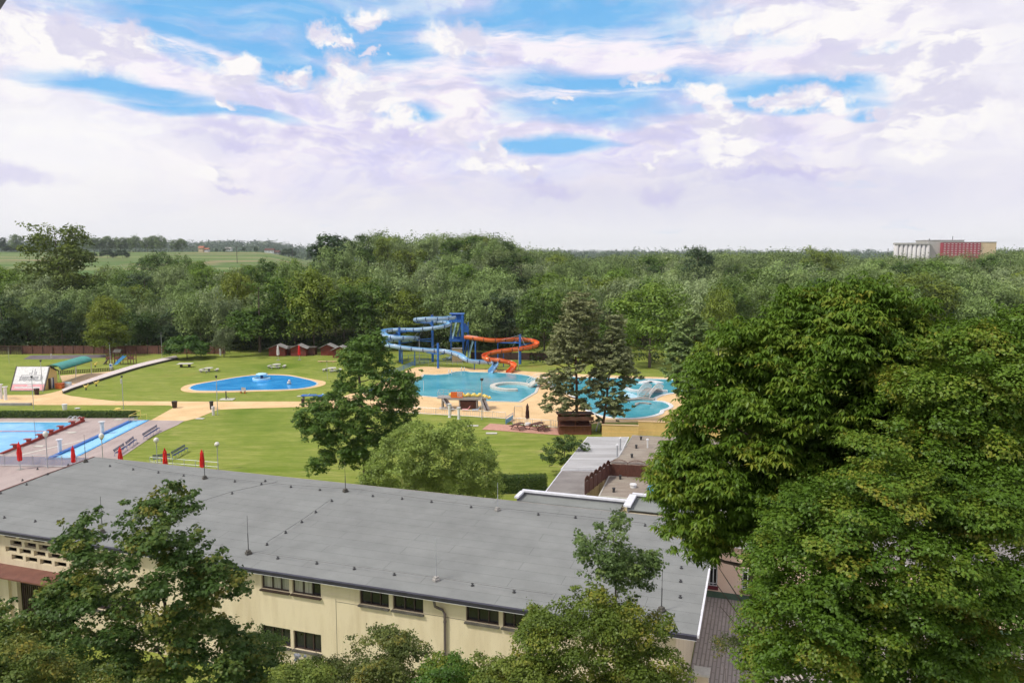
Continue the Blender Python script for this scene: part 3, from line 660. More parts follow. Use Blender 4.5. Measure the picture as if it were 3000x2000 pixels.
# trees set by eye: px, distance, top row, variant, colour, width factor, wording
SPEC = [(762, 199, 792, 'oaka', DARK[1], 1.25, 'broad dark oak'), (868, 203, 800, 'lindena', MID[0], .9, 'olive green broadleaf'), (920, 201, 792, 'lindenb', LIGHT[0], .8, 'yellow green linden'), (1010, 205, 812, 'oakb', MID[2], 1.0, 'dull green oak'), (1090, 206, 830, 'lindenc', DARK[1], 1.0, 'dark green linden'),
  (1160, 212, 800, 'willowa', WILL[0], 1.2, 'tall grey green willow'), (1395, 204, 868, 'willowb', WILL[1], 1.25, 'mound shaped pale willow'), (1300, 208, 830, 'willowc', WILL[1], 1.1, 'pale feathery willow'), (1480, 207, 840, 'oakb', BLUISH[1], 1.0, 'shaded broadleaf'), (1592, 196, 828, 'lindena', MID[2], .95, 'cone topped green linden'),
  (1700, 196, 850, 'willowd', WILL[3], 1.0, 'greyish willow'), (1905, 172, 833, 'lindenb', MID[1], 1.2, 'huge round linden'), (1800, 190, 860, 'oaka', MID[2], 1.0, 'shaded green oak'), (2105, 176, 845, 'lindenc', LIGHT[0], .62, 'slim light green linden'), (590, 205, 850, 'willowb', WILL[1], 1.1, 'drooping pale willow'), (655, 203, 838, 'willowd', WILL[2], .9, 'silvery willow'),
  (185, 204, 862, 'oakb', BLUISH[0], .95, 'dark bluish green broadleaf'), (320, 207, 868, 'lindenb', LIGHT[1], .8, 'yellowish green broadleaf'), (430, 205, 905, 'willowc', DARK[2], 1.2, 'low dark broadleaf'), (505, 206, 890, 'oaka', BLUISH[0], 1.0, 'low blackish broadleaf'), (80, 208, 880, 'willowa', WILL[3], 1.1, 'dull grey willow'), (10, 203, 850, 'oaka', BLUISH[1], 1.1, 'shaded broadleaf'), (262, 215, 838, 'willowb', WILL[1], 1.1, 'fluffy pale willow'), (120, 218, 840, 'willowc', WILL[0], 1.2, 'fluffy grey willow'),
  (700, 222, 800, 'lindenc', LIGHT[1], .7, 'light olive broadleaf'),
  (970, 300, 690, 'poplara', BLUISH[0], 1.7, 'tall dull green poplar'), (1085, 400, 676, 'oaka', DARK[2], .9, 'dark oak on the crest'), (1010, 390, 684, 'oakb', DARK[2], .8, 'blackish oak on the crest'), (1140, 385, 686, 'lindena', LIGHT[0], .9, 'light green linden on the crest'), (1400, 395, 680, 'oaka', DARK[0], 1.3, 'broad dark oak on the crest'), (1340, 390, 688, 'oakb', DARK[1], 1.1, 'dark oak on the crest'), (1490, 370, 705, 'airya', DARK[2], .8, 'thin dark tree on the crest'), (2040, 290, 718, 'airya', BLUISH[0], .9, 'loose dark tree above the canopy'), (1935, 330, 735, 'oaka', DARK[1], 1.1, 'dark oak above the canopy'),
  (2385, 420, 730, 'willowa', LIGHT[0], 1.2, 'light green willow above the canopy'), (2945, 340, 730, 'willowc', WILL[1], 1.1, 'tall grey willow'), (2870, 400, 738, 'oakb', DARK[1], 1.1, 'dark green oak'),
  (430, 470, 742, 'oaka', DARK[2], .9, 'dark oak at the field edge'), (478, 450, 740, 'lindenc', DARK[1], 1.0, 'dark linden at the field edge'), (535, 440, 742, 'willowb', MID[2], .9, 'brownish willow at the field edge'), (590, 380, 765, 'lindenb', MID[0], .8, 'olive tree at the field edge'), (800, 330, 742, 'oakb', DARK[1], .75, 'spiky dark tree at the field edge'), (850, 310, 765, 'willowa', MID[1], 1.0, 'green willow at the field edge'),
  (745, 300, 775, 'lindena', DARK[1], .8, 'dark linden at the field edge'), (50, 330, 785, 'oaka', DARK[1], 1.6, 'wide dark oak below the field'), (300, 300, 800, 'oakb', DARK[1], .8, 'dark bush-like oak below the field'), (395, 300, 790, 'willowd', MID[2], 1.2, 'olive willow below the field'), (240, 262, 815, 'airya', BLUISH[1], 1.2, 'dark tangle under the tall airy tree')]
placed = []; GRP = 'trees of the wood behind the pools'
def put(px, d, h, key, col, wide, word, row):
    x = (px - 1500) / F * (d * cp + (H - terr(0, 1)) * sp) if False else (px - 1500) / F * d * 1.006
    z = terr(x, d)
    nm = {'l': 'linden_tree', 'o': 'oak_tree', 'w': 'willow_tree', 'a': 'airy_tree', 'p': 'poplar_tree', 'b': 'bush'}[key[0]]
    tree(key, (x, d, z - .1), h, col, nm, flabel(px, row, word), 'tree', GRP, None, wide); placed.append((x, d, h * .36 * wide))
def rowof(d): return sum(1 for q in (213, 226, 240, 256, 275, 298, 325, 358, 400, 450) if d > q)
for px, d, ty, key, col, wd, word in SPEC:
    x = (px - 1500) / F * d * 1.006; z = terr(x, d); top = D(px, ty, d)[2]; put(px, d, max(5, (top - z) * 1.02), key, col, wd, word, rowof(d))
# the airy tall tree on the left
x, d = (178 - 1500) / F * 255, 255; top = D(178, 660, d)[2]
tree('airya', (x, d, terr(x, d)), (top - terr(x, d)) * 1.04, (.14, .19, .04), 'airy_tree', 'tall airy tree with bare lower trunk rising above all others on the left', 'tree', None, .6, 1.15)
ROWS = [(206, 10.5), (221, 12.5), (238, 13.5), (259, 15), (285, 16.5), (316, 18), (354, 20), (400, 22), (445, 24)]
nforest = len(placed)
KW = {'w': ['pale grey green willow', 'soft grey willow', 'silvery green willow', 'dull olive willow'], 'o': ['dark green oak', 'rounded dark oak', 'shaded oak'], 'l': ['green linden', 'mid green broadleaf', 'domed linden']}
for ri, (d0, spc) in enumerate(ROWS):
    xw = d0 * .70; x = -xw + R.uniform(0, spc)
    while x < xw:
        d = d0 + R.uniform(-5, 5); xx = x + R.uniform(-2, 2); x += spc * R.uniform(.85, 1.2); px = 1500 + F * xx / d / 1.006
        if px < -120 or px > 3120: continue
        z = terr(xx, d)
        h = R.uniform(14.5, 20.5)
        if px < 850: h = R.uniform(11, 14.5) if ri < 2 else R.uniform(13, 18) if ri < 4 else R.uniform(17, 24)
        elif px > 1750: h = R.uniform(16, 21)
        top_y = proj(xx, d, z + h)[1]; lim = interp(px, SKYL) + (R.uniform(-2, 14) if px > 850 else R.uniform(0, 10))
        if top_y < lim: h = D(px, lim, d)[2] - z
        if h < 5: continue
        top_y = proj(xx, d, z + h)[1]
        if (2080 < px < 2760 and top_y > 835) or (px > 2740 and top_y > 925) or (1990 < px < 2100 and top_y > 960): continue
        if 1040 < px < 1100 and False: continue
        if any(hypot(xx - a, d - b_) < (c_ + h * .3) * .46 for a, b_, c_ in placed): continue
        if proj(xx, d, z)[0] < 900 and d < 203: continue
        if d0 == 206 and 1190 < px < 1420: d += 8
        if nforest >= 292: break
        k = R.random()
        wp = .62 if 900 < px < 1800 else .5
        if px > 1800: wp = .6
        if k < wp: key = 'willow' + R.choice('abcd'); col = R.choice(WILL)
        elif k < wp + .18: key = 'oak' + R.choice('ab'); col = R.choice(DARK + BLUISH)
        else: key = 'linden' + R.choice('abc'); col = R.choice(MID + LIGHT[:1])
        f = R.uniform(.72, 1.3); col = tuple(q * f for q in col)
        put(px, d, h, key, col, R.uniform(.98, 1.3), R.choice(KW[key[0]]), ri); nforest += 1
print('forest', nforest)
# wood floor growth and masses nobody could count ------------------------------------------------
def mass(name, pts, label, cat, leaf, per, col, jit=.5):
    cl = np.array(pts); c, n_, t = clump_leaves(cl, per, jit, .4, lower=.05)
    me = leaf_mesh(name, c, n_, leaf * rs.uniform(.6, 1.4, len(c)), 'quad', t, 'leaf')
    o = bpy.data.objects.new(name, me); C.objects.link(o); o.color = (*col, 1); tag(o, label, cat, None, 'stuff'); return o
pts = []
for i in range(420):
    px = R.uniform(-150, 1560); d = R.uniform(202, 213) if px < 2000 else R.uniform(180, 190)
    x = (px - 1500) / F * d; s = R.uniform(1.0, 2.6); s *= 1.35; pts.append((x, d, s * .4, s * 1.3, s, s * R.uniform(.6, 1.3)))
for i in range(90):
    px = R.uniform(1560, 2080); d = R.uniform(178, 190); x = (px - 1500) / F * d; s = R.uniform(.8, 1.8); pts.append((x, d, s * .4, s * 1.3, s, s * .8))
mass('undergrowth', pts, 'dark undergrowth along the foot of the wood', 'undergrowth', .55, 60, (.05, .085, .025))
pts = []
for i in range(1050):
    d = 455 * (1.9 ** R.random()); px = R.uniform(900, 3150)
    x = (px - 1500) / F * d; z = terr(x, d)
    r_ = R.uniform(5, 10.5); zt = R.uniform(9, 17)
    if 1500 + 2262 * x / d < 1000: continue
    lim = interp(px, SKYL) + 3 + 9 * sin(px / 37.0) * sin(px / 91.0 + 1) + R.uniform(-3, 8); zt2 = D(px, lim, d)[2] - z - r_ * .95
    pts.append((x, d, z + min(zt + 9 * (R.random() < .6), zt2), r_, r_, r_ * .9))
mass('distant_canopy', pts, 'continuous tree canopy beyond the nearer wood', 'wood', 1.15, 150, (.165, .23, .075))
pts = []
for i in range(5200):
    d = 1750 * (2.6 ** R.random()); px = R.uniform(-200, 3200); x = (px - 1500) / F * d; z = terr(x, d)
    if d < 2200 and px < 950: continue
    if px > 2590 and px < 2640 and d < 1: continue
    r_ = R.uniform(9, 20) * d / 2600
    pts.append((x, d, z + r_ * .3, r_ * 1.3, r_, r_ * .7))
mass('hill_woods', pts, 'blue green woods covering the distant hills', 'wood', 9.0, 26, (.09, .14, .075))
def fieldd(px, by):
    d = 600
    while d < 1445 and proj((px - 1500) / F * d, d, terr((px - 1500) / F * d, d))[1] > by: d += 5
    return d
# poplar avenue and bushes on the field crest
i = 0
for px in [60, 132, 152, 262, 283, 300, 322, 345, 362, 388, 405, 440, 458, 478, 520, 540]:
    d = 1425 + R.uniform(-20, 20); x = (px - 1500) / F * d; ty = 690 + R.uniform(-4, 6) if px > 100 else 685
    if px > 500: ty = 697
    h = D(px, ty, d)[2] - terr(x, d); i += 1
    tree(['lindena', 'lindenb', 'lindenc'][i % 3], (x, d, terr(x, d) - 1), max(12, h), (.17, .24, .09), 'roadside_tree', '%s from the left among the pale roadside trees on the crest' % ['first tree', 'second tree', 'third tree', 'fourth tree', 'fifth tree', 'sixth tree', 'seventh tree', 'eighth tree', 'ninth tree', 'tenth tree', 'eleventh tree', 'twelfth tree', 'thirteenth tree', 'fourteenth tree', 'fifteenth tree', 'sixteenth tree'][i - 1], 'tree', 'roadside trees on the field crest', None, .95)
for px, by, ty, dd, lab, k in [(45, 738, 716, 1150, 'dark rounded bush far left on the field crest', 1.6), (322, 757, 728, 800, 'left half of the long dark bush on the green field', 1.1), (365, 757, 729, 805, 'right half of the long dark bush on the green field', 1.1), (278, 752, 738, 830, 'low bush between the airy tree and the long dark bush', 1.5), (720, 738, 722, 1300, 'dark bushy tree among the far farm gardens', .9), (755, 739, 720, 1300, 'rounder dark tree right of the far farm garden', .9), (912, 742, 716, 1300, 'pointed dark spruce on the horizon', .45), (850, 740, 726, 1310, 'green garden tree behind the far brown roof', 1.2), (672, 738, 724, 1320, 'pale garden tree behind the long far hedge', 1.3), (640, 737, 726, 1290, 'grey green tree right of the far cream house', 1.0), (15, 728, 690, 1300, 'dark tall tree at the left edge of the horizon', .8)]:
    dd = fieldd(px, by); x = (px - 1500) / F * dd; z = terr(x, dd); zt = D(px, ty, dd)[2]; zb = z
    tree('busha' if k > 1 else 'lindena', (x, dd, zb - .5), max(4, zt - zb), (.065, .11, .045), 'field_bush' if k > 1 else 'field_tree', lab, 'bush' if k > 1 else 'tree', None, None, k)
# ================================================================ the long grey-roofed building
BU = (.949, -.315); BW = (.315, .949); BR = atan2(-.315, .949); BO = (8.94, 35.33, 0)
def B2W(x, y, z): return (BO[0] + BU[0] * x + BW[0] * y, BO[1] + BU[1] * x + BW[1] * y, z)
def W2B(p): dx, dy = p[0] - BO[0], p[1] - BO[1]; return (dx * BU[0] + dy * BU[1], dx * BW[0] + dy * BW[1])
SL = .8 / 14.24
def roofpt(px, py):
    z = 7.2
    for _ in range(6):
        q = W2B(G(px, py, z)); z = 6.8 + SL * q[1]
    return (q[0], q[1], z)
def wallpt(px, py, t=.45):       # point of the front wall plane: (x, z)
    d = ray(px, py); k = (BO[0] * BW[0] + BO[1] * BW[1] + t) / (d[0] * BW[0] + d[1] * BW[1])
    return (W2B((d[0] * k, d[1] * k))[0], H + d[2] * k)
def wall_panel(b, x0, x1, z0, z1, holes, y=0.0, dep=.28, m=0):
    """front wall in the xz plane with real openings and reveals"""
    xs = sorted({x0, x1, *[h[0] for h in holes], *[h[1] for h in holes]}); zs = sorted({z0, z1, *[h[2] for h in holes], *[h[3] for h in holes]})
    for i in range(len(xs) - 1):
        for j in range(len(zs) - 1):
            cx, cz = (xs[i] + xs[i + 1]) / 2, (zs[j] + zs[j + 1]) / 2
            if any(h[0] < cx < h[1] and h[2] < cz < h[3] for h in holes): continue
            b.add([(xs[i], y, zs[j]), (xs[i + 1], y, zs[j]), (xs[i + 1], y, zs[j + 1]), (xs[i], y, zs[j + 1])], [(0, 1, 2, 3)], m)
    for a, c, e, g in holes:
        b.add([(a, y, e), (c, y, e), (c, y, g), (a, y, g), (a, y + dep, e), (c, y + dep, e), (c, y + dep, g), (a, y + dep, g)], [(0, 4, 5, 1), (1, 5, 6, 2), (2, 6, 7, 3), (3, 7, 4, 0)], m)
ph = thing('pool_house', 'long low cream building with a grey bitumen roof in the foreground', 'building', BO, BR)
WY = .45; X0 = -52.5
ups = []
for x_l, x_r, yb, dark in [(767, 847, 1726, 0), (857, 940, 1744, 0), (1054, 1139, 1766, 1), (1151, 1240, 1783, 1), (1365, 1461, 1820, 1), (1473, 1560, 1842, 1)]:
    a = wallpt(x_l, yb)[0]; c_ = wallpt(x_r, yb)[0]; ups.append((a, c_, 5.42, 6.52, dark))
a, c_ = wallpt(860, 1870)[0], wallpt(941, 1880)[0]; lows = [(a, c_, 2.0, 3.15, 1), (wallpt(768, 1862)[0], wallpt(851, 1868)[0], 2.0, 3.15, 1), (wallpt(274, 1760)[0], wallpt(345, 1770)[0], 2.2, 3.3, 1), (wallpt(352, 1770)[0], wallpt(412, 1780)[0], 2.2, 3.3, 1)]
holes = [tuple(q[:4]) for q in ups + lows]
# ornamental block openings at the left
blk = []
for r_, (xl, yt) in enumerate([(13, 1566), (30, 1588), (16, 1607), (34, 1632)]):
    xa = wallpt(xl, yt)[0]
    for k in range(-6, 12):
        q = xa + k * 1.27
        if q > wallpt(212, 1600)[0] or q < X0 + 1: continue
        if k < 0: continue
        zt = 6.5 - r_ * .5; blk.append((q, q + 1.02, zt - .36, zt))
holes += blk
gx0, gx1 = wallpt(48, 1700)[0], wallpt(206, 1720)[0]; holes.append((gx0, gx1, .05, 3.75))
b = MB(); wall_panel(b, X0 + .3, -1.05, 0, 6.72, holes, WY)
b.add([(-1.05, WY, 0), (-1.05, 14.0, 0), (-1.05, 14.0, 7.45), (-1.05, WY, 6.72)], [(0, 1, 2, 3)])
b.add([(X0 + .3, WY, 0), (X0 + .3, 14, 0), (X0 + .3, 14, 7.45), (X0 + .3, WY, 6.72)], [(3, 2, 1, 0)])
b.add([(X0 + .3, 14, 0), (-1.05, 14, 0), (-1.05, 14, 7.45), (X0 + .3, 14, 7.45)], [(3, 2, 1, 0)])
b.box((wallpt(22, 1700)[0], WY - .1, 1.9), (.6, .2, 3.8)); b.box((wallpt(120, 1700)[0] - 4.4, WY - .1, 1.9), (.5, .2, 3.8))
wall = b.build('wall', 'cream', ph)
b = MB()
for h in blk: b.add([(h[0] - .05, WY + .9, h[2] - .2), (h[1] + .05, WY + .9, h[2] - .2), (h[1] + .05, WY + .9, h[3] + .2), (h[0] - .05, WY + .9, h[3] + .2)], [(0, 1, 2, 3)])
b.build('shade_backing', 'brownframe', wall)  # dark sheets behind the block openings, coloured to stand for the shade inside
b = MB()
t0, t1 = 14.24, 0
b.add([(X0, 0, 6.8), (0, 0, 6.8), (0, 14.24, 7.6), (X0, 14.24, 7.6)], [(0, 1, 2, 3)])
b.add([(X0, 0, 6.66), (0, 0, 6.66), (0, 14.24, 7.46), (X0, 14.24, 7.46)], [(3, 2, 1, 0)])
b.add([(X0, 0, 6.66), (0, 0, 6.66), (0, 0, 6.8), (X0, 0, 6.8)], [(0, 1, 2, 3)]); b.add([(0, 0, 6.66), (0, 14.24, 7.46), (0, 14.24, 7.6), (0, 0, 6.8)], [(0, 1, 2, 3)])
b.add([(0, 14.24, 7.46), (X0, 14.24, 7.46), (X0, 14.24, 7.6), (0, 14.24, 7.6)], [(0, 1, 2, 3)]); b.add([(X0, 14.24, 7.46), (X0, 0, 6.66), (X0, 0, 6.8), (X0, 14.24, 7.6)], [(0, 1, 2, 3)])
roof = b.build('roof', 'roof', ph)
b = MB(); b.beam((X0, -.09, 6.7), (0, -.09, 6.7), .17, .2); b.build('gutter', mat('dark_gutter', (.02, .018, .028), .4, (.035, .033, .05), 2), ph)
b = MB(); b.beam((X0, -.1, 6.585), (0, -.1, 6.585), .15, .02); b.build('drip_edge', 'white', ph)
b = MB(); b.beam((.06, -.1, 6.78), (.06, 14.3, 7.58), .1, .16); b.build('verge_trim', 'lilac', ph)
b = MB(); b.beam((X0 - .06, -.1, 6.78), (X0 - .06, 14.3, 7.58), .1, .14); b.build('verge_trim', 'canopy', ph)
b = MB(); b.beam((X0, 14.3, 7.56), (0, 14.3, 7.56), .08, .12); b.build('rear_trim', 'concrete', ph)
for i, (a, c_, z0, z1, dk) in enumerate(ups + lows):
    f = MB(); y = WY + .16
    wd = (c_ - a)
    for xx in (a + .04, c_ - .04, a + wd * .36, a + wd * .68): f.box((xx, y, (z0 + z1) / 2), (.07, .09, z1 - z0))
    for zz in (z0 + .04, z1 - .04): f.box(((a + c_) / 2, y + .004, zz), (wd, .08, .07))
    fo = f.build('window', 'brownframe', ph)
    g = MB(); g.add([(a, y + .03, z0), (c_, y + .03, z0), (c_, y + .03, z1), (a, y + .03, z1)], [(0, 1, 2, 3)]); g.build('pane', 'glass', fo)
    if not dk:
        g = MB(); n = 40; e = c_ - (.34 * wd if i == 1 else .02)
        for k in range(n):
            x0_, x1_ = a + .06 + (e - a - .08) * k / n, a + .06 + (e - a - .08) * (k + 1) / n
            ya, yb_ = y + .012 + .01 * (k % 2), y + .012 + .01 * ((k + 1) % 2)
            g.add([(x0_, ya, z0 + .06), (x1_, yb_, z0 + .06), (x1_, yb_, z1 - .06), (x0_, ya, z1 - .06)], [(0, 1, 2, 3)])
        g.build('curtain', 'curtain', fo)
    s_ = MB(); s_.box(((a + c_) / 2, WY - .05, z0 - .05), (wd + .1, .24, .09)); s_.build('sill', 'brownframe' if not dk else 'darkconc', fo)
b = MB(); x, z = wallpt(1306, 1840); x2 = wallpt(1282, 1772)[0]
b.tube([(x2, -.05, 6.6), (x2, .1, 6.15), (x2 + .15, .28, 5.98), (x - .12, .3, 5.92), (x, .32, 5.7), (x, .32, .1)], .075, 8)
for zz in (5.2, 3.2, 1.2): b.tube([(x, .32, zz), (x, .32, zz + .1)], .095, 8)
b.build('downpipe', mat('grey_brown_pipe', (.12, .095, .09), .5), ph)
b = MB(); cx = (X0 + wallpt(196, 1690)[0]) / 2; cw = wallpt(206, 1690)[0] - X0 + 1; b.box((cx + .2, -.25, 4.1), (cw, 1.5, .1), rx=.12); b.build('entrance_canopy', 'canopy', ph)
b = MB(); n = 26
for k in range(n): b.box((gx0 + .1 + (gx1 - gx0 - .2) * k / (n - 1), WY + .34, 1.9), (.11, .05, 3.7))
b.build('slatted_gate', 'brownframe', ph)
b = MB(); 
for (p, q) in (((941, 1770), (1054, 1768)), ): pass
xa, za = wallpt(984, 1761); xb = wallpt(1052, 1772)[0]; b.box((xa, WY - .004, 3.0), (.02, .01, 5.0)); b.box(((xa + xb) / 2, WY - .004, za), (abs(xb - xa), .01, .02)); b.build('render_joint', 'darkconc', wall); b = MB()
xa = wallpt(1242, 1800)[0]; xb = wallpt(1362, 1820)[0]; b.box(((xa + xb) / 2, WY - .004, 5.45), (xb - xa, .01, .02)); b.build('render_joint', 'darkconc', wall)
# wire holders and conductor wires on the roof
HOLD = [(66, 1408), (110, 1375), (140, 1390), (322, 1366), (390, 1376), (464, 1385), (538, 1394), (688, 1411), (777, 1410), (766, 1419), (680, 1446), (852, 1427), (937, 1436), (972, 1468), (925, 1501), (884, 1530), (837, 1561), (782, 1596), (814, 1636), (928, 1651), (1038, 1667), (1155, 1684), (1384, 1715), (1506, 1735),
        (1092, 1454), (1178, 1462), (1264, 1471), (1380, 1486), (1577, 1508), (1686, 1517), (1890, 1540), (13, 1517), (103, 1528), (200, 1343 + 20), (78, 1420), (2, 1446), (1996, 1664), (1994, 1704), (1993, 1750)]
pr = None
for px, py in HOLD:
    x, y, z = roofpt(px, py)
    if pr is None:
        b = MB(); b.lathe((0, 0, 0), [(.13, 0), (.12, .07), (.05, .1), (.03, .2)], 10); b.box((0, 0, .17), (.22, .04, .03)); pr = o = b.build('wire_holder', 'dark', roof)
    else: o = pr.copy(); C.objects.link(o); o.parent = roof
    o.location = (x, y, z); o.scale = (.75, .75, .8)
b = MB()
def wire(l, h=.19):
    p = [roofpt(*q) for q in l]; b.tube([(a[0], a[1], a[2] + h) for a in p], .012, 4)
wire([(336, 1359), (464, 1385), (600, 1402), (852, 1427), (1050, 1440), (1264, 1471), (1458, 1495), (1686, 1517), (1890, 1540)])
wire([(814, 1417), (680, 1446), (590, 1475)]); wire([(972, 1468), (884, 1530), (782, 1596)]); wire([(728, 1622), (814, 1636), (1038, 1667), (1278, 1700), (1506, 1735), (1620, 1750)])
wire([(240, 1362), (140, 1390), (78, 1420), (2, 1446)], .15)
b.build('conductor_wire', 'dark', roof)
# lightning rods ----------------------------------------------------------------------------------
def rod(px, py, pyt, label, white=False):
    x, y, z = roofpt(px, py); wp = B2W(x, y, z); top = D(px, pyt, wp[1])[2] - z
    o = thing('lightning_rod', label, 'lightning rod', wp, BR + .2, 'lightning rods on the long grey roof')
    b = MB(); b.lathe((0, 0, 0), [(.24, 0), (.24, .12), (.2, .14)], 4); b.lathe((0, 0, .14), [(.17, 0), (.17, .1), (.06, .14)], 4); b.build('concrete_foot', 'darkconc' if not white else 'concrete', o)
    b = MB(); b.tube([(0, 0, .2), (0, 0, top * .55)], .028, 6); b.tube([(0, 0, top * .55), (0, 0, top)], .014, 6); b.build('rod', 'steel' if white else 'dark', o)
rod(251, 1353, 1272, 'lightning rod on a mossy foot at the far left corner of the grey roof'); rod(600, 1402, 1317, 'lightning rod in front of the red parasol by the globe lamp'); rod(1012, 1440, 1355, 'lightning rod on the rear edge beside the light green tree')
rod(1458, 1495, 1413, 'pale lightning rod at the rear edge near the clipped hedge', True); rod(728, 1622, 1510, 'lightning rod at the front eave above the curtained windows'); rod(1278, 1700, 1575, 'lightning rod at the front eave above the downpipe', True)
rod(300, 1560, 1453, 'lightning rod standing among the maple twigs on the left of the roof'); rod(1938, 1790, 1665, 'lightning rod at the right front corner of the grey roof')
# annexes with white parapets -----------------------------------------------------------------------
q0 = W2B(G(1500, 1469, 7.75)); q1 = W2B(G(1532, 1436, 7.9)); q2 = W2B(G(1846, 1462, 7.9)); q3 = W2B(G(1861, 1446, 8.1)); q4 = W2B(G(1832, 1502, 7.9))
xa, yb1, xb, yb2 = q1[0], q1[1], (q2[0] + q4[0]) / 2, q3[1]
def annex(x0, x1, y1, zt, label, left=True, wide=.3):
    o = thing('annex', label, 'building', BO, BR)
    b = MB(); b.box(((x0 + x1) / 2, (14.42 + y1) / 2, zt / 2 - .25), (x1 - x0 - .02, y1 - 14.42, zt - .5)); b.build('wall', 'cream', o)
    b = MB(); b.box(((x0 + x1) / 2, (14.35 + y1) / 2, zt - .3), (x1 - x0 - .3, y1 - 14.35 - .1, .05)); b.build('roof', 'flatroof', o)
    b = MB(); b.box(((x0 + x1) / 2, y1, zt - .02), (x1 - x0 + .1, .3, .14)); b.build('rear_parapet', 'lilac', o)
    b = MB(); b.box((x0 + .05, (14.3 + y1 - .3) / 2, zt - .02), (wide, y1 - .3 - 14.3, .14)); b.build('side_parapet', 'lilac', o)
    b = MB(); b.box(((x0 + x1) / 2, y1 - .03, zt - .27), (x1 - x0 - .1, .08, .36)); b.box((x0 + .1, (14.3 + y1) / 2, zt - .26), (.12, y1 - 14.5, .34)); b.build('upstand', mat('upstand_dark_grey', (.16, .16, .17), .9), o)  # inner faces below the parapet, a darker grey than the roof
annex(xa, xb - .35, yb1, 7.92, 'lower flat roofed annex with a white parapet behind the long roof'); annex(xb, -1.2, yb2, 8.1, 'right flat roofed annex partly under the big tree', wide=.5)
# peach coloured building ------------------------------------------------------------------------------
po = W2B(G(2063, 1745)); o = thing('peach_house', 'peach coloured building with a green plinth behind the right end of the grey roof', 'building', BO, BR)
x0, x1, y0 = -6, 22, po[1]
def pwall(px, py):
    d = ray(px, py); k = (BO[0] * BW[0] + BO[1] * BW[1] + y0) / (d[0] * BW[0] + d[1] * BW[1]); return (W2B((d[0] * k, d[1] * k))[0], H + d[2] * k)
w0, w1 = pwall(2066, 1712), pwall(2103, 1653); v0, v1 = pwall(2174, 1708), pwall(2208, 1668)
hs = [(w0[0], w1[0], w0[1], w1[1]), (v0[0], v0[0] + 1.1, w0[1], w1[1])]
b = MB(); wall_panel(b, x0, x1, 0, 4.1, hs, y0, .25)
b.add([(x0, y0, 0), (x0, y0 + 8, 0), (x0, y0 + 8, 4.1), (x0, y0, 4.1)], [(3, 2, 1, 0)]); b.add([(x1, y0, 0), (x1, y0 + 8, 0), (x1, y0 + 8, 4.1), (x1, y0, 4.1)], [(0, 1, 2, 3)]); b.build('wall', 'peach', o)
b = MB(); b.box(((x0 + x1) / 2, y0 - .04, .24), (x1 - x0 + .05, .09, .48)); b.build('plinth', 'green', o)
b = MB(); b.box(((x0 + x1) / 2, y0 + 4, 4.5), (x1 - x0 + .6, 8.8, .12), rx=.06); b.build('roof', 'felt', o)
b = MB(); b.beam((x0, y0 - .42, 4.2), (x1, y0 - .42, 4.2), .14, .14); b.build('gutter', 'white', o)
for h in hs:
    f = MB()
    for k in range(4): f.box((h[0] + .04 + (h[1] - h[0] - .08) * k / 3, y0 + .02, (h[2] + h[3]) / 2), (.055, .05, h[3] - h[2]))
    for zz in (h[2] + .03, h[2] + .2, h[3] - .03, h[3] - .3): f.box(((h[0] + h[1]) / 2, y0 + .015, zz), (h[1] - h[0], .04, .05))
    fo = f.build('window', 'white', o)
    g = MB(); g.add([(h[0], y0 + .15, h[2]), (h[1], y0 + .15, h[2]), (h[1], y0 + .15, h[3]), (h[0], y0 + .15, h[3])], [(0, 1, 2, 3)]); g.build('pane', 'glass', fo)
    g = MB(); g.box(((h[0] + h[1]) / 2, y0 - .12, h[2] - .12), (h[1] - h[0] + .15, .24, .16)); 
    for k in range(9): g.ball((h[0] + (h[1] - h[0]) * k / 8, y0 - .12, h[2] - .01), .07, 6)
    g.build('flower_box', mat('flowering_box', (.09, .015, .02), .8, (.2, .03, .04), 30), fo)
# gate pier at the near right corner and a blue bin
wp = G(2056, 1964, 3.1)[:2] + (0,); o = thing('gate_pier', 'low cream pier beside the right corner of the long building', 'pier', wp, BR); b = MB(); b.box((0, 0, 1.5), (.7, .7, 3.0)); b.build('pier_body', 'cream', o); b = MB(); b.box((0, 0, 3.06), (.85, .85, .12)); b.build('pier_cap', 'palestone', o)
# ================================================================ low roofs and terrace
Z3 = 3.0
def slab_building(name, pts, zt, m, label, wallm='cream', th=.18, world=False, edge=None):
    poly = [G(a, b_, zt)[:2] for a, b_ in pts] if not world else pts
    c0 = (sum(p[0] for p in poly) / len(poly), sum(p[1] for p in poly) / len(poly), 0)
    o = thing(name, label, 'building', c0, 0, None, True)
    b = MB(); b.prism(offset(poly, -.25), 0, zt - th); b.build('wall', wallm, o)
    b = MB(); b.prism(poly, zt - th + .002, zt); r_ = b.build('roof', m, o)
    if edge:
        b = MB(); b.ring(offset(poly, .0), offset(poly, .12), zt - th, zt + .03); b.build('edge_trim', edge, o)
    return o, c0
slab_building('garage', [(1600, 1440), (1647, 1378), (1762, 1380), (1708, 1452)], Z3, 'felt', 'garage roofed in dark felt beside the clipped hedge', edge='lilac')
pw, c0 = slab_building('white_roofed_shed', [(1646, 1374), (1723, 1280), (1841, 1280), (1813, 1334), (1773, 1374)], Z3 + .12, 'paleroof', 'shed with a pale weathered sheet roof under the pines', edge='lilac')
slab_building('flat_terrace_building', [(1815, 1338), (1855, 1275), (2100, 1288), (2140, 1362), (1930, 1358), (1788, 1352)], Z3 + .35, 'brownfelt', 'far building with a brown mossy flat roof behind the lattice fence', edge='concrete')
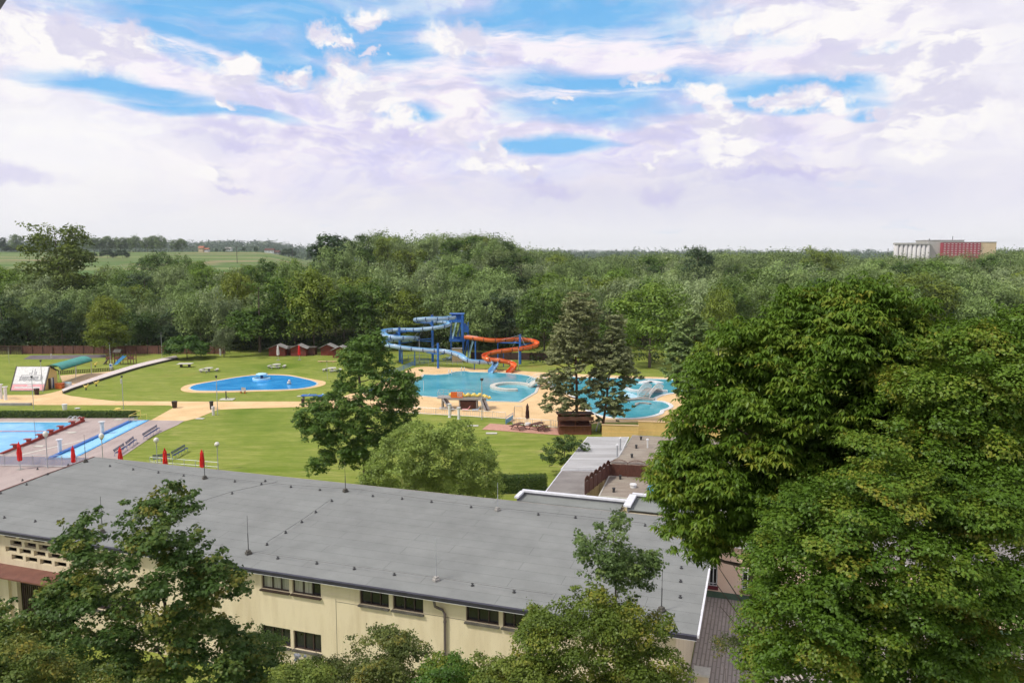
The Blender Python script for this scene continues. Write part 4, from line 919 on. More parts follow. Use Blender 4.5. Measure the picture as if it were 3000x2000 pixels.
slab_building('near_terrace_building', [(1757, 1452), (1787, 1394), (1790, 1352), (1930, 1356), (2140, 1364), (2150, 1480), (1846, 1459)], Z3 + .2, 'brownfelt', 'near building with a brown mossy flat roof inside the lattice fence', edge='palestone')
def pipe(px, pyb, pyt, z, label, cap=True, r=.09):
    p = G(px, pyb, z); top = D(px, pyt, p[1])[2] - z; o = thing('vent_pipe', label, 'vent pipe', p, 0)
    b = MB(); b.tube([(0, 0, 0), (0, 0, top)], r, 10); b.build('pipe', 'steel' if cap else 'white', o)
    b = MB(); b.lathe((0, 0, top), [(r * 1.9, 0), (r * 1.7, .08), (.02, .2)], 10); b.build('cowl', 'lilac', o)
pipe(1817, 1318, 1284, Z3 + .12, 'tall vent pipe with a cowl on the seam between pale and brown roofs'); pipe(1808, 1338, 1304, Z3 + .12, 'shorter vent pipe nearest the lattice fence'); pipe(1897, 1311, 1288, Z3 + .35, 'white vent pipe on the far brown roof', False)
for i, (px, py, lb) in enumerate([(1878, 1288, 'small dark outlet at the back of the far brown roof'), (1864, 1313, 'small dark outlet in the middle of the far brown roof'), (1851, 1340, 'small dark outlet close behind the lattice fence'), (1817, 1403, 'small dark outlet in front of the lattice fence'), (1798, 1441, 'small dark outlet near the parapet on the near brown roof')]):
    p = G(px, py, Z3 + (.35 if i < 3 else .2)); b = MB(); b.lathe((0, 0, 0), [(.12, 0), (.12, .3), (.16, .32), (.15, .42)], 8)
    o = b.build('roof_outlet', 'dark'); o.location = p; tag(o, lb, 'roof outlet', 'dark outlets on the brown roofs')
o = None; b = MB(); p = G(1855, 1427, 3.2); b.lathe((0, 0, 0), [(.3, 0), (.3, .25), (.36, .28), (.3, .36)], 12); o = b.build('white_drum', 'white'); o.location = p; tag(o, 'white round drum on the near brown roof', 'drum')
p = G(1925, 1441, 3.2); b = MB(); b.prism([(-1, -.3), (-.2, -.7), (.9, -.4), (1.1, .5), (.2, .8), (-.7, .5)], 0, .5); b.box((1.0, .3, .45), (.9, .7, .5), rz=.4); o = b.build('tarpaulin_heap', 'skyblue'); o.location = p; tag(o, 'blue tarpaulin heap on the brown roof under the big tree', 'tarpaulin')
# lattice fence panels (arched trellis on top)
def trellis(p, q, hgt_, n, z, label, grp):
    for k in range(n):
        a, c_ = lerp(p, q, k / n), lerp(p, q, (k + 1) / n); dx, dy = c_[0] - a[0], c_[1] - a[1]; l = hypot(dx, dy)
        o = thing('lattice_fence_panel', label[k] if isinstance(label, list) else label, 'fence panel', (a[0], a[1], z), atan2(dy, dx), grp)
        b = MB(); h0 = hgt_ * .74
        arch = lambda x: h0 + .0 + .32 * sin(pi * x / l) ** .8
        low = lambda x: h0 - .22 + .18 * sin(pi * x / l)
        for j in range(11):
            zz = .12 + j * (h0 - .3) / 10; b.box((l / 2, .0, zz), (l - .1, .03, (h0 - .3) / 10 * .93), rx=.12)
        b.build('boards', 'brownwood', o)
        b = MB(); m_ = 14
        top = [(.05 + (l - .1) * j / m_, 0, arch(.05 + (l - .1) * j / m_) + .05) for j in range(m_ + 1)]; bt = [(x_, 0, low(x_)) for x_, _, _ in top]
        b.tube(top, .03, 4); b.tube(bt, .025, 4)
        for j in range(-3, m_ + 1):
            for s in (1, -1):
                j2 = j + 2.2
                xa_ = .05 + (l - .1) * (j if s > 0 else j2) / m_; xb_ = .05 + (l - .1) * (j2 if s > 0 else j) / m_
                if min(xa_, xb_) < 0.0 or max(xa_, xb_) > l: continue
                b.beam((xa_, .01 * s, low(xa_)), (xb_, .01 * s, arch(xb_) + .04), .028, .012)
        b.build('lattice_arch', 'brownwood', o)
        b = MB(); b.box((0, 0, hgt_ * .4), (.09, .09, hgt_ * .8)); b.build('post', 'brownwood', o)
za = 3.2; hh = 1.85
A_, B_, C_ = G(1786, 1394, za), G(1712, 1452, za), G(2110, 1412, za)
trellis(A_, B_, hh, 6, za, ['corner panel of the left lattice run, farthest from the camera', 'second lattice panel of the left run from the corner', 'third lattice panel of the left run from the corner', 'fourth lattice panel of the left run from the corner', 'fifth lattice panel of the left run from the corner', 'nearest lattice panel of the left run by the white parapet'], 'lattice panels of the left run')
trellis(A_, C_, hh, 6, za, ['back lattice panel at the corner with its full arch in view', 'second back lattice panel from the corner', 'third back lattice panel touching the big tree leaves', 'fourth back lattice panel behind the big tree leaves', 'fifth back lattice panel behind the big tree', 'sixth back lattice panel behind the big tree'], 'lattice panels of the back run')
# yellow terrace wall
def wallrun(name, p, q, h, th, m, label, cat, cap=None, band=None):
    o = thing(name, label, cat, (p[0], p[1], 0), atan2(q[1] - p[1], q[0] - p[0])); l = hypot(q[0] - p[0], q[1] - p[1])
    b = MB(); b.box((l / 2, 0, h / 2), (l, th, h)); b.build('wall_body', m, o)
    if cap: b = MB(); b.box((l / 2, 0, h + .04), (l + .1, th + .12, .08)); b.build('coping', cap, o)
    if band: b = MB(); b.box((l / 2, -th / 2 - .03, .35), (l, .07, .7)); b.build('base_course', m, o)
    return o
zt = 1.6; p, q = G(1762, 1241, zt), G(1868, 1244, zt); wallrun('terrace_wall', (p[0], p[1] - .6), (q[0], q[1] - .6), 1.6, .35, 'yellowwall', 'left stretch of the yellow terrace wall below the pool', 'wall', 'sand', True)
p, q = G(1870, 1234, 1.9), G(2110, 1242, 1.9); wallrun('terrace_wall', p, q, 1.9, .4, 'yellowwall', 'taller right stretch of the yellow terrace wall', 'wall', 'sand', True)
# clipped hedges --------------------------------------------------------------------------------------
def hedge(p, q, h, th, label, col, n=2600, leaf=.16):
    l = hypot(q[0] - p[0], q[1] - p[1]); a = atan2(q[1] - p[1], q[0] - p[0])
    o = thing('hedge', label, 'hedge', (p[0], p[1], 0), a)
    b = MB(); b.box((l / 2, 0, h / 2), (l - .2, th - .2, h - .15)); c_ = b.build('inner_growth', mat('hedge_inside', (.02, .035, .012), 1, (.03, .05, .015), 5), o)
    n = int(n); s = rs.random(n); cen = np.zeros((n, 3)); nn = np.zeros((n, 3)); aa = th + h
    sel = rs.random(n); top = sel < th / aa * .9; cen[:, 0] = rs.uniform(0, l, n); cen[top, 1] = rs.uniform(-th / 2, th / 2, top.sum()); cen[top, 2] = h; nn[top, 2] = 1
    fr = ~top; cen[fr, 1] = -th / 2; cen[fr, 2] = rs.uniform(0, h, fr.sum()); nn[fr, 1] = -1; nn[fr, 2] = .3
    en = rs.random(n) < .06; cen[en, 0] = l; cen[en, 1] = rs.uniform(-th / 2, th / 2, en.sum()); cen[en, 2] = rs.uniform(0, h, en.sum()); nn[en] = (1, 0, .2)
    cen += rs.normal(size=(n, 3)) * .05; nn += rs.normal(size=(n, 3)) * .45
    f = bpy.data.objects.new('foliage', leaf_mesh('foliage', cen, nn, leaf * rs.uniform(.6, 1.3, n), 'quad', rs.random(n), 'leaf')); C.objects.link(f); f.parent = o; f.color = (*col, 1)
p, q = G(-150, 1223), G(393, 1222); hedge(p, q, hgt(300, 1222, 1205), 1.4, 'long clipped hedge behind the lap pool', (.07, .125, .028), 9000, .22)
p, q = G(1462, 1440), G(1600, 1437); hedge(p, q, 1.7, 1.6, 'short clipped hedge between the lawn and the garage', (.07, .125, .028), 5000, .13)
b = MB(); b.beam((*G(-200, 1187)[:2], .2), (*G(92, 1187)[:2], .2), .5, .4); o = b.build('low_garden_wall', 'concrete'); tag(o, 'low pale garden wall along the left end of the path', 'wall')
# ================================================================ park furniture
def r1(a, b_): return (a / 3.136, 950 + b_ / 3.136)
def r2(a, b_): return (500 + a / 3.136, 950 + b_ / 3.136)
def r3(a, b_): return (1080 + a / 3.92, 880 + b_ / 3.92)
def mkproto(fn): return fn(), [False]
# two-headed park lamps
def mk_lamp():
    o = thing('park_lamp', '', 'lamp'); b = MB(); b.tube([(0, 0, 0), (0, 0, .8), (0, 0, .82), (0, 0, 1)], [.011, .011, .008, .008], 6); b.build('pole', 'steel', o)
    b = MB(); b.tube([(0, 0, .985), (0, 0, 1.0)], .03, 8); b.lathe((0, 0, .94), [(.012, 0), (.035, .02), (.035, .05), (.012, .06)], 8); b.build('lamp_head', 'dark', o); return o
for k, (px, pb, ptp, lab, thick) in enumerate([(99, 1199, 1101, 'thin park lamp standing in front of the printed kiosk roof', 1), (125, 1148, 1054, 'thin park lamp right beside the kiosk wall', 1), (362, 1199, 1100, 'thin park lamp at the lawn edge beside the yellow barrier', 1), (325, 1081, 1004, 'park lamp with a white box at its foot beside the play tower', 1), (475, 1049, 974, 'tall thin park lamp before the long brown fence', .8),
      (27, 1065, 1014, 'pale park lamp at the left end of the upper lawn', .8), (638, 1216, 1100, 'thin park lamp by the white bollard on the path edge', .9), (959, 1110, 1057, 'short park lamp between the stone tables and the dark tree', .9), (1412, 1229, 1108, 'dark park lamp in front of the round whirl wall', 1.3), (1229, 1068, 990, 'pale park lamp in front of the blue slide', 1.1), (1519, 1085, 1016, 'white park lamp beside the orange slide outlet', 1.1), (2878, 1010, 921, 'pale tall lamp rising behind the right hand trees', 1.3)]):
    g = G(px, pb); h = hgt(px, pb, ptp); o = mk_lamp() if k == 0 else copy_tree(o0, g); o0 = o if k == 0 else o0
    o.location = g; o.scale = (h * thick * .9, h * thick * .9, h); tag(o, lab, 'lamp', 'thin park lamps')
def mk_globe():
    o = thing('globe_lamp', '', 'lamp'); b = MB(); b.tube([(0, 0, 0), (0, 0, .12)], .09, 8); b.tube([(0, 0, .1), (0, 0, 3.1)], .05, 8); b.lathe((0, 0, 3.02), [(.05, 0), (.16, .1), (.17, .14)], 10); b.build('pole', 'steel', o)
    b = MB(); b.ball((0, 0, 3.42), .3, 16); b.build('globe', 'lamp', o, True); return o
for k, (px, pb, ptp, lab) in enumerate([(140, 1371, 1262, 'globe lamp behind the perforated railing'), (303, 1376, 1268, 'globe lamp standing against the pale blue foot bath'), (462, 1374, 1281, 'globe lamp by the curved lawn edge left of a red parasol'), (639, 1376, 1294, 'globe lamp alone on the lawn beside the pale railing')]):
    g = G(px, pb); h = hgt(px, pb, ptp); o = mk_globe() if k == 0 else copy_tree(o0, g); o0 = o if k == 0 else o0; o.location = g; o.scale = (1, 1, h / 3.72); tag(o, lab, 'lamp', 'globe lamps beside the pool')
# closed parasols
def mk_parasol(fab, name='closed_parasol'):
    o = thing(name, '', 'parasol'); b = MB(); b.tube([(0, 0, 0), (0, 0, 2.95)], .028, 6); b.build('pole', 'steel', o)
    b = MB(); b.box((0, 0, .04), (.6, .6, .08)); b.build('base_plate', 'concrete', o)
    b = MB(); n = 16; pr = [(.16, .95), (.27, 1.05), (.24, 1.4), (.25, 1.8), (.19, 2.3), (.2, 2.5), (.09, 2.75), (.03, 2.95)]; vs = []
    for r_, z in pr:
        for j in range(n): q = r_ * (1 if j % 2 else .72) * (1 + .1 * sin(j * 2.3 + z * 4)); vs.append((q * cos(2 * pi * j / n), q * sin(2 * pi * j / n), z + .05 * sin(j)))
    b.add(vs, [(i * n + j, i * n + (j + 1) % n, (i + 1) * n + (j + 1) % n, (i + 1) * n + j) for i in range(len(pr) - 1) for j in range(n)] + [tuple(range(n - 1, -1, -1)), tuple(range((len(pr) - 1) * n, len(pr) * n))]); b.build('canopy', fab, o)
    b = MB(); b.tube([(0, 0, 1.5), (0, 0, 1.56)], .245, 12); b.build('strap', fab, o); return o
pr_ = mk_parasol('red'); us = [False]
for px, pb, sc_, lab in [(60, 1375, 1.12, 'red closed parasol behind the left end of the perforated railing'), (217, 1377, 1.0, 'red closed parasol standing against the pale blue foot bath'), (355, 1385, 1.05, 'red closed parasol at the near end of the blue bench row'), (486, 1394, 1.1, 'red closed parasol beside the slanted blue bench on the lawn'), (594, 1394, 1.05, 'red closed parasol behind the lightning rod on the roof edge'), (877, 1054, 1.25, 'bright red closed parasol in front of the red cabins')]:
    place(pr_, us, G(px, pb), R.uniform(0, 6), lab, (sc_, sc_, sc_), 'red closed parasols')
o = mk_parasol('whitefab'); o.location = G(815, 1055); o.scale = (1.25,) * 3; tag(o, 'white closed parasol in front of the red cabins', 'parasol')
o = mk_parasol('brownfab'); o.location = G(1545, 1246); o.scale = (1.15, 1.15, 1.12); tag(o, 'dark brown closed parasol on the brick patio', 'parasol')
b = MB(); b.lathe((0, 0, 0), [(.45, 0), (.45, .4), (.2, .45)], 10); o = b.build('parasol_weight', 'white'); o.location = (G(1545, 1246)[0] + .1, G(1545, 1246)[1] - .3, .06); tag(o, 'white weight at the foot of the brown parasol', 'parasol base')
# long blue benches
def mk_bench():
    o = thing('blue_bench', '', 'bench'); b = MB()
    for y, z in ((-.12, .46), (.08, .46), (.22, .66), (.27, .82)): b.box((0, y, z), (4.4, .13 if z < .6 else .04, .04 if z < .6 else .12))
    b.build('seat_and_back', 'navy', o)
    for x in (-1.9, 0, 1.9):
        b = MB(); b.tube([(x, -.2, 0), (x, -.2, .43), (x, .18, .43), (x, .3, .9)], .03, 5); b.tube([(x, .18, .43), (x, .26, 0)], .03, 5); b.build('leg', 'blue', o)
    return o
pr_ = mk_bench(); us = [False]
for (a, c_, lab) in [((424, 1289), (466, 1262), 'blue bench farthest from the camera along the paving edge'), ((375, 1315), (398, 1297), 'blue bench in the middle of the row along the paving edge'), ((340, 1338), (370, 1317), 'blue bench behind a red parasol on the paving edge'), ((508, 1345), (548, 1322), 'slanted blue bench on the lawn right of a red parasol'), ((448, 1356), (500, 1350), 'blue and white bench just behind the grey roof edge')]:
    p, q = G(*a), G(*c_); l = hypot(q[0] - p[0], q[1] - p[1])
    place(pr_, us, ((p[0] + q[0]) / 2, (p[1] + q[1]) / 2, .05), atan2(q[1] - p[1], q[0] - p[0]) , lab, (l / 4.4, 1, 1), 'blue benches on the pool side')
# perforated railing and pale railing
m_, nt_, o_ = new_mat('perforated_sheet'); Nn = nt_.nodes.new; tcx = Nn('ShaderNodeTexCoord'); vo = Nn('ShaderNodeTexVoronoi'); vo.inputs['Scale'].default_value = 5.2; vo.inputs['Randomness'].default_value = .25
mpp = Nn('ShaderNodeMapping'); mpp.inputs['Rotation'].default_value = (0, radians(45), 0); mpp.inputs['Scale'].default_value = (1, 0, 1); nt_.links.new(tcx.outputs['Object'], mpp.inputs[0]); nt_.links.new(mpp.outputs[0], vo.inputs['Vector'])
rr = Nn('ShaderNodeMapRange'); rr.inputs[1].default_value = .28; rr.inputs[2].default_value = .33; nt_.links.new(vo.outputs['Distance'], rr.inputs[0])
bs = Nn('ShaderNodeBsdfPrincipled'); bs.inputs['Base Color'].default_value = (.28, .3, .4, 1); bs.inputs['Roughness'].default_value = .5; nt_.links.new(rr.outputs[0], bs.inputs['Alpha']); nt_.links.new(bs.outputs[0], o_.inputs[0]); M['perf'] = m_
ptsx = [-60, -20, 14, 57, 97, 139, 182, 225, 262]
for k in range(len(ptsx) - 1):
    a, c_ = G(ptsx[k], 1366 + (ptsx[k] - 14) * .02), G(ptsx[k + 1], 1366 + (ptsx[k + 1] - 14) * .02); l = hypot(c_[0] - a[0], c_[1] - a[1])
    o = thing('railing_panel', '%s panel from the left of the perforated pool railing' % ['hidden', 'leftmost', 'first full', 'second full', 'third full', 'fourth full', 'fifth full', 'last'][k], 'railing', (a[0], a[1], .05), atan2(c_[1] - a[1], c_[0] - a[0]), 'perforated railing panels')
    b = MB(); b.add([(0, 0, .22), (l, 0, .22), (l, 0, 1.22), (0, 0, 1.22)], [(0, 1, 2, 3)]); b.build('perforated_sheet', 'perf', o)
    b = MB(); b.tube([(0, 0, 1.42), (l, 0, 1.42)], .03, 6); b.tube([(0, 0, .12), (l, 0, .12)], .04, 6); b.build('rail', 'steel', o); b = MB(); b.tube([(0, 0, 0), (0, 0, 1.42)], .04, 6); b.build('post', 'steel', o)
def railing(name, pts, h, rails, postn, m, label, bars=0, group=None):
    w_ = [G(*p) for p in pts]; o = thing(name, label, 'railing', w_[0], 0, group, True); b = MB()
    for z in rails: b.tube([(p[0], p[1], z * h) for p in w_], .03, 5)
    b.build('rail', m, o)
    for i in range(len(w_) - 1):
        for j in range(postn + (1 if i == len(w_) - 2 else 0)):
            p = lerp(w_[i], w_[i + 1], j / postn); b = MB(); b.tube([(p[0], p[1], 0), (p[0], p[1], h)], .035, 5); b.build('post', m, o)
    if bars:
        b = MB()
        for i in range(len(w_) - 1):
            l = hypot(w_[i + 1][0] - w_[i][0], w_[i + 1][1] - w_[i][1]); n = max(1, int(l / bars))
            for j in range(n): p = lerp(w_[i], w_[i + 1], j / n); b.beam((p[0], p[1], rails[-1] * h), (p[0], p[1], rails[0] * h), .03, .03)
        b.build('bars', m, o)
    return o
railing('pale_railing', [(440, 1362), (540, 1370), (640, 1378)], 1.0, (1, .45), 3, 'steel', 'low pale railing along the near lawn edge behind the roof')
railing('bar_fence', [(1100, 1205), (1233, 1212), (1368, 1220), (1482, 1227)], 1.05, (1, .1), 3, 'steel', 'thin barred fence between the pool deck and the lawn', .3)
railing('bar_fence', [(1502, 1243), (1560, 1247), (1640, 1253)], 1.05, (1, .1), 3, 'steel', 'thin barred fence behind the brick patio', .3)
railing('blue_railing', [(1120, 1105), (1165, 1092), (1215, 1070), (1256, 1064)], 1.1, (1, .5, .15), 3, 'blue', 'blue railing curving left of the slide pool deck', .25)
railing('grey_railing', [(1256, 1072), (1310, 1069), (1356, 1069)], .9, (1, .5), 3, 'steel', 'thin grey railing under the blue slide')
railing('blue_mesh_fence', [(1180, 1058), (1230, 1054), (1300, 1052), (1352, 1055)], 1.3, (1, .1), 3, 'blue', 'thin blue mesh fence around the slide posts', .4)
# blue barrier board and portal frames
p, q = G(1482, 1243), G(1503, 1229); o = thing('blue_barrier', 'blue sheet barrier standing between the two barred fences', 'barrier', p, atan2(q[1] - p[1], q[0] - p[0])); l = hypot(q[0] - p[0], q[1] - p[1])
b = MB(); b.box((l / 2, 0, .5), (l, .06, .5)); b.box((l / 2, 0, .15), (l, .05, .12)); b.build('panel', 'skyblue', o); b = MB(); b.tube([(0, 0, 0), (0, 0, 1.05), (l, 0, 1.05), (l, 0, 0)], .04, 5); b.build('frame', 'blue', o)
p = G(1506, 1222); o = thing('portal_frame', 'pale yellow portal frame on the pool deck beside the brown parasol', 'frame', p); b = MB(); b.tube([(0, 0, 0), (0, 0, 1.6), (1.25, 0, 1.6), (1.25, 0, 0)], .05, 6); b.build('front_hoop', 'sand', o); b = MB(); b.tube([(.1, .9, 0), (.1, .9, 1.6), (1.25, .9, 1.6), (1.25, .9, 0)], .04, 6); b.build('rear_hoop', 'steel', o)
p = G(379, 1237); o = thing('yellow_barrier', 'yellow tube barrier across the far end of the foot bath', 'barrier', p); q = G(430, 1233); f_ = G(412, 1221); f0 = G(333, 1220); ORG[o.name] = p
b = MB(); z = 1.05; b.tube([p, (p[0], p[1], z), (q[0], q[1], z), q], .045, 6); b.tube([(p[0], p[1], z), (f_[0], f_[1], z), f_], .045, 6); b.tube([(f_[0], f_[1], z), (f0[0], f0[1], z), f0], .045, 6); b.build('frame', 'yellow', o)
b = MB()
for j in range(9): t = lerp(p, q, j / 16); b.tube([(t[0], t[1] - .2, .1), (t[0], t[1] - .2, .8)], .025, 4)
b.build('grille', 'steel', o)
# wall with starting blocks
a, c_ = G(4, 1334), G(246, 1235); b = MB(); b.beam((a[0], a[1], .2), (c_[0], c_[1], .2), .34, .34); o = b.build('pool_end_wall', 'redpaint'); tag(o, 'dark red end wall of the lap pool', 'wall')
pb_ = None
for k, (x, y) in enumerate([(22, 1317), (59, 1301), (95, 1287), (131, 1274), (159, 1262), (190, 1248), (219, 1237)]):
    t = (G(x, y)[1] - a[1]) / (c_[1] - a[1]); p = lerp(a, c_, t)
    if pb_ is None:
        o = thing('starting_block', '', 'starting block'); b = MB(); b.box((0, 0, .28), (.4, .42, .56)); b.build('plinth', 'redpaint', o); b = MB(); b.box((-.1, 0, .62), (.85, .6, .1)); b.build('platform', 'redpaint', o); pb_ = o
    else: o = copy_tree(pb_, p)
    o.location = (p[0], p[1], .1); tag(o, '%s dark red starting block counted from the near left end' % ['first', 'second', 'third', 'fourth', 'fifth', 'sixth', 'seventh'][k], 'starting block', 'starting blocks on the red wall')
b = MB(); p, q = G(-300, 1266), G(133, 1265); 
for j in range(170):
    t = lerp(p, q, j / 170); b.ball((t[0], t[1], .12), .075, 6, 0 if j < 110 else 1)
o = b.build('lane_rope', ['white', 'pinkband']); tag(o, 'white and pink lane rope floating across the lap pool', 'lane rope')
b = MB(); p = G(104, 1288); b.tube([(p[0], p[1], 0), (p[0], p[1], 3.0)], .03, 5); o = b.build('flag_pole', 'steel'); tag(o, 'thin pole standing at the side of the lap pool', 'pole')
for px, lab in ((203, 'left ladder rail at the far corner of the lap pool'), (218, 'right ladder rail at the far corner of the lap pool')):
    p = G(px, 1240); b = MB()
    for s in (0, .6): b.tube([(p[0] + s, p[1] - .3, .1), (p[0] + s, p[1] - .3, .9), (p[0] + s + .15, p[1] + .1, 1.1), (p[0] + s + .2, p[1] + .6, .9), (p[0] + s + .2, p[1] + .6, .05)], .04, 6)
    o = b.build('pool_ladder', 'white'); tag(o, lab, 'pool ladder', 'white ladder rails')
def column(px, pb, ptp, r, lab, m='white', name='shower_column', cat='shower'):
    p = G(px, pb); h = hgt(px, pb, ptp); o = thing(name, lab, cat, p); b = MB(); b.lathe((0, 0, 0), [(r * 1.3, 0), (r, .15), (r, h - .15)], 10); b.build('column', m, o)
    b = MB(); b.lathe((0, 0, h - .15), [(r, 0), (r * 1.7, .08), (r * 1.7, .15)], 10); b.build('top_plate', m, o); return o
column(300, 1272, 1234, .27, 'white shower column with a flat top beside the foot bath'); column(176, 1327, 1286, .24, 'white shower column nearest the perforated railing', 'lilac')
column(3, 1168, 1125, .28, 'tall white shower pillar at the left picture edge'); column(17, 1171, 1132, .26, 'lower white shower pillar beside the taller one')
column(1317, 1222, 1182, .2, 'white shower post in front of the stage stairs', 'white'); column(1344, 1228, 1193, .2, 'second white shower post above the light green tree', 'white')
for px, py, lab in [(209, 1268, 'white hatch cover on the paving nearest the far shower column'), (116, 1308, 'white hatch cover by the red wall'), (347, 1230, 'white hatch cover near the yellow barrier'), (586, 1227, 'white slab at the lawn edge of the path'), (1386, 1248, 'pale hatch cover on the lawn left of the brick patio'), (1440, 1270, 'small pale slab on the lawn below the patio'), (884, 1161, 'grey slab on the lawn beside the blue table')]:
    p = G(px, py); b = MB(); b.box((0, 0, 0), (1.3, .8, .05)); o = b.build('hatch_cover', 'palestone'); o.location = (p[0], p[1], .08); o.scale = (.9 if px < 600 else 1.2, 1, 1); tag(o, lab, 'hatch cover', 'pale covers in lawn and paving')
# bins and posts
def bin_(px, pb, w_, h, m, lab, name='litter_bin', cat='bin'):
    p = G(px, pb); o = thing(name, lab, cat, p); b = MB(); b.lathe((0, 0, 0), [(w_ * .38, 0), (w_ * .4, h * .1), (w_ * .5, h)], 10); b.build('bin_body', m, o)
    b = MB(); b.lathe((0, 0, h), [(w_ * .54, -.04), (w_ * .54, .03), (w_ * .4, .08)], 10); b.build('rim', m, o)
bin_(108, 1156, .9, 1.1, 'brownframe', 'dark bin in front of the kiosk'); bin_(512, 1195, .9, 1.1, 'brownframe', 'dark bin at the tip of the grass strip'); bin_(620, 1199, .65, 1.3, 'black', 'black bin behind the white bollard'); bin_(888, 1191, .6, 1.3, 'brownframe', 'dark bin beside the blue table at the end of the path')
bin_(190, 1200, .8, .9, 'white', 'white round drum on the grass before the long hedge', 'white_drum', 'drum'); bin_(346, 1213, .9, .9, 'yellow', 'yellow bin among the hedge and the barrier'); bin_(625, 1216, .5, 1.35, 'whitefab', 'white bollard at the path bend', 'bollard', 'bollard'); bin_(646, 1041, .5, 1.6, 'white', 'white post on the upper lawn under the trees', 'bollard', 'bollard')
bin_(151, 1049, .3, 1.0, 'palestone', 'pale post at the near edge of the grey court', 'bollard', 'bollard'); bin_(225, 1036, .3, 1.0, 'palestone', 'pale post at the far edge of the grey court', 'bollard', 'bollard'); bin_(227, 1198, .8, .15, 'palestone', 'flat pale drain lid on the grass before the long hedge', 'drain_lid', 'lid'); bin_(355, 1123, .35, .8, 'palestone', 'small pale ball post on the lawn beside the lamp', 'bollard', 'bollard')
# stone tables with curved benches
def mk_table(r_):
    o = thing('stone_table', '', 'table'); b = MB(); b.lathe((0, 0, 0), [(.3, 0), (.22, .1), (.22, .66)], 10); b.build('leg', 'concrete', o); b = MB(); b.lathe((0, 0, .66), [(r_, 0), (r_, .1)], 14); b.build('tabletop', 'palestone', o); return o
def mk_sbench():
    o = thing('stone_bench', '', 'bench'); b = MB(); n = 8; inn = [(1.35 * cos(a), 1.35 * sin(a)) for a in [-.6 + 1.2 * k / n for k in range(n + 1)]]; out = [(1.8 * cos(a), 1.8 * sin(a)) for a in [-.6 + 1.2 * k / n for k in range(n + 1)]]
    b.prism(inn + out[::-1], .36, .46); b.build('seat', 'palestone', o)
    for a in (-.4, .4): b = MB(); b.box((1.57 * cos(a), 1.57 * sin(a), .18), (.2, .2, .36), rz=a); b.build('leg', 'concrete', o)
    return o
tp, tu, bp_, bu = mk_table(.85), [False], mk_sbench(), [False]
for px, py, lab, ang in [(612, 1088, 'left stone table', (2.9, 4.4, .2)), (811, 1077, 'stone table in front of the white closed parasol', (3.1, 0.1, 4.8)), (973, 1088, 'stone table beside the short park lamp', (3.0, .1, 5.2))]:
    g = G(px, py); place(tp, tu, g, 0, 'round pale %s' % lab.replace('left stone', 'stone') + (' nearest the paddling pool tip' if px < 700 else ''), (1.1,) * 3, 'round stone tables on the lawn')
    for k, a in enumerate(ang): place(bp_, bu, g, a, 'curved stone bench, %s, %s' % (['left side', 'right side', 'near side'][k], lab if px > 700 else 'table nearest the paddling pool tip'), (1.15,) * 3, 'curved stone benches on the lawn')
g = G(543, 1075); o = thing('table_tennis_table', 'large pale table on brown legs near the round bush', 'table', g, .05); b = MB(); b.box((0, 0, .8), (3.2, 1.9, .1)); b.build('tabletop', 'palestone', o)
for x in (-.9, .9): b = MB(); b.box((x, 0, .38), (.25, 1.0, .76)); b.build('leg', 'darkconc', o)
g = G(958, 1061); b = MB(); b.box((0, 0, .25), (4.4, .6, .12)); b.box((-1.5, 0, .1), (.3, .5, .2)); b.box((1.5, 0, .1), (.3, .5, .2)); o = b.build('plank_bench', 'sand'); o.location = g; tag(o, 'sandy brown plank bench beyond the short park lamp', 'bench')
for px, py, lab, rz in [(905, 1171, 'blue table at the end of the straight path', .05), (950, 1171, 'deeper blue table half hidden by the dark tree', .7)]:
    g = G(px, py); o = thing('blue_table', lab, 'table', g, rz); b = MB(); b.box((0, 0, .82), (2.5, 1.5, .1)); b.build('tabletop', 'blue', o); b = MB(); b.box((0, 0, .95), (.04, 1.5, .16)); b.build('net', 'paleblue', o)
    for x in (-.9, .9): b = MB(); b.box((x, 0, .4), (.1, 1.2, .8)); b.build('leg', 'navy', o)
for k, (px, py) in enumerate([(1128, 1120), (1075, 1152), (1098, 1138)]):
    g = G(px, py); o = thing('blue_lounger', ['blue lounger farthest right behind the dark tree', 'blue lounger lowest behind the dark tree', 'blue lounger between the other two behind the dark tree'][k], 'lounger', g, .8, 'blue loungers behind the dark tree'); b = MB(); b.box((0, 0, .35), (1.6, .65, .08)); b.beam((.75, 0, .35), (1.3, 0, .85), .65, .06); b.build('bed', 'blue', o)
    for x in (-.7, .7): b = MB(); b.box((x, 0, .16), (.06, .6, .32)); b.build('leg', 'steel', o)
# black pump on slab, chair, fountain, egg
g = G(666, 1170); o = thing('water_pump', 'black post pump on a pale slab before the paddling pool', 'pump', g); b = MB(); b.box((0, 0, .05), (2.4, 1.6, .1)); b.build('slab', 'palestone', o); b = MB(); b.lathe((-.2, 0, .1), [(.13, 0), (.1, .3), (.1, 1.2), (.14, 1.25), (.05, 1.4)], 8); b.tube([(-.2, 0, .5), (.15, 0, .45), (.3, 0, .2)], .05, 6); b.build('pump_body', 'dark', o)
g = G(712, 1152); o = thing('lifeguard_chair', 'small wooden chair at the rim of the paddling pool', 'chair', g); b = MB(); b.box((0, 0, .5), (.8, .6, .06)); b.box((0, .3, .8), (.8, .05, .5)); b.build('seat', 'factorygrey', o)
for x in (-.36, .36):
    b = MB(); b.box((x, 0, .25), (.06, .55, .5)); b.build('leg', 'orangeout', o)
g = G(766, 1112); o = thing('mushroom_fountain', 'pale blue mushroom fountain in its ring inside the paddling pool', 'fountain', (g[0], g[1], .1))
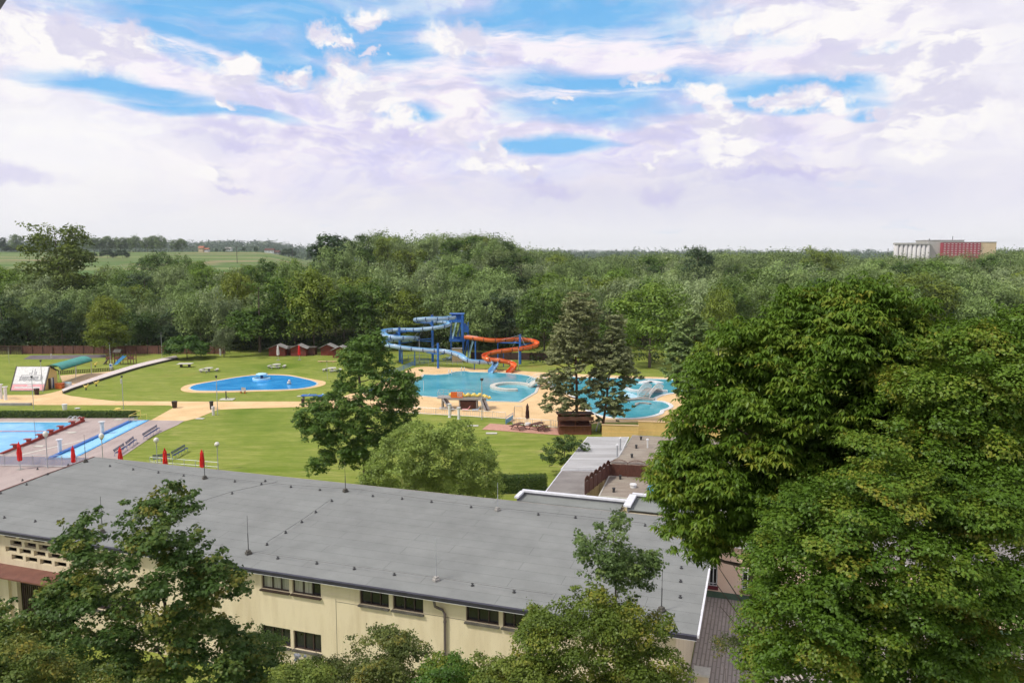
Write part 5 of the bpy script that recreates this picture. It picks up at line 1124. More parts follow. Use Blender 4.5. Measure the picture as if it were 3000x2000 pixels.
b = MB(); b.lathe((0, 0, 0), [(1.75, 0), (1.75, .32), (1.45, .34), (1.4, .1), (1.4, 0)], 24); b.build('ring', 'paleblue', o); b = MB(); b.lathe((0, .3, 0), [(.4, 0), (.28, .3), (.28, .95)], 12); b.build('stalk', 'navy', o); b = MB(); b.lathe((0, .3, .9), [(1.15, 0), (1.2, .1), (.8, .3), (.1, .36)], 20); b.build('cap', 'paleblue', o, True)
g = G(847, 1127); o = thing('duck_seat', 'small white and orange float figure in the paddling pool', 'figure', (g[0], g[1], .1)); b = MB(); b.ball((0, 0, .3), .42, 12, 0, .9); b.build('body', 'palestone', o, True); b = MB(); b.ball((.1, -.15, .75), .22, 10); b.build('head', 'whitefab', o, True); b = MB(); b.box((.1, -.42, .72), (.12, .2, .06)); b.build('beak', 'orange', o)
# fences -----------------------------------------------------------------------
def board_fence(x0, x1, pb, h, m, label, gap=0.0):
    a, c_ = G(x0, pb), G(x1, pb); l = hypot(c_[0] - a[0], c_[1] - a[1]); o = thing('board_fence', label, 'fence', (a[0], a[1], 0), atan2(c_[1] - a[1], c_[0] - a[0])); b = MB(); n = int(l / .3)
    for k in range(n): b.box(((k + .5) * l / n, (k % 2) * .03, h / 2 + .05 + R.uniform(-.02, .02)), (l / n * (.95 - gap), .04, h))
    b.build('boards', m, o); b = MB(); n = int(l / 2.6)
    for k in range(n + 1): b = MB(); b.box((k * l / n, -.06, h / 2), (.13, .1, h + .1)); b.build('post', 'fencedark', o)
    b = MB(); b.box((l / 2, -.0, h + .12), (l, .16, .05)); b.build('top_board', 'fencewood', o)
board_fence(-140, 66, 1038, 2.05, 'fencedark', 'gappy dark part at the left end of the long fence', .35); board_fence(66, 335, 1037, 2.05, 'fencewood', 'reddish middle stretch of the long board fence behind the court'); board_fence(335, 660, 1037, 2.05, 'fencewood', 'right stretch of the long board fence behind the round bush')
a, c_ = G(1380, 1052), G(1640, 1056); b = MB(); l = hypot(c_[0] - a[0], c_[1] - a[1])
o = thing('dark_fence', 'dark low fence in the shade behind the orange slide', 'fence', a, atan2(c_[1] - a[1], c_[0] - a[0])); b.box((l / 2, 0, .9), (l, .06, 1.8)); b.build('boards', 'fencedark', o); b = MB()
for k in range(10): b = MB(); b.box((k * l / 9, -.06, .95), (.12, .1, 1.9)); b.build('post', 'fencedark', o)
a, c_ = G(172, 1096), G(336, 1086); l = hypot(c_[0] - a[0], c_[1] - a[1]); o = thing('picket_fence', 'low dark picket fence behind the kiosk canopy', 'fence', a, atan2(c_[1] - a[1], c_[0] - a[0])); b = MB(); n = int(l / .34)
for k in range(n): b.box((k * l / n, 0, .38), (.15, .03, .76))
b.build('pickets', 'fencedark', o); b = MB()
for z in (.18, .62): b.box((l / 2, .03, z), (l, .04, .08))
b.build('rail', 'fencedark', o)
# raised pale path with dark side wall
up = catmull(PG([(182, 1141), (223, 1124), (319, 1091), (415, 1063), (515, 1041.5)], .45), 5); lo = catmull(PG([(186, 1146), (223, 1132), (319, 1101), (415, 1072), (520, 1047)], .45), 5)
o = thing('raised_path', 'raised pale concrete path climbing across the lawn to the round bush', 'path', (lo[0][0], lo[0][1], 0), 0, None, True)
b = MB(); b.prism(lo + up[::-1], 0, .42); b.build('side_wall', 'darkconc', o); b = MB(); b.prism(offset(lo + up[::-1], .06), .421, .49); b.build('paving_slabs', 'pathtop', o)
# red cabins --------------------------------------------------------------------------
def cabin(px, pb, wpx, lab, rz=0):
    g = G(px, pb); s = wpx / 2250 * g[1] * 1.02; o = thing('red_cabin', lab, 'cabin', g, rz, 'red cabins under the trees'); w_, d_, h, rg = s, 3.0, 2.05, 2.85
    b = MB(); x = w_ / 2
    b.add([(-x, 0, 0), (x, 0, 0), (x, 0, h), (0, 0, rg - .1), (-x, 0, h)], [(0, 1, 2, 3, 4)]); b.add([(-x, d_, 0), (x, d_, 0), (x, d_, h), (0, d_, rg - .1), (-x, d_, h)], [(4, 3, 2, 1, 0)])
    b.add([(-x, 0, 0), (-x, d_, 0), (-x, d_, h), (-x, 0, h)], [(3, 2, 1, 0)]); b.add([(x, 0, 0), (x, d_, 0), (x, d_, h), (x, 0, h)], [(0, 1, 2, 3)]); b.build('wall', 'redwood', o)
    b = MB()
    for s_ in (-1, 1): b.beam((0, -.45, rg), (0, d_ + .3, rg), .01, .01); b.add([(0, -.5, rg), (s_ * (x + .45), -.5, h - .2), (s_ * (x + .45), d_ + .3, h - .2), (0, d_ + .3, rg), (0, -.5, rg + .09), (s_ * (x + .45), -.5, h - .11), (s_ * (x + .45), d_ + .3, h - .11), (0, d_ + .3, rg + .09)], [(0, 1, 2, 3), (7, 6, 5, 4), (0, 4, 5, 1), (1, 5, 6, 2), (2, 6, 7, 3)])
    b.build('roof', 'concrete', o); b = MB(); b.box((0, -.03, .95), (.95, .05, 1.85)); d0 = b.build('door', 'redwood', o); b = MB(); b.box((.36, -.08, .95), (.06, .06, .16)); b.build('handle', 'dark', d0)
    for xx in (-x * .66, x * .66): b = MB(); b.box((xx, -.03, 1.45), (.5, .04, .45)); b.build('shutter', 'brownwood', o)
for a_ in [(812, 1043, 48, 'leftmost red cabin behind the white closed parasol'), (874, 1043, 44, 'red cabin behind the red closed parasol'), (960, 1041, 40, 'red cabin set slightly back left of the last one'), (997, 1048, 43, 'rightmost red cabin beside the dark tree on the lawn')]: cabin(*a_)
b = MB(); g = G(843, 1040); o = thing('dark_lean_to', 'dark lean-to between the two left red cabins', 'shed', g); b.box((0, 1, 1.0), (2.2, 2.5, 2.0)); b.build('wall', 'brownwood', o); b = MB(); b.box((0, .9, 2.08), (2.6, 3.0, .1)); b.build('roof', 'darkconc', o)
g = G(908, 1040); o = thing('dark_lean_to', 'dark lean-to right of the red parasol cabin', 'shed', g); b = MB(); b.box((0, 1, .95), (2.6, 2.5, 1.9)); b.build('wall', 'brownwood', o); b = MB(); b.box((0, .9, 1.98), (3.0, 3.0, .1)); b.build('roof', 'darkconc', o)
# kiosk ------------------------------------------------------------------------------------
g = G(31, 1145); W_ = 6.15; o = thing('kiosk', 'tent shaped kiosk with a white and pink advertising roof', 'kiosk', g)
RZ, RY, EY, EZ = 4.3, 2.35, 4.9, 3.1
b = MB()
for xx in (.06, W_ - .06): b.add([(xx, .15, 0), (xx, EY - .3, 0), (xx, EY - .3, EZ - .1), (xx, RY, RZ - .1)], [(0, 1, 2, 3) if xx > 1 else (3, 2, 1, 0)])
b.add([(.06, EY - .3, 0), (W_ - .06, EY - .3, 0), (W_ - .06, EY - .3, EZ - .1), (.06, EY - .3, EZ - .1)], [(3, 2, 1, 0)]); wl = b.build('wall', 'yellowwall', o)
b = MB(); sl_ = lambda x, t, off=0.0: (x, RY * t - off * .87, RZ * t + off * .48)
def slope(b, x0, x1, t0, t1, off, m=0): b.add([sl_(x0, t0, off), sl_(x1, t0, off), sl_(x1, t1, off), sl_(x0, t1, off)], [(0, 1, 2, 3)], m)
b.beam(sl_(-.1, .0), sl_(-.1, 1), .1, .14); b.beam(sl_(W_ + .1, .0), sl_(W_ + .1, 1.0), .1, .14); b.beam((W_ + .1, RY, RZ), (W_ + .1, EY, EZ), .1, .16); b.build('barge_board', 'brownframe', o)
b = MB(); b.add([(-.15, RY, RZ + .02), (W_ + .15, RY, RZ + .02), (W_ + .15, EY + .2, EZ - .05), (-.15, EY + .2, EZ - .05)], [(0, 1, 2, 3)]); b.add([sl_(-.15, 0), sl_(W_ + .15, 0), sl_(W_ + .15, 1), sl_(-.15, 1)], [(0, 1, 2, 3)]); rf = b.build('roof', 'felt', o)
b = MB(); slope(b, .1, W_ - .1, .03, .98, .06); bn = b.build('advertising_panel', 'white', o)
b = MB(); slope(b, .1, W_ - .1, .03, .27, .075, 0); slope(b, .6, W_ - .8, .1, .17, .085, 1); slope(b, 2.9, 3.9, .2, .255, .085, 1); slope(b, .1, W_ - .1, .265, .28, .08, 2); b.build('printed_band', ['pinkband', 'whitefab', 'greyprint'], bn)
b = MB()   # ribbon frame, towers and letters of the print
slope(b, 1.45, 5.2, .62, .64, .08); slope(b, 1.3, 5.0, .42, .44, .08); slope(b, 1.3, 1.5, .42, .64, .08); slope(b, 4.95, 5.25, .40, .64, .08); slope(b, 1.1, 1.3, .4, .58, .08); slope(b, 5.3, 5.45, .44, .6, .08)
for x0_, x1_, t1_ in ((2.75, 2.95, .74), (3.1, 3.3, .84), (3.62, 3.78, .9), (3.85, 4.1, .78)): slope(b, x0_, x1_, .67, t1_, .08)
for x0_, x1_ in ((1.9, 2.4), (3.0, 3.3), (4.2, 4.8)): slope(b, x0_, x1_, .385, .4, .08)
b.build('print', 'greyprint', bn)
fc = bpy.data.curves.new('lettering', 'FONT'); fc.body = 'BERSMER'; fc.size = .95; fc.extrude = .01; fc.offset = .012; fc.align_x = 'CENTER'; fo = bpy.data.objects.new('lettering', fc); C.objects.link(fo); fo.parent = bn
fo.location = sl_(3.15, .45, .1); fo.rotation_euler = (atan2(RZ, RY), 0, 0); fo.scale = (.82, 1, 1); bpy.context.view_layer.update(); lm_e = bpy.data.meshes.new_from_object(fo.evaluated_get(bpy.context.evaluated_depsgraph_get())); lm_e.materials.clear(); lm_e.materials.append(M['greyprint']); fm = bpy.data.objects.new('lettering', lm_e); C.objects.link(fm); fm.parent = bn; fm.location = fo.location; fm.rotation_euler = fo.rotation_euler; fm.scale = fo.scale; bpy.data.objects.remove(fo)
for k, (yy, mm, w_) in enumerate([(2.0, 'brownframe', .6), (2.75, 'white', .35), (3.2, 'navy', .3)]): b = MB(); b.box((W_ + .0, yy, 1.05), (.12, w_, 2.0)); b.build('door', mm, o)
gk = G(176, 1138); b = MB(); b.box((0, 0, .5), (1.2, 1.0, .95)); b.box((0, 0, 1.02), (1.4, 1.2, .08)); o = b.build('serving_counter', 'orangeout'); o.location = gk; tag(o, 'orange red serving counter at the kiosk door', 'counter')
gk = G(194, 1135); o = thing('ice_cream_freezer', 'white and blue freezer chest beside the kiosk counter', 'freezer', gk); b = MB(); b.box((.2, 0, .5), (1.3, .8, .9)); b.build('chest', 'white', o); b = MB(); b.box((-.65, 0, .5), (.4, .84, .92)); b.build('blue_end', 'blue', o); b = MB(); b.box((.2, 0, .98), (1.34, .84, .06)); b.build('lid', 'paleblue', o)
# green barrel canopy
s0, s1 = G(177, 1083, 2.9), G(268, 1056, 2.9); dx, dy = s1[0] - s0[0], s1[1] - s0[1]; l = hypot(dx, dy); o = thing('barrel_canopy', 'green barrel vaulted canopy running back from the kiosk', 'canopy', (s0[0], s0[1], 0), atan2(dy, dx))
b = MB(); n = 10; vs = []
for x in (0, l):
    for k in range(n + 1): a = pi * k / n; vs.append((x, 1.55 - 1.7 * cos(a), 2.9 + 1.0 * sin(a)))
for x in (0, l):
    for k in range(n + 1): a = pi * k / n; vs.append((x, 1.55 - 1.62 * cos(a), 2.86 + .95 * sin(a)))
b.add(vs, [(k, n + 1 + k, n + 2 + k, k + 1) for k in range(n)] + [(2 * n + 3 + k, 2 * n + 2 + k, 3 * n + 3 + k, 3 * n + 4 + k) for k in range(n)]); b.build('vaulted_roof', 'teal', o)
b = MB(); b.beam((0, -.16, 2.85), (l, -.16, 2.85), .1, .14); b.beam((0, 3.26, 2.85), (l, 3.26, 2.85), .1, .14); b.build('edge_beam', 'brownframe', o)
for x in (.45 * l, l - .3):
    for y in (0, 3.1): b = MB(); b.tube([(x, y, 0), (x, y, 2.85)], .06, 6); b.build('post', 'palestone', o)
for k, (px, py, lab) in enumerate([(252, 1142, 'yellow spring rider nearest the raised path'), (282, 1131, 'yellow and green spring rider up the lawn'), (279, 1075, 'yellow spring rider behind the picket fence')]):
    g = G(px, py); o = thing('spring_rider', lab, 'spring rider', g, .5 * k, 'spring riders'); b = MB(); b.lathe((0, 0, 0), [(.12, 0), (.16, .1), (.1, .2), (.16, .3), (.1, .4)], 8); b.build('spring', 'dark', o); b = MB(); b.ball((0, 0, .6), .26, 8); b.tube([(.2, 0, .65), (.42, 0, 1.05), (.6, 0, 1.0)], [.14, .1, .08], 7); b.tube([(-.2, 0, .65), (-.45, 0, .95)], .07, 6); b.build('body', 'yellow', o)
# play tower ------------------------------------------------------------------------------
g = G(312, 1066); px_m = g[1] / 2250 * 1.01
o = thing('play_tower', 'wooden play tower with a gabled roof and a blue slide under the small tree', 'play structure', g)
def tower(b, x, h, w_=1.3, y=0):
    for a, c_ in ((-1, -1), (1, -1), (1, 1), (-1, 1)): b.box((x + a * w_ / 2, y + c_ * w_ / 2, h / 2), (.12, .12, h))
b = MB(); tower(b, 1.0, 2.3); b.build('left_tower', 'fencewood', o); b = MB(); tower(b, 2.9, 3.0); b.build('roofed_tower', 'brownwood', o); b = MB(); tower(b, 6.0, 2.9); b.build('right_tower', 'fencewood', o)
b = MB()
for x in (1.0, 2.9, 6.0): b.box((x, 0, 1.2), (1.35, 1.35, .1)); b.box((x, -.66, 1.6), (1.3, .06, .6))
b.build('platform', 'fencewood', o); b = MB(); b.beam((3.5, -.4, 1.15), (5.4, -.4, 1.15), .9, .08); b.beam((3.5, -.8, 1.7), (5.4, -.8, 1.7), .07, .07); b.build('bridge', 'brownwood', o)
b = MB()
for s_ in (-1, 1): b.add([(2.1, 0, 3.5), (3.7, 0, 3.5), (3.8, s_ * .95, 2.8), (2.0, s_ * .95, 2.8)], [(0, 1, 2, 3)])
b.build('gable_roof', 'darkconc', o); b = MB(); b.beam((4.75, -.7, 1.9), (3.6, -2.3, .35), .62, .06); b.beam((3.6, -2.3, .35), (3.35, -2.8, .28), .62, .06)
for s_ in (-.31, .31): b.beam((4.75 + s_, -.7, 2.05), (3.6 + s_, -2.35, .5), .06, .22)
b.build('slide', 'skyblue', o); b = MB(); b.beam((-.4, -.3, .05), (.6, -.3, 1.2), 1.0, .08); b.build('ramp', 'concrete', o)
g = G(326, 1082); b = MB(); b.box((0, 0, .65), (.6, .4, 1.3)); b.box((0, -.21, .95), (.45, .02, .4), m=1); o = b.build('notice_box', ['white', 'blue']); o.location = g; tag(o, 'white and blue notice box at the foot of the lamp by the picket fence', 'box')
# small trees close to the park things
x, y, _ = G(322, 1042); tree('lindenb', (x, y, 0), 9.2, (.15, .20, .025), 'playground_tree', 'bright green low tree standing over the play tower', 'tree', None, 1.0, 1.35)
x, y, _ = G(547, 1051); tree('busha', (x, y, -.2), 6.2, (.085, .17, .035), 'round_bush', 'dense dark round bush at the top of the raised path', 'bush', None, 1.0, 1.25)
x, y, _ = G(655, 1046); tree('willowc', (x, y, 0), 8.5, (.2, .25, .12), 'light_tree', 'small pale tree just right of the round bush', 'tree', None, 1.0, .8)
# ================================================================ water slides
def flume(pts, name, label, inm, outm, bandm, rad=.62, every=2.35):
    w_ = [D(*r3(a, c_), dd) for a, c_, dd in pts]
    z = w_[0][2]; fixed = []
    for p in w_: z = min(z - .02, p[2]); fixed.append((p[0], p[1], z))
    P = catmull(fixed, 7); o = thing(name, label, 'water slide', (P[0][0], P[0][1], 0), 0, None, True)
    n = 12; A = [-.18 * pi + (1.36 * pi) * k / n for k in range(n + 1)]
    vi = []; vo = []; rims = [[], []]; T = []
    for i, p in enumerate(P):
        t = vnorm(vsub(P[min(i + 1, len(P) - 1)], P[max(i - 1, 0)])); s = vnorm(cross(t, (0, 0, 1))); T.append((p, t, s))
        for k, a in enumerate(A):
            for r_, l_ in ((rad, vi), (rad + .05, vo)): l_.append((p[0] + s[0] * r_ * cos(a), p[1] + s[1] * r_ * cos(a), p[2] - r_ * sin(a) * .85 + rad * .5))
        rims[0].append(vo[-1]); rims[1].append(vo[-(n + 1)])
    k_ = n + 1; fs = [(i * k_ + j, i * k_ + j + 1, (i + 1) * k_ + j + 1, (i + 1) * k_ + j) for i in range(len(P) - 1) for j in range(n)]
    b = MB(); b.add(vo, fs); b.build('outer_shell', outm, o, True)
    b = MB(); b.add(vi, fs); b.build('inner_channel', inm, o, True)
    b = MB(); b.tube(rims[0], .05, 5); b.tube(rims[1], .05, 5); b.build('rim', inm, o)
    acc = 0; last = P[0]
    for i in range(1, len(P) - 1):
        acc += vlen(vsub(P[i], last)); last = P[i]
        if acc > every:
            acc = 0; p, t, s = T[i]; b = MB(); L1 = []; L2 = []
            for a in [A[0] + (A[-1] - A[0]) * k / 14 for k in range(15)]:
                for r_, l_ in ((rad + .04, L1), (rad + .13, L2)): l_.append((p[0] + s[0] * r_ * cos(a), p[1] + s[1] * r_ * cos(a), p[2] - r_ * sin(a) * .85 + rad * .5))
            vs = []
            for l_ in (L1, L2):
                for sg in (-1, 1): vs += [tuple(q[c_] + sg * .09 * t[c_] for c_ in range(3)) for q in l_]
            m = 15; f_ = []
            for j in range(m - 1): f_ += [(2 * m + j, 2 * m + j + 1, 3 * m + j + 1, 3 * m + j), (j, 2 * m + j, 2 * m + j + 1, j + 1)[::-1], (m + j, m + j + 1, 3 * m + j + 1, 3 * m + j)]
            b.add(vs, f_); b.build('flange', bandm, o)
    return o, P
blue_pts = [(975, 205, 181), (945, 208, 180), (850, 212, 178), (700, 217, 177.5), (600, 224, 178.5), (545, 235, 181), (570, 250, 184.5), (700, 255, 186), (840, 255, 185.5), (915, 262, 183), (925, 280, 180), (870, 305, 177.5), (760, 325, 177), (640, 338, 178), (520, 347, 180), (400, 348, 183), (280, 350, 185), (190, 362, 183.5), (165, 385, 180.5), (200, 418, 178), (300, 440, 176.8), (430, 440, 177),
  (530, 442, 179), (560, 450, 182), (500, 458, 185), (380, 465, 186), (250, 474, 184.5), (180, 488, 181), (190, 512, 177.5), (260, 534, 175.5), (400, 556, 174.5), (540, 572, 174), (700, 585, 173.5), (830, 592, 173.2), (950, 612, 172), (1040, 640, 170), (1090, 675, 168.5), (1150, 702, 168), (1250, 716, 168.5), (1350, 718, 169), (1430, 722, 168), (1458, 745, 166), (1435, 790, 164.6), (1400, 828, 163.2)]
or_pts = [(1110, 432, 180), (1160, 434, 179.5), (1260, 452, 178.5), (1380, 467, 178), (1500, 470, 178.5), (1620, 462, 180.5), (1740, 458, 182), (1850, 470, 182.5), (1920, 494, 180.5), (1925, 522, 177.5), (1860, 547, 175), (1740, 567, 173.5), (1600, 584, 172.5), (1470, 600, 172), (1370, 627, 171.5), (1328, 656, 170.5), (1362, 686, 168.5), (1450, 697, 168), (1540, 706, 167.5), (1620, 727, 167.5), (1668, 757, 166.3), (1648, 800, 164.6), (1605, 838, 163.2)]
_, BP = flume(blue_pts, 'blue_water_slide', 'long pale blue water slide winding in loops down to the pool', 'lightblue', 'greyblue', 'navy')
_, OP = flume(or_pts, 'orange_water_slide', 'shorter orange water slide winding down to the pool', 'orange', 'orangeout', 'orangeband')
print('blue z', [round(p[2], 1) for p in BP[::14]]); print('orange z', [round(p[2], 1) for p in OP[::14]])
def post(px, pyt, dist, rad, lab, track, reach=7, m='blue'):
    p = D(*r3(px, pyt), dist); o = thing('slide_post', lab, 'post', (p[0], p[1], 0), 0, 'blue posts carrying the slides', True); h = p[2]
    b = MB(); b.tube([(p[0], p[1], 0), (p[0], p[1], h)], rad, 10); b.build('shaft', m, o); b = MB(); b.lathe((p[0], p[1], h), [(rad * 1.2, 0), (rad * 1.2, .08), (.05, .15)], 10); b.build('cap', 'navy', o)
    done = []
    for q in track:
        dd = hypot(q[0] - p[0], q[1] - p[1])
        if 1.0 < dd < reach and q[2] < h - .3 and q[2] > .8 and all(vlen(vsub(q, e)) > 4.2 for e in done):
            done.append(q); b = MB(); b.beam((p[0], p[1], q[2] - .25), (q[0], q[1], q[2] - .25), .14, .2); b.build('bracket', m, o)
            b = MB(); b.tube([(p[0], p[1], h - .1), (q[0], q[1], q[2] + .1)], .02, 4); b.build('stay_wire', 'steel', o)
    return o
post(730, 168, 181.5, .3, 'tallest blue post inside the upper loop of the blue slide', BP, 5.6); post(353, 312, 181, .26, 'blue post inside the left loops of the blue slide', BP, 5.6); post(795, 490, 170.5, .26, 'blue post in front of the long straight run of the blue slide', BP, 4.5)
post(1740, 392, 177.5, .28, 'blue post inside the bend of the orange slide', OP, 5.5); post(1226, 470, 178.2, .16, 'thin blue post under the start of the orange slide', OP, 2)
post(382, 570, 178, .18, 'thin blue post beside the left loops', BP, .5); post(530, 585, 174.2, .1, 'thin post under the left straight run', BP, .5); post(1483, 490, 178.3, .12, 'thin post under the orange straight run', OP, .5); post(1548, 600, 172.5, .1, 'thin post under the lower orange run', OP, .5); post(1215, 720, 168.4, .1, 'short post under the last straight of the blue slide', BP, .5)
# slide tower ----------------------------------------------------------------------------
g = D(*r3(1010, 700), 183); g = (g[0], 183, 0); o = thing('slide_tower', 'blue steel stair tower from which both slides start', 'slide tower', g)
s48 = lambda X: (X - 1010) / 3.92 / 2250 * 184.8
xl, xr, xs = s48(945), s48(1085), s48(1142)
b = MB()
for x, y, h in ((xl, 0, 9.6), (xl, 3, 9.6), (xr, 0, 11.2), (xr, 3, 11.2), (xs, 0, 9.2), (xs, 3, 9.2)): b.box((x, y, h / 2), (.22 if x == xr else .13, .22, h))
b.box((xr - .25, .1, 8.0), (.4, .2, 6.6)); b.build('columns', 'blue', o)
def deck(z, x0, x1, hrail, solid, nm):
    b = MB(); b.box(((x0 + x1) / 2, 1.5, z), (x1 - x0, 3.1, .16)); dk = b.build(nm, 'blue', o); b = MB()
    for zz in (hrail, hrail * .5): b.tube([(x0, -.02, z + zz), (x1, -.02, z + zz), (x1, 3.05, z + zz), (x0, 3.05, z + zz)], .035, 5)
    b.box(((x0 + x1) / 2, -.03, z + .32), (x1 - x0, .03, solid)); b.box(((x0 + x1) / 2, 3.05, z + .4), (x1 - x0, .03, solid))
    for k in range(9): b.box((x0 + (x1 - x0) * k / 8, -.02, z + hrail / 2), (.05, .05, hrail))
    b.build('guard_rail', 'blue', dk)
xt = s48(928)
deck(9.35, xt, xr, 1.1, .55, 'top_deck'); deck(4.7, xt, xr + .5, 1.1, .7, 'middle_deck'); deck(7.0, xr, xs, 1.0, .4, 'side_landing')
b = MB(); b.box(((xl + xr) / 2, 1.5, 11.25), (xr - xl + .6, 3.3, .1)); b.box(((xl + xr) / 2, 3.1, 10.3), (xr - xl, .05, 1.6)); b.build('top_screen', 'blue', o)
b = MB(); b.beam((xr + .2, .3, 8.8), (xs, .3, 7.4), .06, .6); b.beam((xr + .2, 2.6, 8.8), (xs, 2.6, 7.0), .06, .6); b.build('side_screen', 'blue', o)
def stair(x0, z0, x1, z1, y):
    b = MB()
    for yy in (y - .5, y + .5): b.beam((x0, yy, z0), (x1, yy, z1), .08, .22); b.tube([(x0, yy, z0 + .95), (x1, yy, z1 + .95)], .035, 5)
    n = 14
    for k in range(1, n): b.box((x0 + (x1 - x0) * k / n, y, z0 + (z1 - z0) * k / n), (.26, 1.0, .04))
    b.build('stair', 'paleblue' if y < 1 else 'blue', o)
stair(s48(960), 4.8, s48(1010), 9.3, .5); stair(s48(1010), 4.8, s48(1055), 8.6, 2.2); stair(s48(1095), .1, s48(1130), 4.7, 2.0); stair(s48(1140), .1, s48(1200), 4.6, .4)
g2 = D(*r3(1014, 620), 181.0); o = thing('ticket_hut', 'small beige hut under the slide tower', 'hut', (g2[0], 180.6, 0)); b = MB(); b.box((0, 1, 1.55), (2.25, 2, 3.1)); b.build('wall', 'sand', o); b = MB(); b.box((0, 1, 3.15), (2.5, 2.3, .1)); b.build('roof', 'concrete', o); b = MB(); b.box((0, -.02, 2.3), (1.4, .04, .6)); b.build('shutter', 'pinkband', o)
for k, (X, Y) in enumerate([(930, 640), (985, 655), (885, 660), (1040, 648)]):
    g = G(*r3(X, Y + 28)); b = MB(); b.box((0, 0, .35), (1.9, .6, .08)); b.beam((.8, 0, .38), (1.4, 0, .85), .6, .06); b.box((-.6, 0, .17), (.06, .5, .34)); b.box((.6, 0, .17), (.06, .5, .34)); o = b.build('stacked_lounger', 'greyblue'); o.location = g; o.rotation_euler = (0, 0, k * .3)
    tag(o, ['grey blue lounger under the middle of the blue slide', 'grey blue lounger near the beige hut', 'grey blue lounger left of its group under the slide', 'grey blue lounger right of its group under the slide'][k], 'lounger', 'loungers under the blue slide')
# pool features -----------------------------------------------------------------------------
def ringwall(name, label, cpx, cpy, rx_px, a0, a1, h, th, m, depthf=1.0):
    c_ = G(cpx, cpy); rr_ = rx_px / 2250 * c_[1] * 1.01; n = 40; inn = []; out = []
    for k in range(n + 1): a = a0 + (a1 - a0) * k / n; inn.append((c_[0] + (rr_ - th) * cos(a), c_[1] + (rr_ - th) * sin(a) * depthf)); out.append((c_[0] + rr_ * cos(a), c_[1] + rr_ * sin(a) * depthf))
    b = MB(); b.prism(inn + out[::-1], .03, h); o = b.build(name, m); tag(o, label, 'pool wall'); return o
ringwall('whirl_wall', 'white C shaped whirl channel wall standing in the main pool', 1499, 1136, 64, radians(2), radians(286), .5, 1.0, 'palestone', 1.05)
ringwall('inner_whirl_wall', 'low pale curved ledge inside the right hand pool', 1886, 1187, 26, radians(20), radians(200), .3, .5, 'concrete')
def strip(name, pts, wid, h, m, label, cat):
    p = catmull(PG(pts), 4); n = len(p); l_ = []; r_ = []
    for i in range(n):
        a, c_ = p[max(i - 1, 0)], p[min(i + 1, n - 1)]; t = (c_[0] - a[0], c_[1] - a[1]); q = hypot(*t); nx, ny = -t[1] / q, t[0] / q; l_.append((p[i][0] + nx * wid / 2, p[i][1] + ny * wid / 2)); r_.append((p[i][0] - nx * wid / 2, p[i][1] - ny * wid / 2))
    b = MB(); b.prism(l_ + r_[::-1], .03, h); o = b.build(name, m); tag(o, label, cat); return o
strip('basin_wall', [(1825, 1136), (1850, 1147), (1890, 1148), (1955, 1149)], .8, .45, 'white', 'white wall closing the upper basin of the right hand pool', 'pool wall')
strip('cascade_ledge', [(1826, 1155), (1845, 1162), (1868, 1167), (1888, 1168)], 2.6, .25, 'paleblue', 'pale blue cascade ledge between the basins', 'pool wall')
strip('lower_basin_wall', [(1820, 1176), (1850, 1173), (1880, 1171), (1918, 1173)], 1.2, .35, 'concrete', 'grey lower ledge above the rounded basin', 'pool wall')
strip('upper_ledge', [(1875, 1124), (1905, 1118), (1935, 1124)], 1.6, .25, 'white', 'white shallow ledge at the far rim of the right hand pool', 'pool wall')
p, q = G(1884, 1171), G(1926, 1148); o = thing('net_bridge', 'white rope net bridge arching over the ledges of the right hand pool', 'bridge', p, atan2(q[1] - p[1], q[0] - p[0])); l = hypot(q[0] - p[0], q[1] - p[1]); b = MB()
arc = lambda x: .9 * sin(pi * x / l) + .35
for y in (-1, 1):
    b.tube([(l * k / 12, y * 1.1, arc(l * k / 12) + .9) for k in range(13)], .06, 5)
    for k in range(13):
        for dk in (1, -1):
            if 0 <= k + dk <= 12: b.tube([(l * k / 12, y * 1.1, arc(l * k / 12)), (l * (k + dk) / 12, y * 1.1, arc(l * (k + dk) / 12) + .9)], .035, 4)
b.build('rope_net', 'white', o); b = MB(); b.tube([(l * k / 12, 0, arc(l * k / 12) - .05) for k in range(13)], .1, 5)
for k in range(12): b.box((l * (k + .5) / 12, 0, arc(l * (k + .5) / 12) - .03), (l / 14, 2.1, .05))
b.build('walkway', 'concrete', o)
g = G(1583, 1134); o = thing('arched_footbridge', 'pale arched footbridge between the two pools', 'bridge', (g[0] - 2.3, g[1], 0), .25); b = MB(); vs = []
for k in range(11):
    x = 4.8 * k / 10; z = .25 + 1.15 * sin(pi * k / 10); vs += [(x, -1.1, z), (x, 1.1, z), (x, 1.1, z - .3), (x, -1.1, z - .3)]
b.add(vs, [(4 * k + j, 4 * k + 4 + j, 4 * k + 4 + (j + 1) % 4, 4 * k + (j + 1) % 4) for k in range(10) for j in range(4)]); b.build('arched_deck', 'palestone', o); b = MB()
for y in (-1.1, 1.1):
    for dz in (.95, .5): b.tube([(4.8 * k / 10, y, .25 + 1.15 * sin(pi * k / 10) + dz) for k in range(11)], .04, 5)
    for k in range(0, 11, 2): b.tube([(4.8 * k / 10, y, .2 + 1.15 * sin(pi * k / 10)), (4.8 * k / 10, y, 1.2 + 1.15 * sin(pi * k / 10))], .035, 5)
b.build('handrail', 'white', o)
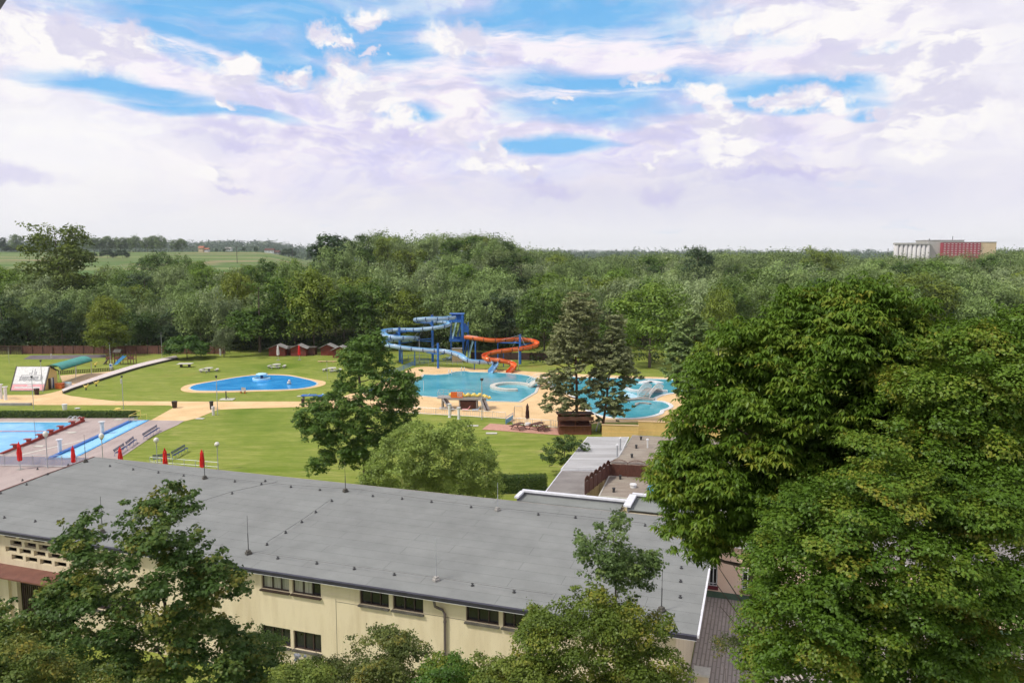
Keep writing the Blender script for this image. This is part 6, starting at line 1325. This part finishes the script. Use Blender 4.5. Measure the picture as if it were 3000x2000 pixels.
for px, py, lab in [(1315, 1096, 'white ladder at the far left rim of the main pool'), (1352, 1088, 'white ladder nearer the grey railing of the main pool')]:
    g = G(px, py); b = MB()
    for s_ in (0, .6): b.tube([(g[0] + s_, g[1] - .6, .0), (g[0] + s_, g[1] - .5, .7), (g[0] + s_, g[1], 1.0), (g[0] + s_, g[1] + .6, .8), (g[0] + s_, g[1] + .7, 0)], .05, 6)
    o = b.build('pool_ladder', 'white'); tag(o, lab, 'pool ladder', 'main pool ladders')
for k, (px, py) in enumerate([(1255, 1137), (1348, 1142), (1300, 1143)]):
    pass
b = MB(); g = G(1241, 1145); b.tube([(g[0], g[1], 0), (g[0], g[1], 1.9)], .05, 5); o = b.build('depth_marker', 'white'); tag(o, 'thin white marker pole in the left part of the main pool', 'pole')
# stage / springboard platform in front of the pool ---------------------------------------------------
g = G(*r3(1080, 1252)); kx = g[1] / 2250 / 3.92 * 1.01; X = lambda a: (a - 1080) * kx
o = thing('sun_deck_stage', 'weathered raised stage with ramps on both sides in front of the main pool', 'stage', g); dz = 1.95
b = MB(); b.box((X(1080), .8, dz), (X(1370) - X(790), 2.6, .14)); b.box((X(1100), -.52, dz - .16), (X(1290) - X(910), .08, .22)); b.build('deck', 'concrete', o)
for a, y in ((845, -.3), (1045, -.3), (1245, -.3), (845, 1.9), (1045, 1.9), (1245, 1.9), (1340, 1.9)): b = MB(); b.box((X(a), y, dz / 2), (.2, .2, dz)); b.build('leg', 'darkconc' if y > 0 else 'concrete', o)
for a0, a1 in ((830, 945), (1268, 1345)):
    b = MB(); b.beam((X(a0) + .6, -.4, dz - .1), (X(a1) + .3, -1.2, .15), 1.2, .06)
    for s_ in (-.62, .62): b.beam((X(a0) + .6, -.4 + s_ * .5, dz), (X(a1) + .3, -1.2 + s_ * .5, .2), .08, .22, 1)
    b.build('ramp', ['factorygrey', 'brownframe'], o)
b = MB()
for y in (2.0,):
    for zz in (1.0, .55): b.tube([(X(795), y, dz + zz), (X(1210), y, dz + zz)], .03, 5)
    for a in (795, 850, 905, 1000, 1100, 1205): b.tube([(X(a), y, dz), (X(a), y, dz + 1.0)], .03, 5)
for a in (795,): b.tube([(X(a), -.4, dz + 1), (X(a), 2.0, dz + 1)], .03, 5); b.tube([(X(a), -.4, dz), (X(a), -.4, dz + 1)], .03, 5); b.tube([(X(a), -.4, dz + 1), (X(905), -.4, dz + .2)], .03, 5)
b.build('handrail', 'steel', o)
b = MB(); b.box((X(1140), 1.0, .75), (2.6, 1.8, 1.2)); o2 = b.build('stored_crates', 'brownwood'); o2.location = (g[0], g[1], 0); tag(o2, 'brown crates stored in the shade under the stage', 'crates')
zd = dz + .07
o = thing('rules_board', 'orange board with rows of pictograms leaning on the stage', 'sign', (g[0] + X(1015), g[1] - .45, zd)); b = MB(); b.box((0, 0, .52), (1.95, .06, .98), m=0); b.build('board', 'orange', o)
b = MB()
for zz in (.85, .58, .31): b.box((-.45, -.036, zz), (.95, .012, .16))
b.build('text_rows', 'orangeout', o); b = MB()
for i_ in range(3):
    for j_ in range(3): b.box((.2 + i_ * .27, -.036, .85 - j_ * .27), (.21, .012, .21), m=0); b.box((.2 + i_ * .27, -.046, .85 - j_ * .27), (.1, .012, .1), m=1)
b.build('pictograms', ['white', 'navy'], o)
wv = [(g[0] + X(925) + (X(1400) - X(925)) * k / 26, g[1] + .3 + .12 * sin(k), zd + .32 + .13 * sin(k * 1.7) - (.35 if k > 22 else 0)) for k in range(27)]
b = MB(); b.tube(wv, [.26 + .06 * sin(k * 1.7) for k in range(27)], 8); o = b.build('yellow_foam_cushions', 'yellow'); tag(o, 'lumpy yellow foam cushions lying along the stage', 'cushions')
for k, (a, yb, m_c) in enumerate([(850, 1250, 'greyblue'), (1225, 1272, 'greyblue'), (1110, 1268, 'pinkband')]):
    q = G(*r3(a, yb)); b = MB(); b.box((0, 0, .3), (1.0, .5, .07)); b.beam((.4, 0, .3), (.8, 0, .8), .5, .06)
    for s_ in (-.4, .4): b.tube([(s_, -.22, 0), (s_, -.22, .3), (s_, .22, .3), (s_, .22, 0)], .03, 5)
    o = b.build('deck_chair', m_c); o.location = q; tag(o, ['greyish deck chair at the left foot of the stage', 'greyish deck chair at the right foot of the stage', 'reddish deck chair in front of the stage'][k], 'deck chair')
# brown timber hut and patio tables ----------------------------------------------------------------------
g = G(1637, 1273); o = thing('timber_hut', 'dark brown timber snack hut beneath the pines', 'hut', g); w_ = 4.6
b = MB(); b.box((w_ / 2, 1.4, .62), (w_, 2.8, 1.25)); b.box((w_ / 2, 2.7, 1.4), (w_, .1, 2.6))
for x in (.08, w_ / 2, w_ - .08): b.box((x, .05, 1.3), (.14, .14, 2.6))
b.build('wall', mat('red_brown_boards', (.13, .04, .02), .8, (.2, .07, .035), 4, stretch=(4, 4, .4)), o); b = MB(); b.box((w_ / 2, 1.3, 2.85), (w_ + .6, 3.6, .1), rx=-.1); b.box((w_ / 2, -.42, 2.4), (w_ + .5, .1, .55)); b.build('roof', 'brownwood', o); b = MB(); b.box((w_ / 2, -.1, 1.3), (w_, .5, .07)); b.build('counter', 'brownwood', o)
def mk_picnic(m='brownwood'):
    o = thing('picnic_table', '', 'picnic table'); b = MB()
    for k in range(4): b.box((0, -.3 + .2 * k, .74), (1.8, .17, .045))
    b.build('tabletop', m, o)
    for y in (-.75, .75): b = MB(); b.box((0, y, .45), (1.8, .28, .045)); b.build('seat', m, o)
    for x in (-.65, .65):
        b = MB(); b.beam((x, -.75, 0), (x, -.2, .73), .08, .06); b.beam((x, .75, 0), (x, .2, .73), .08, .06); b.beam((x, -.8, .4), (x, .8, .4), .08, .06); b.build('leg_frame', m, o)
    return o
pr_ = mk_picnic(); us = [False]
for px, py, rz, lab, s_ in [(1519, 1258, .9, 'reddish folding picnic table left of the brown parasol', 1.1), (1574, 1259, .85, 'dark picnic table right of the brown parasol', 1.25), (1592, 1262, .85, 'smaller dark picnic table nearest the timber hut', .9)]: place(pr_, us, (*G(px, py)[:2], .06), rz, lab, (s_,) * 3, 'picnic tables on the brick patio')
g = G(1752, 1262); o = thing('folding_sign', 'pale blue folding sign at the foot of the leaning pine', 'sign', g); b = MB(); b.beam((-.3, 0, 0), (.1, 0, 1.5), .8, .05); b.build('left_leaf', 'greyblue', o); b = MB(); b.beam((.5, 0, 0), (.1, 0, 1.5), .8, .05); b.build('right_leaf', 'greyblue', o)
b = MB(); g = G(1770, 1264); b.lathe((0, 0, 0), [(.45, 0), (.55, .4), (.5, .9), (.2, 1.1)], 12); o = b.build('covered_barrel', 'brownfab'); o.location = g; tag(o, 'dark round covered barrel right of the leaning pine foot', 'barrel')
# ================================================================ factory and far houses
FD = 980.0; fx = lambda px: (px - 1500) / F * FD * 1.0; fz = lambda py: D(2700, py, FD)[2]
o = thing('grain_silos', 'row of eight tall pale silos on the horizon at the right', 'silos', (fx(2614), FD, terr(fx(2614), FD)), 0, None, True)
x0, x1, zb = fx(2614), fx(2718), 0; r_ = (x1 - x0) / 16
for k in range(8): b = MB(); b.lathe((x0 + r_ * (2 * k + 1), FD + r_, zb), [(r_ * .97, 0), (r_ * .97, fz(716))], 20); b.build('silo', 'silo', o, True)
b = MB(); b.box(((x0 + x1) / 2 + 1, FD + r_, fz(714)), (x1 - x0 + 2, r_ * 2.2, 2.2)); b.build('head_gallery', 'factorygrey', o)
def fblock(name, xa, xb, yt, m, label, y0=0, dep=30):
    o = thing(name, label, 'building', (fx(xa), FD + y0, 0), 0, None, True); b = MB(); b.box(((fx(xa) + fx(xb)) / 2, FD + y0 + dep / 2, fz(yt) / 2), (fx(xb) - fx(xa), dep, fz(yt))); b.build('wall', m, o); b = MB(); b.box(((fx(xa) + fx(xb)) / 2, FD + y0 + dep / 2, fz(yt) + .4), (fx(xb) - fx(xa) + .8, dep + .8, .8)); b.build('roof_edge', 'concrete', o); return o
o = fblock('mill_block', 2716, 2822, 704.5, 'factorygrey', 'tall windowless grey mill block behind the silos', 6)
b = MB(); b.tube([(fx(2793), FD + 10, fz(704)), (fx(2793), FD + 10, fz(691))], .35, 5); b.tube([(fx(2725), FD + 10, fz(704)), (fx(2725), FD + 10, fz(699))], .5, 5); b.build('antenna', 'dark', o)
o = fblock('red_office_block', 2753, 2863, 710.5, 'redblock', 'crimson block with rows of white windows beside the silos', 0, 12)
for r__ in range(6):
    for k in range(10):
        xx = fx(2753) + (fx(2863) - fx(2753)) * (k + .5) / 10; zz = fz(714.5 + 6.6 * r__); b = MB(); b.box((xx, FD - .12, zz), (2.3, .3, .8)); b.build('window', 'whitefab', o)
fblock('cream_block', 2864, 2911, 710, 'factorycream', 'plain cream block right of the crimson block', 2, 22)
def fhouse(px, py, w_, h, roofh, wm, rm, label, d=1430):
    x = (px - 1500) / F * d; z = terr(x, d); zz = max(z, D(px, py, d)[2]); o = thing('far_house', label, 'house', (x, d, zz)); b = MB(); b.box((0, 5, h / 2 - 1), (w_, 9, h + 2)); b.build('wall', wm, o)
    b = MB(); b.add([(-w_ / 2 - .5, -.3, h), (w_ / 2 + .5, -.3, h), (w_ / 2 + .5, 10.3, h), (-w_ / 2 - .5, 10.3, h), (-w_ / 2 - .5, 5, h + roofh), (w_ / 2 + .5, 5, h + roofh)], [(0, 1, 5, 4), (2, 3, 4, 5), (0, 4, 3), (1, 2, 5)]); b.build('roof', rm, o)
    b = MB()
    for k in range(3): b.box((-w_ / 3 + w_ / 3 * k, -.02 + .5, h * .55), (1.5, .1, 1.4))
    b.build('windows', 'glass', o)
fhouse(594, 735, 9, 5.5, 3.5, 'factorycream', 'tile', 'cream house with a reddish roof on the horizon'); fhouse(673, 733, 11, 3, 2.5, 'white', 'concrete', 'white house behind the long far hedge'); fhouse(793, 742, 17, 4.5, 3.5, 'white', 'brownwood', 'low house with a wide brown roof beyond the field'); fhouse(815, 743, 9, 3, 3, 'concrete', 'brownwood', 'small steep roofed house right of the brown roofed one')
fhouse(610, 735, 7, 3.0, 2.5, 'whitefab', 'tile', 'small pale house right of the cream house')
g = G(20, 1008); 
# power poles far away
for px, pyt, pb, d, lab in [(693, 722, 764, 900, 'thin power pole in the middle of the far field'), (856, 716, 742, 1300, 'thin power pole by the far garden tree'), (2283, 731, 745, 900, 'thin mast on the right horizon'), (2602, 728, 742, 900, 'thin mast just left of the silos')]:
    x = (px - 1500) / F * d; p0, p1 = D(px, pb, d), D(px, pyt, d); b = MB(); b.tube([(p1[0], d, terr(x, d)), p1], .35, 4); b.box((p1[0], d, p1[2] - 1), (2.4, .3, .3)); o = b.build('power_pole', 'darkconc'); tag(o, lab, 'pole', 'far poles')
# ================================================================ the nearer trees, each grown in its own volume
def inside(p, poly):
    x, y = p; c = False; n = len(poly)
    for i in range(n):
        a, b_ = poly[i], poly[i - 1]
        if (a[1] > y) != (b_[1] > y) and x < (b_[0] - a[0]) * (y - a[1]) / (b_[1] - a[1]) + a[0]: c = not c
    return c
def dist_edge(p, poly):
    m_ = 1e9; n = len(poly)
    for i in range(n):
        a, b_ = poly[i - 1], poly[i]; dx, dy = b_[0] - a[0], b_[1] - a[1]; t = max(0, min(1, ((p[0] - a[0]) * dx + (p[1] - a[1]) * dy) / (dx * dx + dy * dy + 1e-9)))
        m_ = min(m_, hypot(p[0] - a[0] - dx * t, p[1] - a[1] - dy * t))
    return m_
def grown(name, label, cat, poly, dist, depth, base, n, rad, per, leaf, shape, col, m='leaf', up=.5, jit=.35, flat=.6, drop=None, lower=.2, trunk=.3, bark='bark', nl=60, edge=None, seed=3, group=None, inner=0, core=None, lean=(0, 0), shell=(.55, 1.05), fork=.3, top=.85, whorl=0, thin=None, svar=(.7, 1.25)):
    """crown volume: outline fixes height and breadth at the tree's distance, depth is its real thickness"""
    r = np.random.default_rng(seed); xs = [p[0] for p in poly]; ys = [p[1] for p in poly]; out = []; rp = rad / dist * F; tries = 0
    mx = max(dist_edge((r.uniform(min(xs), max(xs)), r.uniform(min(ys), max(ys))), poly) for _ in range(60)) if False else (min(max(xs) - min(xs), max(ys) - min(ys)) * .42)
    while len(out) < n and tries < n * 60:
        tries += 1; p = (r.uniform(min(xs), max(xs)), r.uniform(min(ys), max(ys)))
        if not inside(p, poly): continue
        if thin and p[1] > thin and r.random() < .55: continue
        de = dist_edge(p, poly); s = r.uniform(*svar)
        if de < rp * s * .7:
            s = max(.45, de / (rp * .7))
            if r.random() < .25: continue
        q = min(1, de / mx); half = depth * sqrt(max(.02, 1 - (1 - q) ** 2))
        side = -1 if r.random() < .6 else 1
        y = dist + side * half * (r.uniform(.6, 1) if r.random() < .65 else r.uniform(0, .6))
        # keep the outline at true size: unproject at the mean distance, then move along the depth axis
        w_ = D(p[0], p[1], dist); k = y / dist; x_, z_ = w_[0] * (1 + (k - 1) * .85), H + (w_[2] - H) * (1 + (k - 1) * .85)
        out.append((x_, y, z_, rad * s, rad * s, rad * s * flat))
    cl = np.array(out); o = thing(name, label, cat, (base[0], base[1], 0), 0, group)
    cl[:, 0] -= base[0]; cl[:, 1] -= base[1]
    c, nn, t = clump_leaves(cl, per, jit, up, shell, lower); tn = None
    if whorl:       # leaves in drooping stars around twig tips
        nt_ = len(c) // whorl; sel_ = rs.permutation(len(c))[:nt_]; tips = c[sel_]; t = t[sel_]; c = np.repeat(tips, whorl, axis=0); a = np.tile(np.arange(whorl) * 2 * pi / whorl, nt_) + np.repeat(rs.uniform(0, 6.28, nt_), whorl); dr = rs.uniform(.5, 1.5, len(a))
        tn = np.stack([np.cos(a), np.sin(a), -dr], 1) + rs.normal(size=(len(a), 3)) * .18; ax = np.stack([np.cos(a) * .6, np.sin(a) * .6, np.ones(len(a))], 1); nn = ax + rs.normal(size=(len(a), 3)) * .2
        c = c + np.stack([np.cos(a), np.sin(a), np.zeros(len(a))], 1) * leaf * .1; t = np.repeat(t * .8, whorl) + rs.random(len(c)) * .2
    elif drop is not None: tn = rs.normal(size=c.shape) * .4 + np.array([0, 0, -drop])
    me = leaf_mesh('crown', c, nn, leaf * rs.uniform(.6, 1.25, len(c)), shape, t, m, tn)
    ob = bpy.data.objects.new('crown', me); C.objects.link(ob); ob.parent = o; ob.color = (*col, 1)
    hgt_ = cl[:, 2].max(); tb = limbs(hgt_, trunk, cl, nl, bend=.25, top=top, fork=fork, lean=lean)
    if core:
        pass
    tb.build('trunk', bark, o); print(name, len(cl), len(c)); return o
K_ = 3000 / 2352
# dark maple in the middle of the lawn
cp_ = [(1075, 968), (1095, 952), (1128, 965), (1135, 1010), (1150, 1040), (1168, 1075), (1195, 1085), (1235, 1085), (1232, 1130), (1222, 1190), (1235, 1210), (1205, 1245), (1150, 1300), (1110, 1350), (1060, 1375), (1010, 1372), (985, 1350), (960, 1385), (900, 1395), (890, 1360), (925, 1330), (945, 1310), (900, 1295), (880, 1305), (878, 1270), (855, 1235), (870, 1195), (905, 1170), (960, 1150), (985, 1110), (995, 1060), (985, 1030), (1010, 1010), (1040, 990)]
b0 = G(1062, 1425); grown('maple_tree', 'large dark green tree standing on the lawn in the middle of the picture', 'tree', cp_, 78, 5.0, b0, 560, .62, 150, .22, 'maple', (.10, .185, .035), up=.5, flat=.6, trunk=.34, nl=90, seed=5, jit=.45)
lp = [(1120, 1290), (1150, 1262), (1180, 1245), (1215, 1228), (1260, 1245), (1290, 1238), (1330, 1232), (1372, 1228), (1385, 1262), (1420, 1280), (1440, 1320), (1462, 1360), (1470, 1400), (1480, 1430), (1470, 1465), (1050, 1430), (1050, 1390), (1075, 1350), (1090, 1320)]
b0 = (D(1265, 1300, 66)[0], 66, 0); grown('broadleaf_tree', 'light green domed tree right behind the rear edge of the grey roof', 'tree', lp, 66, 5.0, b0, 380, .62, 170, .17, 'quad', (.25, .34, .075), up=.35, flat=.75, trunk=.22, nl=60, seed=6, jit=.6, lower=.3)
# pines
pp = [(1660, 862), (1690, 842), (1735, 862), (1765, 920), (1752, 985), (1770, 1020), (1800, 1060), (1790, 1110), (1770, 1160), (1800, 1210), (1760, 1240), (1700, 1235), (1650, 1240), (1600, 1215), (1570, 1180), (1600, 1150), (1568, 1120), (1580, 1080), (1592, 1040), (1610, 1010), (1622, 960), (1635, 930), (1650, 895)]
b0 = G(1681, 1262); grown('pine_tree', 'taller pine with a straight trunk between the two pools', 'tree', pp, b0[1], 4.0, b0, 430, .66, 210, .25, 'tuft', (.27, .29, .13), 'needle', up=.7, jit=.6, flat=.32, trunk=.26, bark='pinebark', nl=80, seed=8, thin=1060, lower=.5, shell=(.2, 1.05), top=.97, fork=.2)
pp = [(1775, 925), (1800, 905), (1835, 935), (1835, 1000), (1850, 1040), (1862, 1080), (1895, 1110), (1870, 1125), (1830, 1140), (1850, 1180), (1885, 1215), (1830, 1225), (1800, 1240), (1770, 1200), (1740, 1190), (1760, 1150), (1745, 1100), (1752, 1050), (1765, 1000), (1778, 965)]
b0 = G(1756, 1264); grown('pine_tree', 'leaning pine with a reddish trunk in front of the right hand pool', 'tree', pp, b0[1], 3.2, b0, 245, .64, 210, .25, 'tuft', (.25, .28, .125), 'needle', up=.7, jit=.6, flat=.32, trunk=.2, bark='pinebark', nl=60, seed=9, thin=1090, lower=.5, lean=(2.1, 0), shell=(.2, 1.05), top=.92, fork=.3)
pp = [(2010, 895), (2050, 920), (2080, 960), (2090, 1150), (2000, 1150), (1965, 1158), (1958, 1110), (1930, 1090), (1950, 1050), (1940, 1020), (1970, 990), (1965, 950), (1990, 925)]
b0 = G(2030, 1215); grown('pine_tree', 'layered pine beside the big tree at the right end of the pool', 'tree', pp, b0[1], 3.0, b0, 260, .8, 230, .29, 'tuft', (.22, .31, .10), 'needle', up=.7, jit=.5, flat=.28, trunk=.22, bark='pinebark', nl=60, seed=10, lower=.5, shell=(.2, 1.05), top=.97)
pp = [(1625, 1285), (1660, 1268), (1700, 1285), (1735, 1310), (1722, 1340), (1690, 1345), (1650, 1362), (1600, 1368), (1578, 1335), (1595, 1305)]
b0 = G(1655, 1400); grown('lawn_bush', 'loose green bush at the lawn corner in front of the pines', 'bush', pp, 86, 1.6, (b0[0], 86, 0), 70, .5, 90, .2, 'quad', (.09, .15, .04), up=.5, flat=.6, trunk=.1, nl=30, seed=12, jit=.5)
# big cherry like tree on the right: long hanging leaves
ch = [(2270, 870), (2290, 835), (2330, 815), (2360, 840), (2400, 850), (2430, 818), (2480, 835), (2530, 820), (2590, 808), (2615, 840), (2630, 880), (2665, 860), (2700, 880), (2740, 900), (2750, 960), (2790, 1000), (2800, 1080), (2790, 1200), (2700, 1300), (2500, 1500), (2300, 1540), (2250, 1600), (2160, 1625), (2085, 1650), (2030, 1640), (1985, 1620), (1925, 1545), (1935, 1500), (1895, 1455), (1905, 1395), (1930, 1330), (1965, 1290), (1970, 1230), (1995, 1150), (2010, 1080), (2060, 1010), (2100, 960), (2130, 925), (2170, 940), (2210, 960), (2240, 920)]
b0 = (5.2, 17.5, 0); grown('cherry_tree', 'huge green tree with long drooping leaves filling the right of the view', 'tree', ch, 17.5, 2.7, (5.9, 17.5, 0), 640, .41, 290, .15, 'long', (.10, .185, .018), 'leafy', up=.55, flat=.62, whorl=7, trunk=.3, nl=120, seed=14, svar=(.5, 1.4), lower=.12, shell=(.6, 1.1), jit=.4)
# right hand maples in front of it
rm = [(2745, 960), (2790, 935), (2830, 905), (2850, 925), (2880, 950), (2920, 925), (2960, 905), (3060, 900), (3060, 1450), (2900, 1470), (2700, 1440), (2600, 1350), (2620, 1240), (2560, 1180), (2600, 1090), (2650, 1050), (2700, 1010)]
grown('hornbeam_tree', 'bright green small leaved tree at the upper right edge', 'tree', rm, 15, 2.2, (8.2, 15, 0), 300, .36, 440, .07, 'quad', (.11, .20, .02), 'leafy', up=.55, flat=.62, trunk=.22, nl=60, seed=15, svar=(.45, 1.5), lower=.1, jit=.45)
rm2 = [(2240, 1490), (2300, 1430), (2340, 1370), (2400, 1400), (2450, 1330), (2500, 1240), (2560, 1250), (2620, 1200), (2690, 1330), (2760, 1290), (2830, 1380), (2900, 1330), (3060, 1360), (3060, 2060), (2190, 2060), (2160, 1960), (2150, 1900), (2180, 1840), (2170, 1760), (2200, 1700), (2150, 1640), (2180, 1590), (2230, 1560)]
grown('hornbeam_tree', 'wide layered green tree filling the lower right corner', 'tree', rm2, 13.6, 2.6, (6.3, 13.6, 0), 620, .34, 460, .064, 'quad', (.095, .18, .018), 'leafy', up=.6, flat=.58, trunk=.25, nl=110, seed=16, svar=(.45, 1.5), lower=.08, jit=.42)
# left maple
lm_ = [(350, 1520), (365, 1450), (400, 1415), (430, 1450), (455, 1420), (500, 1408), (560, 1420), (592, 1430), (590, 1500), (585, 1545), (600, 1590), (640, 1580), (680, 1640), (730, 1680), (735, 1730), (690, 1770), (640, 1790), (700, 1830), (760, 1805), (740, 1850), (790, 1900), (830, 1960), (830, 2060), (-60, 2060), (-60, 1760), (0, 1750), (60, 1745), (110, 1770), (110, 1690), (180, 1690), (200, 1640), (150, 1600), (130, 1580), (190, 1560), (165, 1510), (190, 1480), (225, 1530), (260, 1475), (300, 1495), (310, 1560), (330, 1560)]
grown('maple_tree', 'dark leaved maple with yellow tips in the lower left corner', 'tree', lm_, 20, 2.6, (-9.2, 20, 0), 560, .33, 120, .115, 'maple', (.072, .135, .028), 'leafy', up=.5, flat=.5, trunk=.2, nl=170, seed=18, lower=.2, jit=.45, fork=.45)
# bushes and small trees along the bottom
def low(name, label, poly, dist, base_px, n, rad, per, leaf, col, seed, m='leafy', **k):
    base = (D(base_px, 1950, dist)[0], dist, 0); grown(name, label, 'bush' if 'bush' in name else 'tree', poly, dist, k.pop('depth', 1.5), base, n, rad, per, leaf, k.pop('shape', 'quad'), col, m, trunk=k.pop('trunk', .1), seed=seed, **k)
low('elder_bush', 'bush with rusty tips in the lowest left corner', [(-60, 1880), (60, 1850), (150, 1880), (220, 1930), (330, 1960), (420, 2000), (440, 2060), (-60, 2060)], 15.5, 120, 90, .3, 260, .065, (.10, .15, .03), 21, jit=.6)
low('hazel_bush', 'brownish green rounded bush under the downpipe', [(860, 1960), (900, 1920), (985, 1930), (1000, 1880), (1060, 1850), (1110, 1830), (1160, 1822), (1190, 1850), (1230, 1870), (1270, 1900), (1290, 1960), (1300, 2060), (830, 2060), (800, 2000)], 21, 1080, 130, .38, 260, .075, (.13, .17, .045), 22, jit=.65)
low('dogwood_bush', 'yellowish green bush beside the white blossom', [(780, 2060), (800, 1960), (850, 1935), (920, 1930), (1000, 1960), (1020, 2060)], 18.5, 880, 60, .3, 260, .065, (.16, .22, .04), 23, jit=.6)
low('holly_bush', 'dark glossy green bush at the bottom middle', [(1200, 2060), (1220, 1960), (1265, 1915), (1320, 1905), (1360, 1940), (1420, 1960), (1460, 2060)], 20, 1320, 80, .32, 260, .07, (.085, .18, .025), 24, jit=.6)
low('dogwood_bush', 'light green bush with upright shoots left of the young tree', [(1380, 2060), (1385, 1925), (1390, 1890), (1405, 1900), (1420, 1940), (1445, 1910), (1465, 1905), (1500, 1920), (1560, 1925), (1620, 1960), (1660, 2060)], 19, 1500, 90, .3, 260, .07, (.15, .21, .035), 25, jit=.6)
low('hawthorn_bush', 'tall bush with orange tinted tips in front of the grey roof', [(1515, 1850), (1540, 1800), (1570, 1760), (1600, 1745), (1610, 1780), (1650, 1760), (1670, 1720), (1720, 1705), (1770, 1720), (1800, 1750), (1850, 1760), (1900, 1790), (1960, 1800), (1985, 1850), (1950, 1870), (2000, 1920), (2030, 1980), (2030, 2060), (1530, 2060), (1510, 1960), (1500, 1900)], 20, 1760, 260, .36, 260, .075, (.135, .20, .03), 26, jit=.6, depth=2.0, nl=60)
yt = [(1790, 1510), (1800, 1492), (1835, 1500), (1850, 1530), (1845, 1570), (1855, 1600), (1880, 1620), (1900, 1600), (1935, 1630), (1945, 1660), (1920, 1690), (1925, 1730), (1880, 1730), (1860, 1760), (1830, 1770), (1800, 1720), (1750, 1700), (1700, 1690), (1665, 1670), (1700, 1650), (1690, 1620), (1680, 1590), (1695, 1540), (1730, 1560), (1750, 1530)]
grown('young_maple', 'slender young tree standing in front of the right part of the grey roof', 'tree', yt, 21, 1.3, (D(1822, 1800, 21)[0], 21, 0), 105, .27, 90, .095, 'maple', (.12, .19, .055), 'leaf', up=.4, flat=.7, trunk=.085, nl=90, seed=28, lower=.3, jit=.55, fork=.6, top=.96)
low('hazel_bush', 'green bush behind the dark maple at the cream wall', [(650, 1960), (680, 1880), (720, 1850), (760, 1830), (800, 1840), (835, 1880), (850, 1940), (860, 2060), (640, 2060)], 23, 760, 70, .36, 240, .075, (.10, .17, .035), 29, jit=.6)
# sapling with few leaves over the courtyard
sap = [(2080, 1880), (2110, 1850), (2150, 1850), (2190, 1880), (2180, 1930), (2130, 1930), (2085, 1920)]
grown('sapling', 'thin sapling with few leaves over the paved courtyard', 'tree', sap, 19, .7, (D(2150, 1990, 19)[0], 19, 0), 26, .2, 40, .06, 'quad', (.10, .13, .04), 'leafy', up=.3, flat=.7, trunk=.03, nl=26, seed=31, lower=.3, jit=.7, fork=.7, top=.93)
b = MB(); 
for (p, q, d1, d2) in (((2130, 1690), (2182, 1790), 18.5, 17), ((2100, 1675), (2170, 1760), 19, 17), ((2120, 1765), (2190, 1860), 18, 17)):
    pass
b = MB()
base = D(2420, 2100, 15.5)
for tip, mid in (((2105, 1660), (2190, 1790)), ((2092, 1700), (2185, 1830)), ((2140, 1640), (2200, 1740)), ((2110, 1775), (2200, 1880))):
    t_, m_2 = D(*tip, 17.5), D(*mid, 16.5); b.tube([base, D(2290, (mid[1] + 120), 15.8), m_2, t_], [.04, .03, .018, .007], 5)
o = b.build('bare_branches', 'bark'); tag(o, 'bare arching branches reaching over the courtyard from the lower right tree', 'branches')
g = D(875, 1925, 20.5); b = MB()
for k in range(14): b.ball((g[0] + R.uniform(-.16, .16), g[1] + R.uniform(-.1, .1), g[2] + R.uniform(-.1, .1)), R.uniform(.035, .06), 6)
o = b.build('white_blossom', 'white'); tag(o, 'cluster of white blossom in the bushes by the lower windows', 'flowers')
# the corner of the roof over the viewpoint
p0, p1 = D(-60, 80, 1.6), D(60, -60, 1.6); b = MB(); b.add([D(-12, 49, 1.5), D(33, -20, 1.5), D(33, -20, 3.0), D(-12, 49, 3.0)] + [D(-160, -10, 1.5), D(-100, -160, 1.5), D(-100, -160, 3.0), D(-160, -10, 3.0)], [(0, 1, 2, 3), (4, 5, 6, 7), (0, 1, 5, 4), (3, 2, 6, 7), (0, 3, 7, 4), (1, 2, 6, 5)])
o = b.build('eave_corner', 'black'); tag(o, 'dark corner of the eave above the viewpoint at the top left', 'eave')
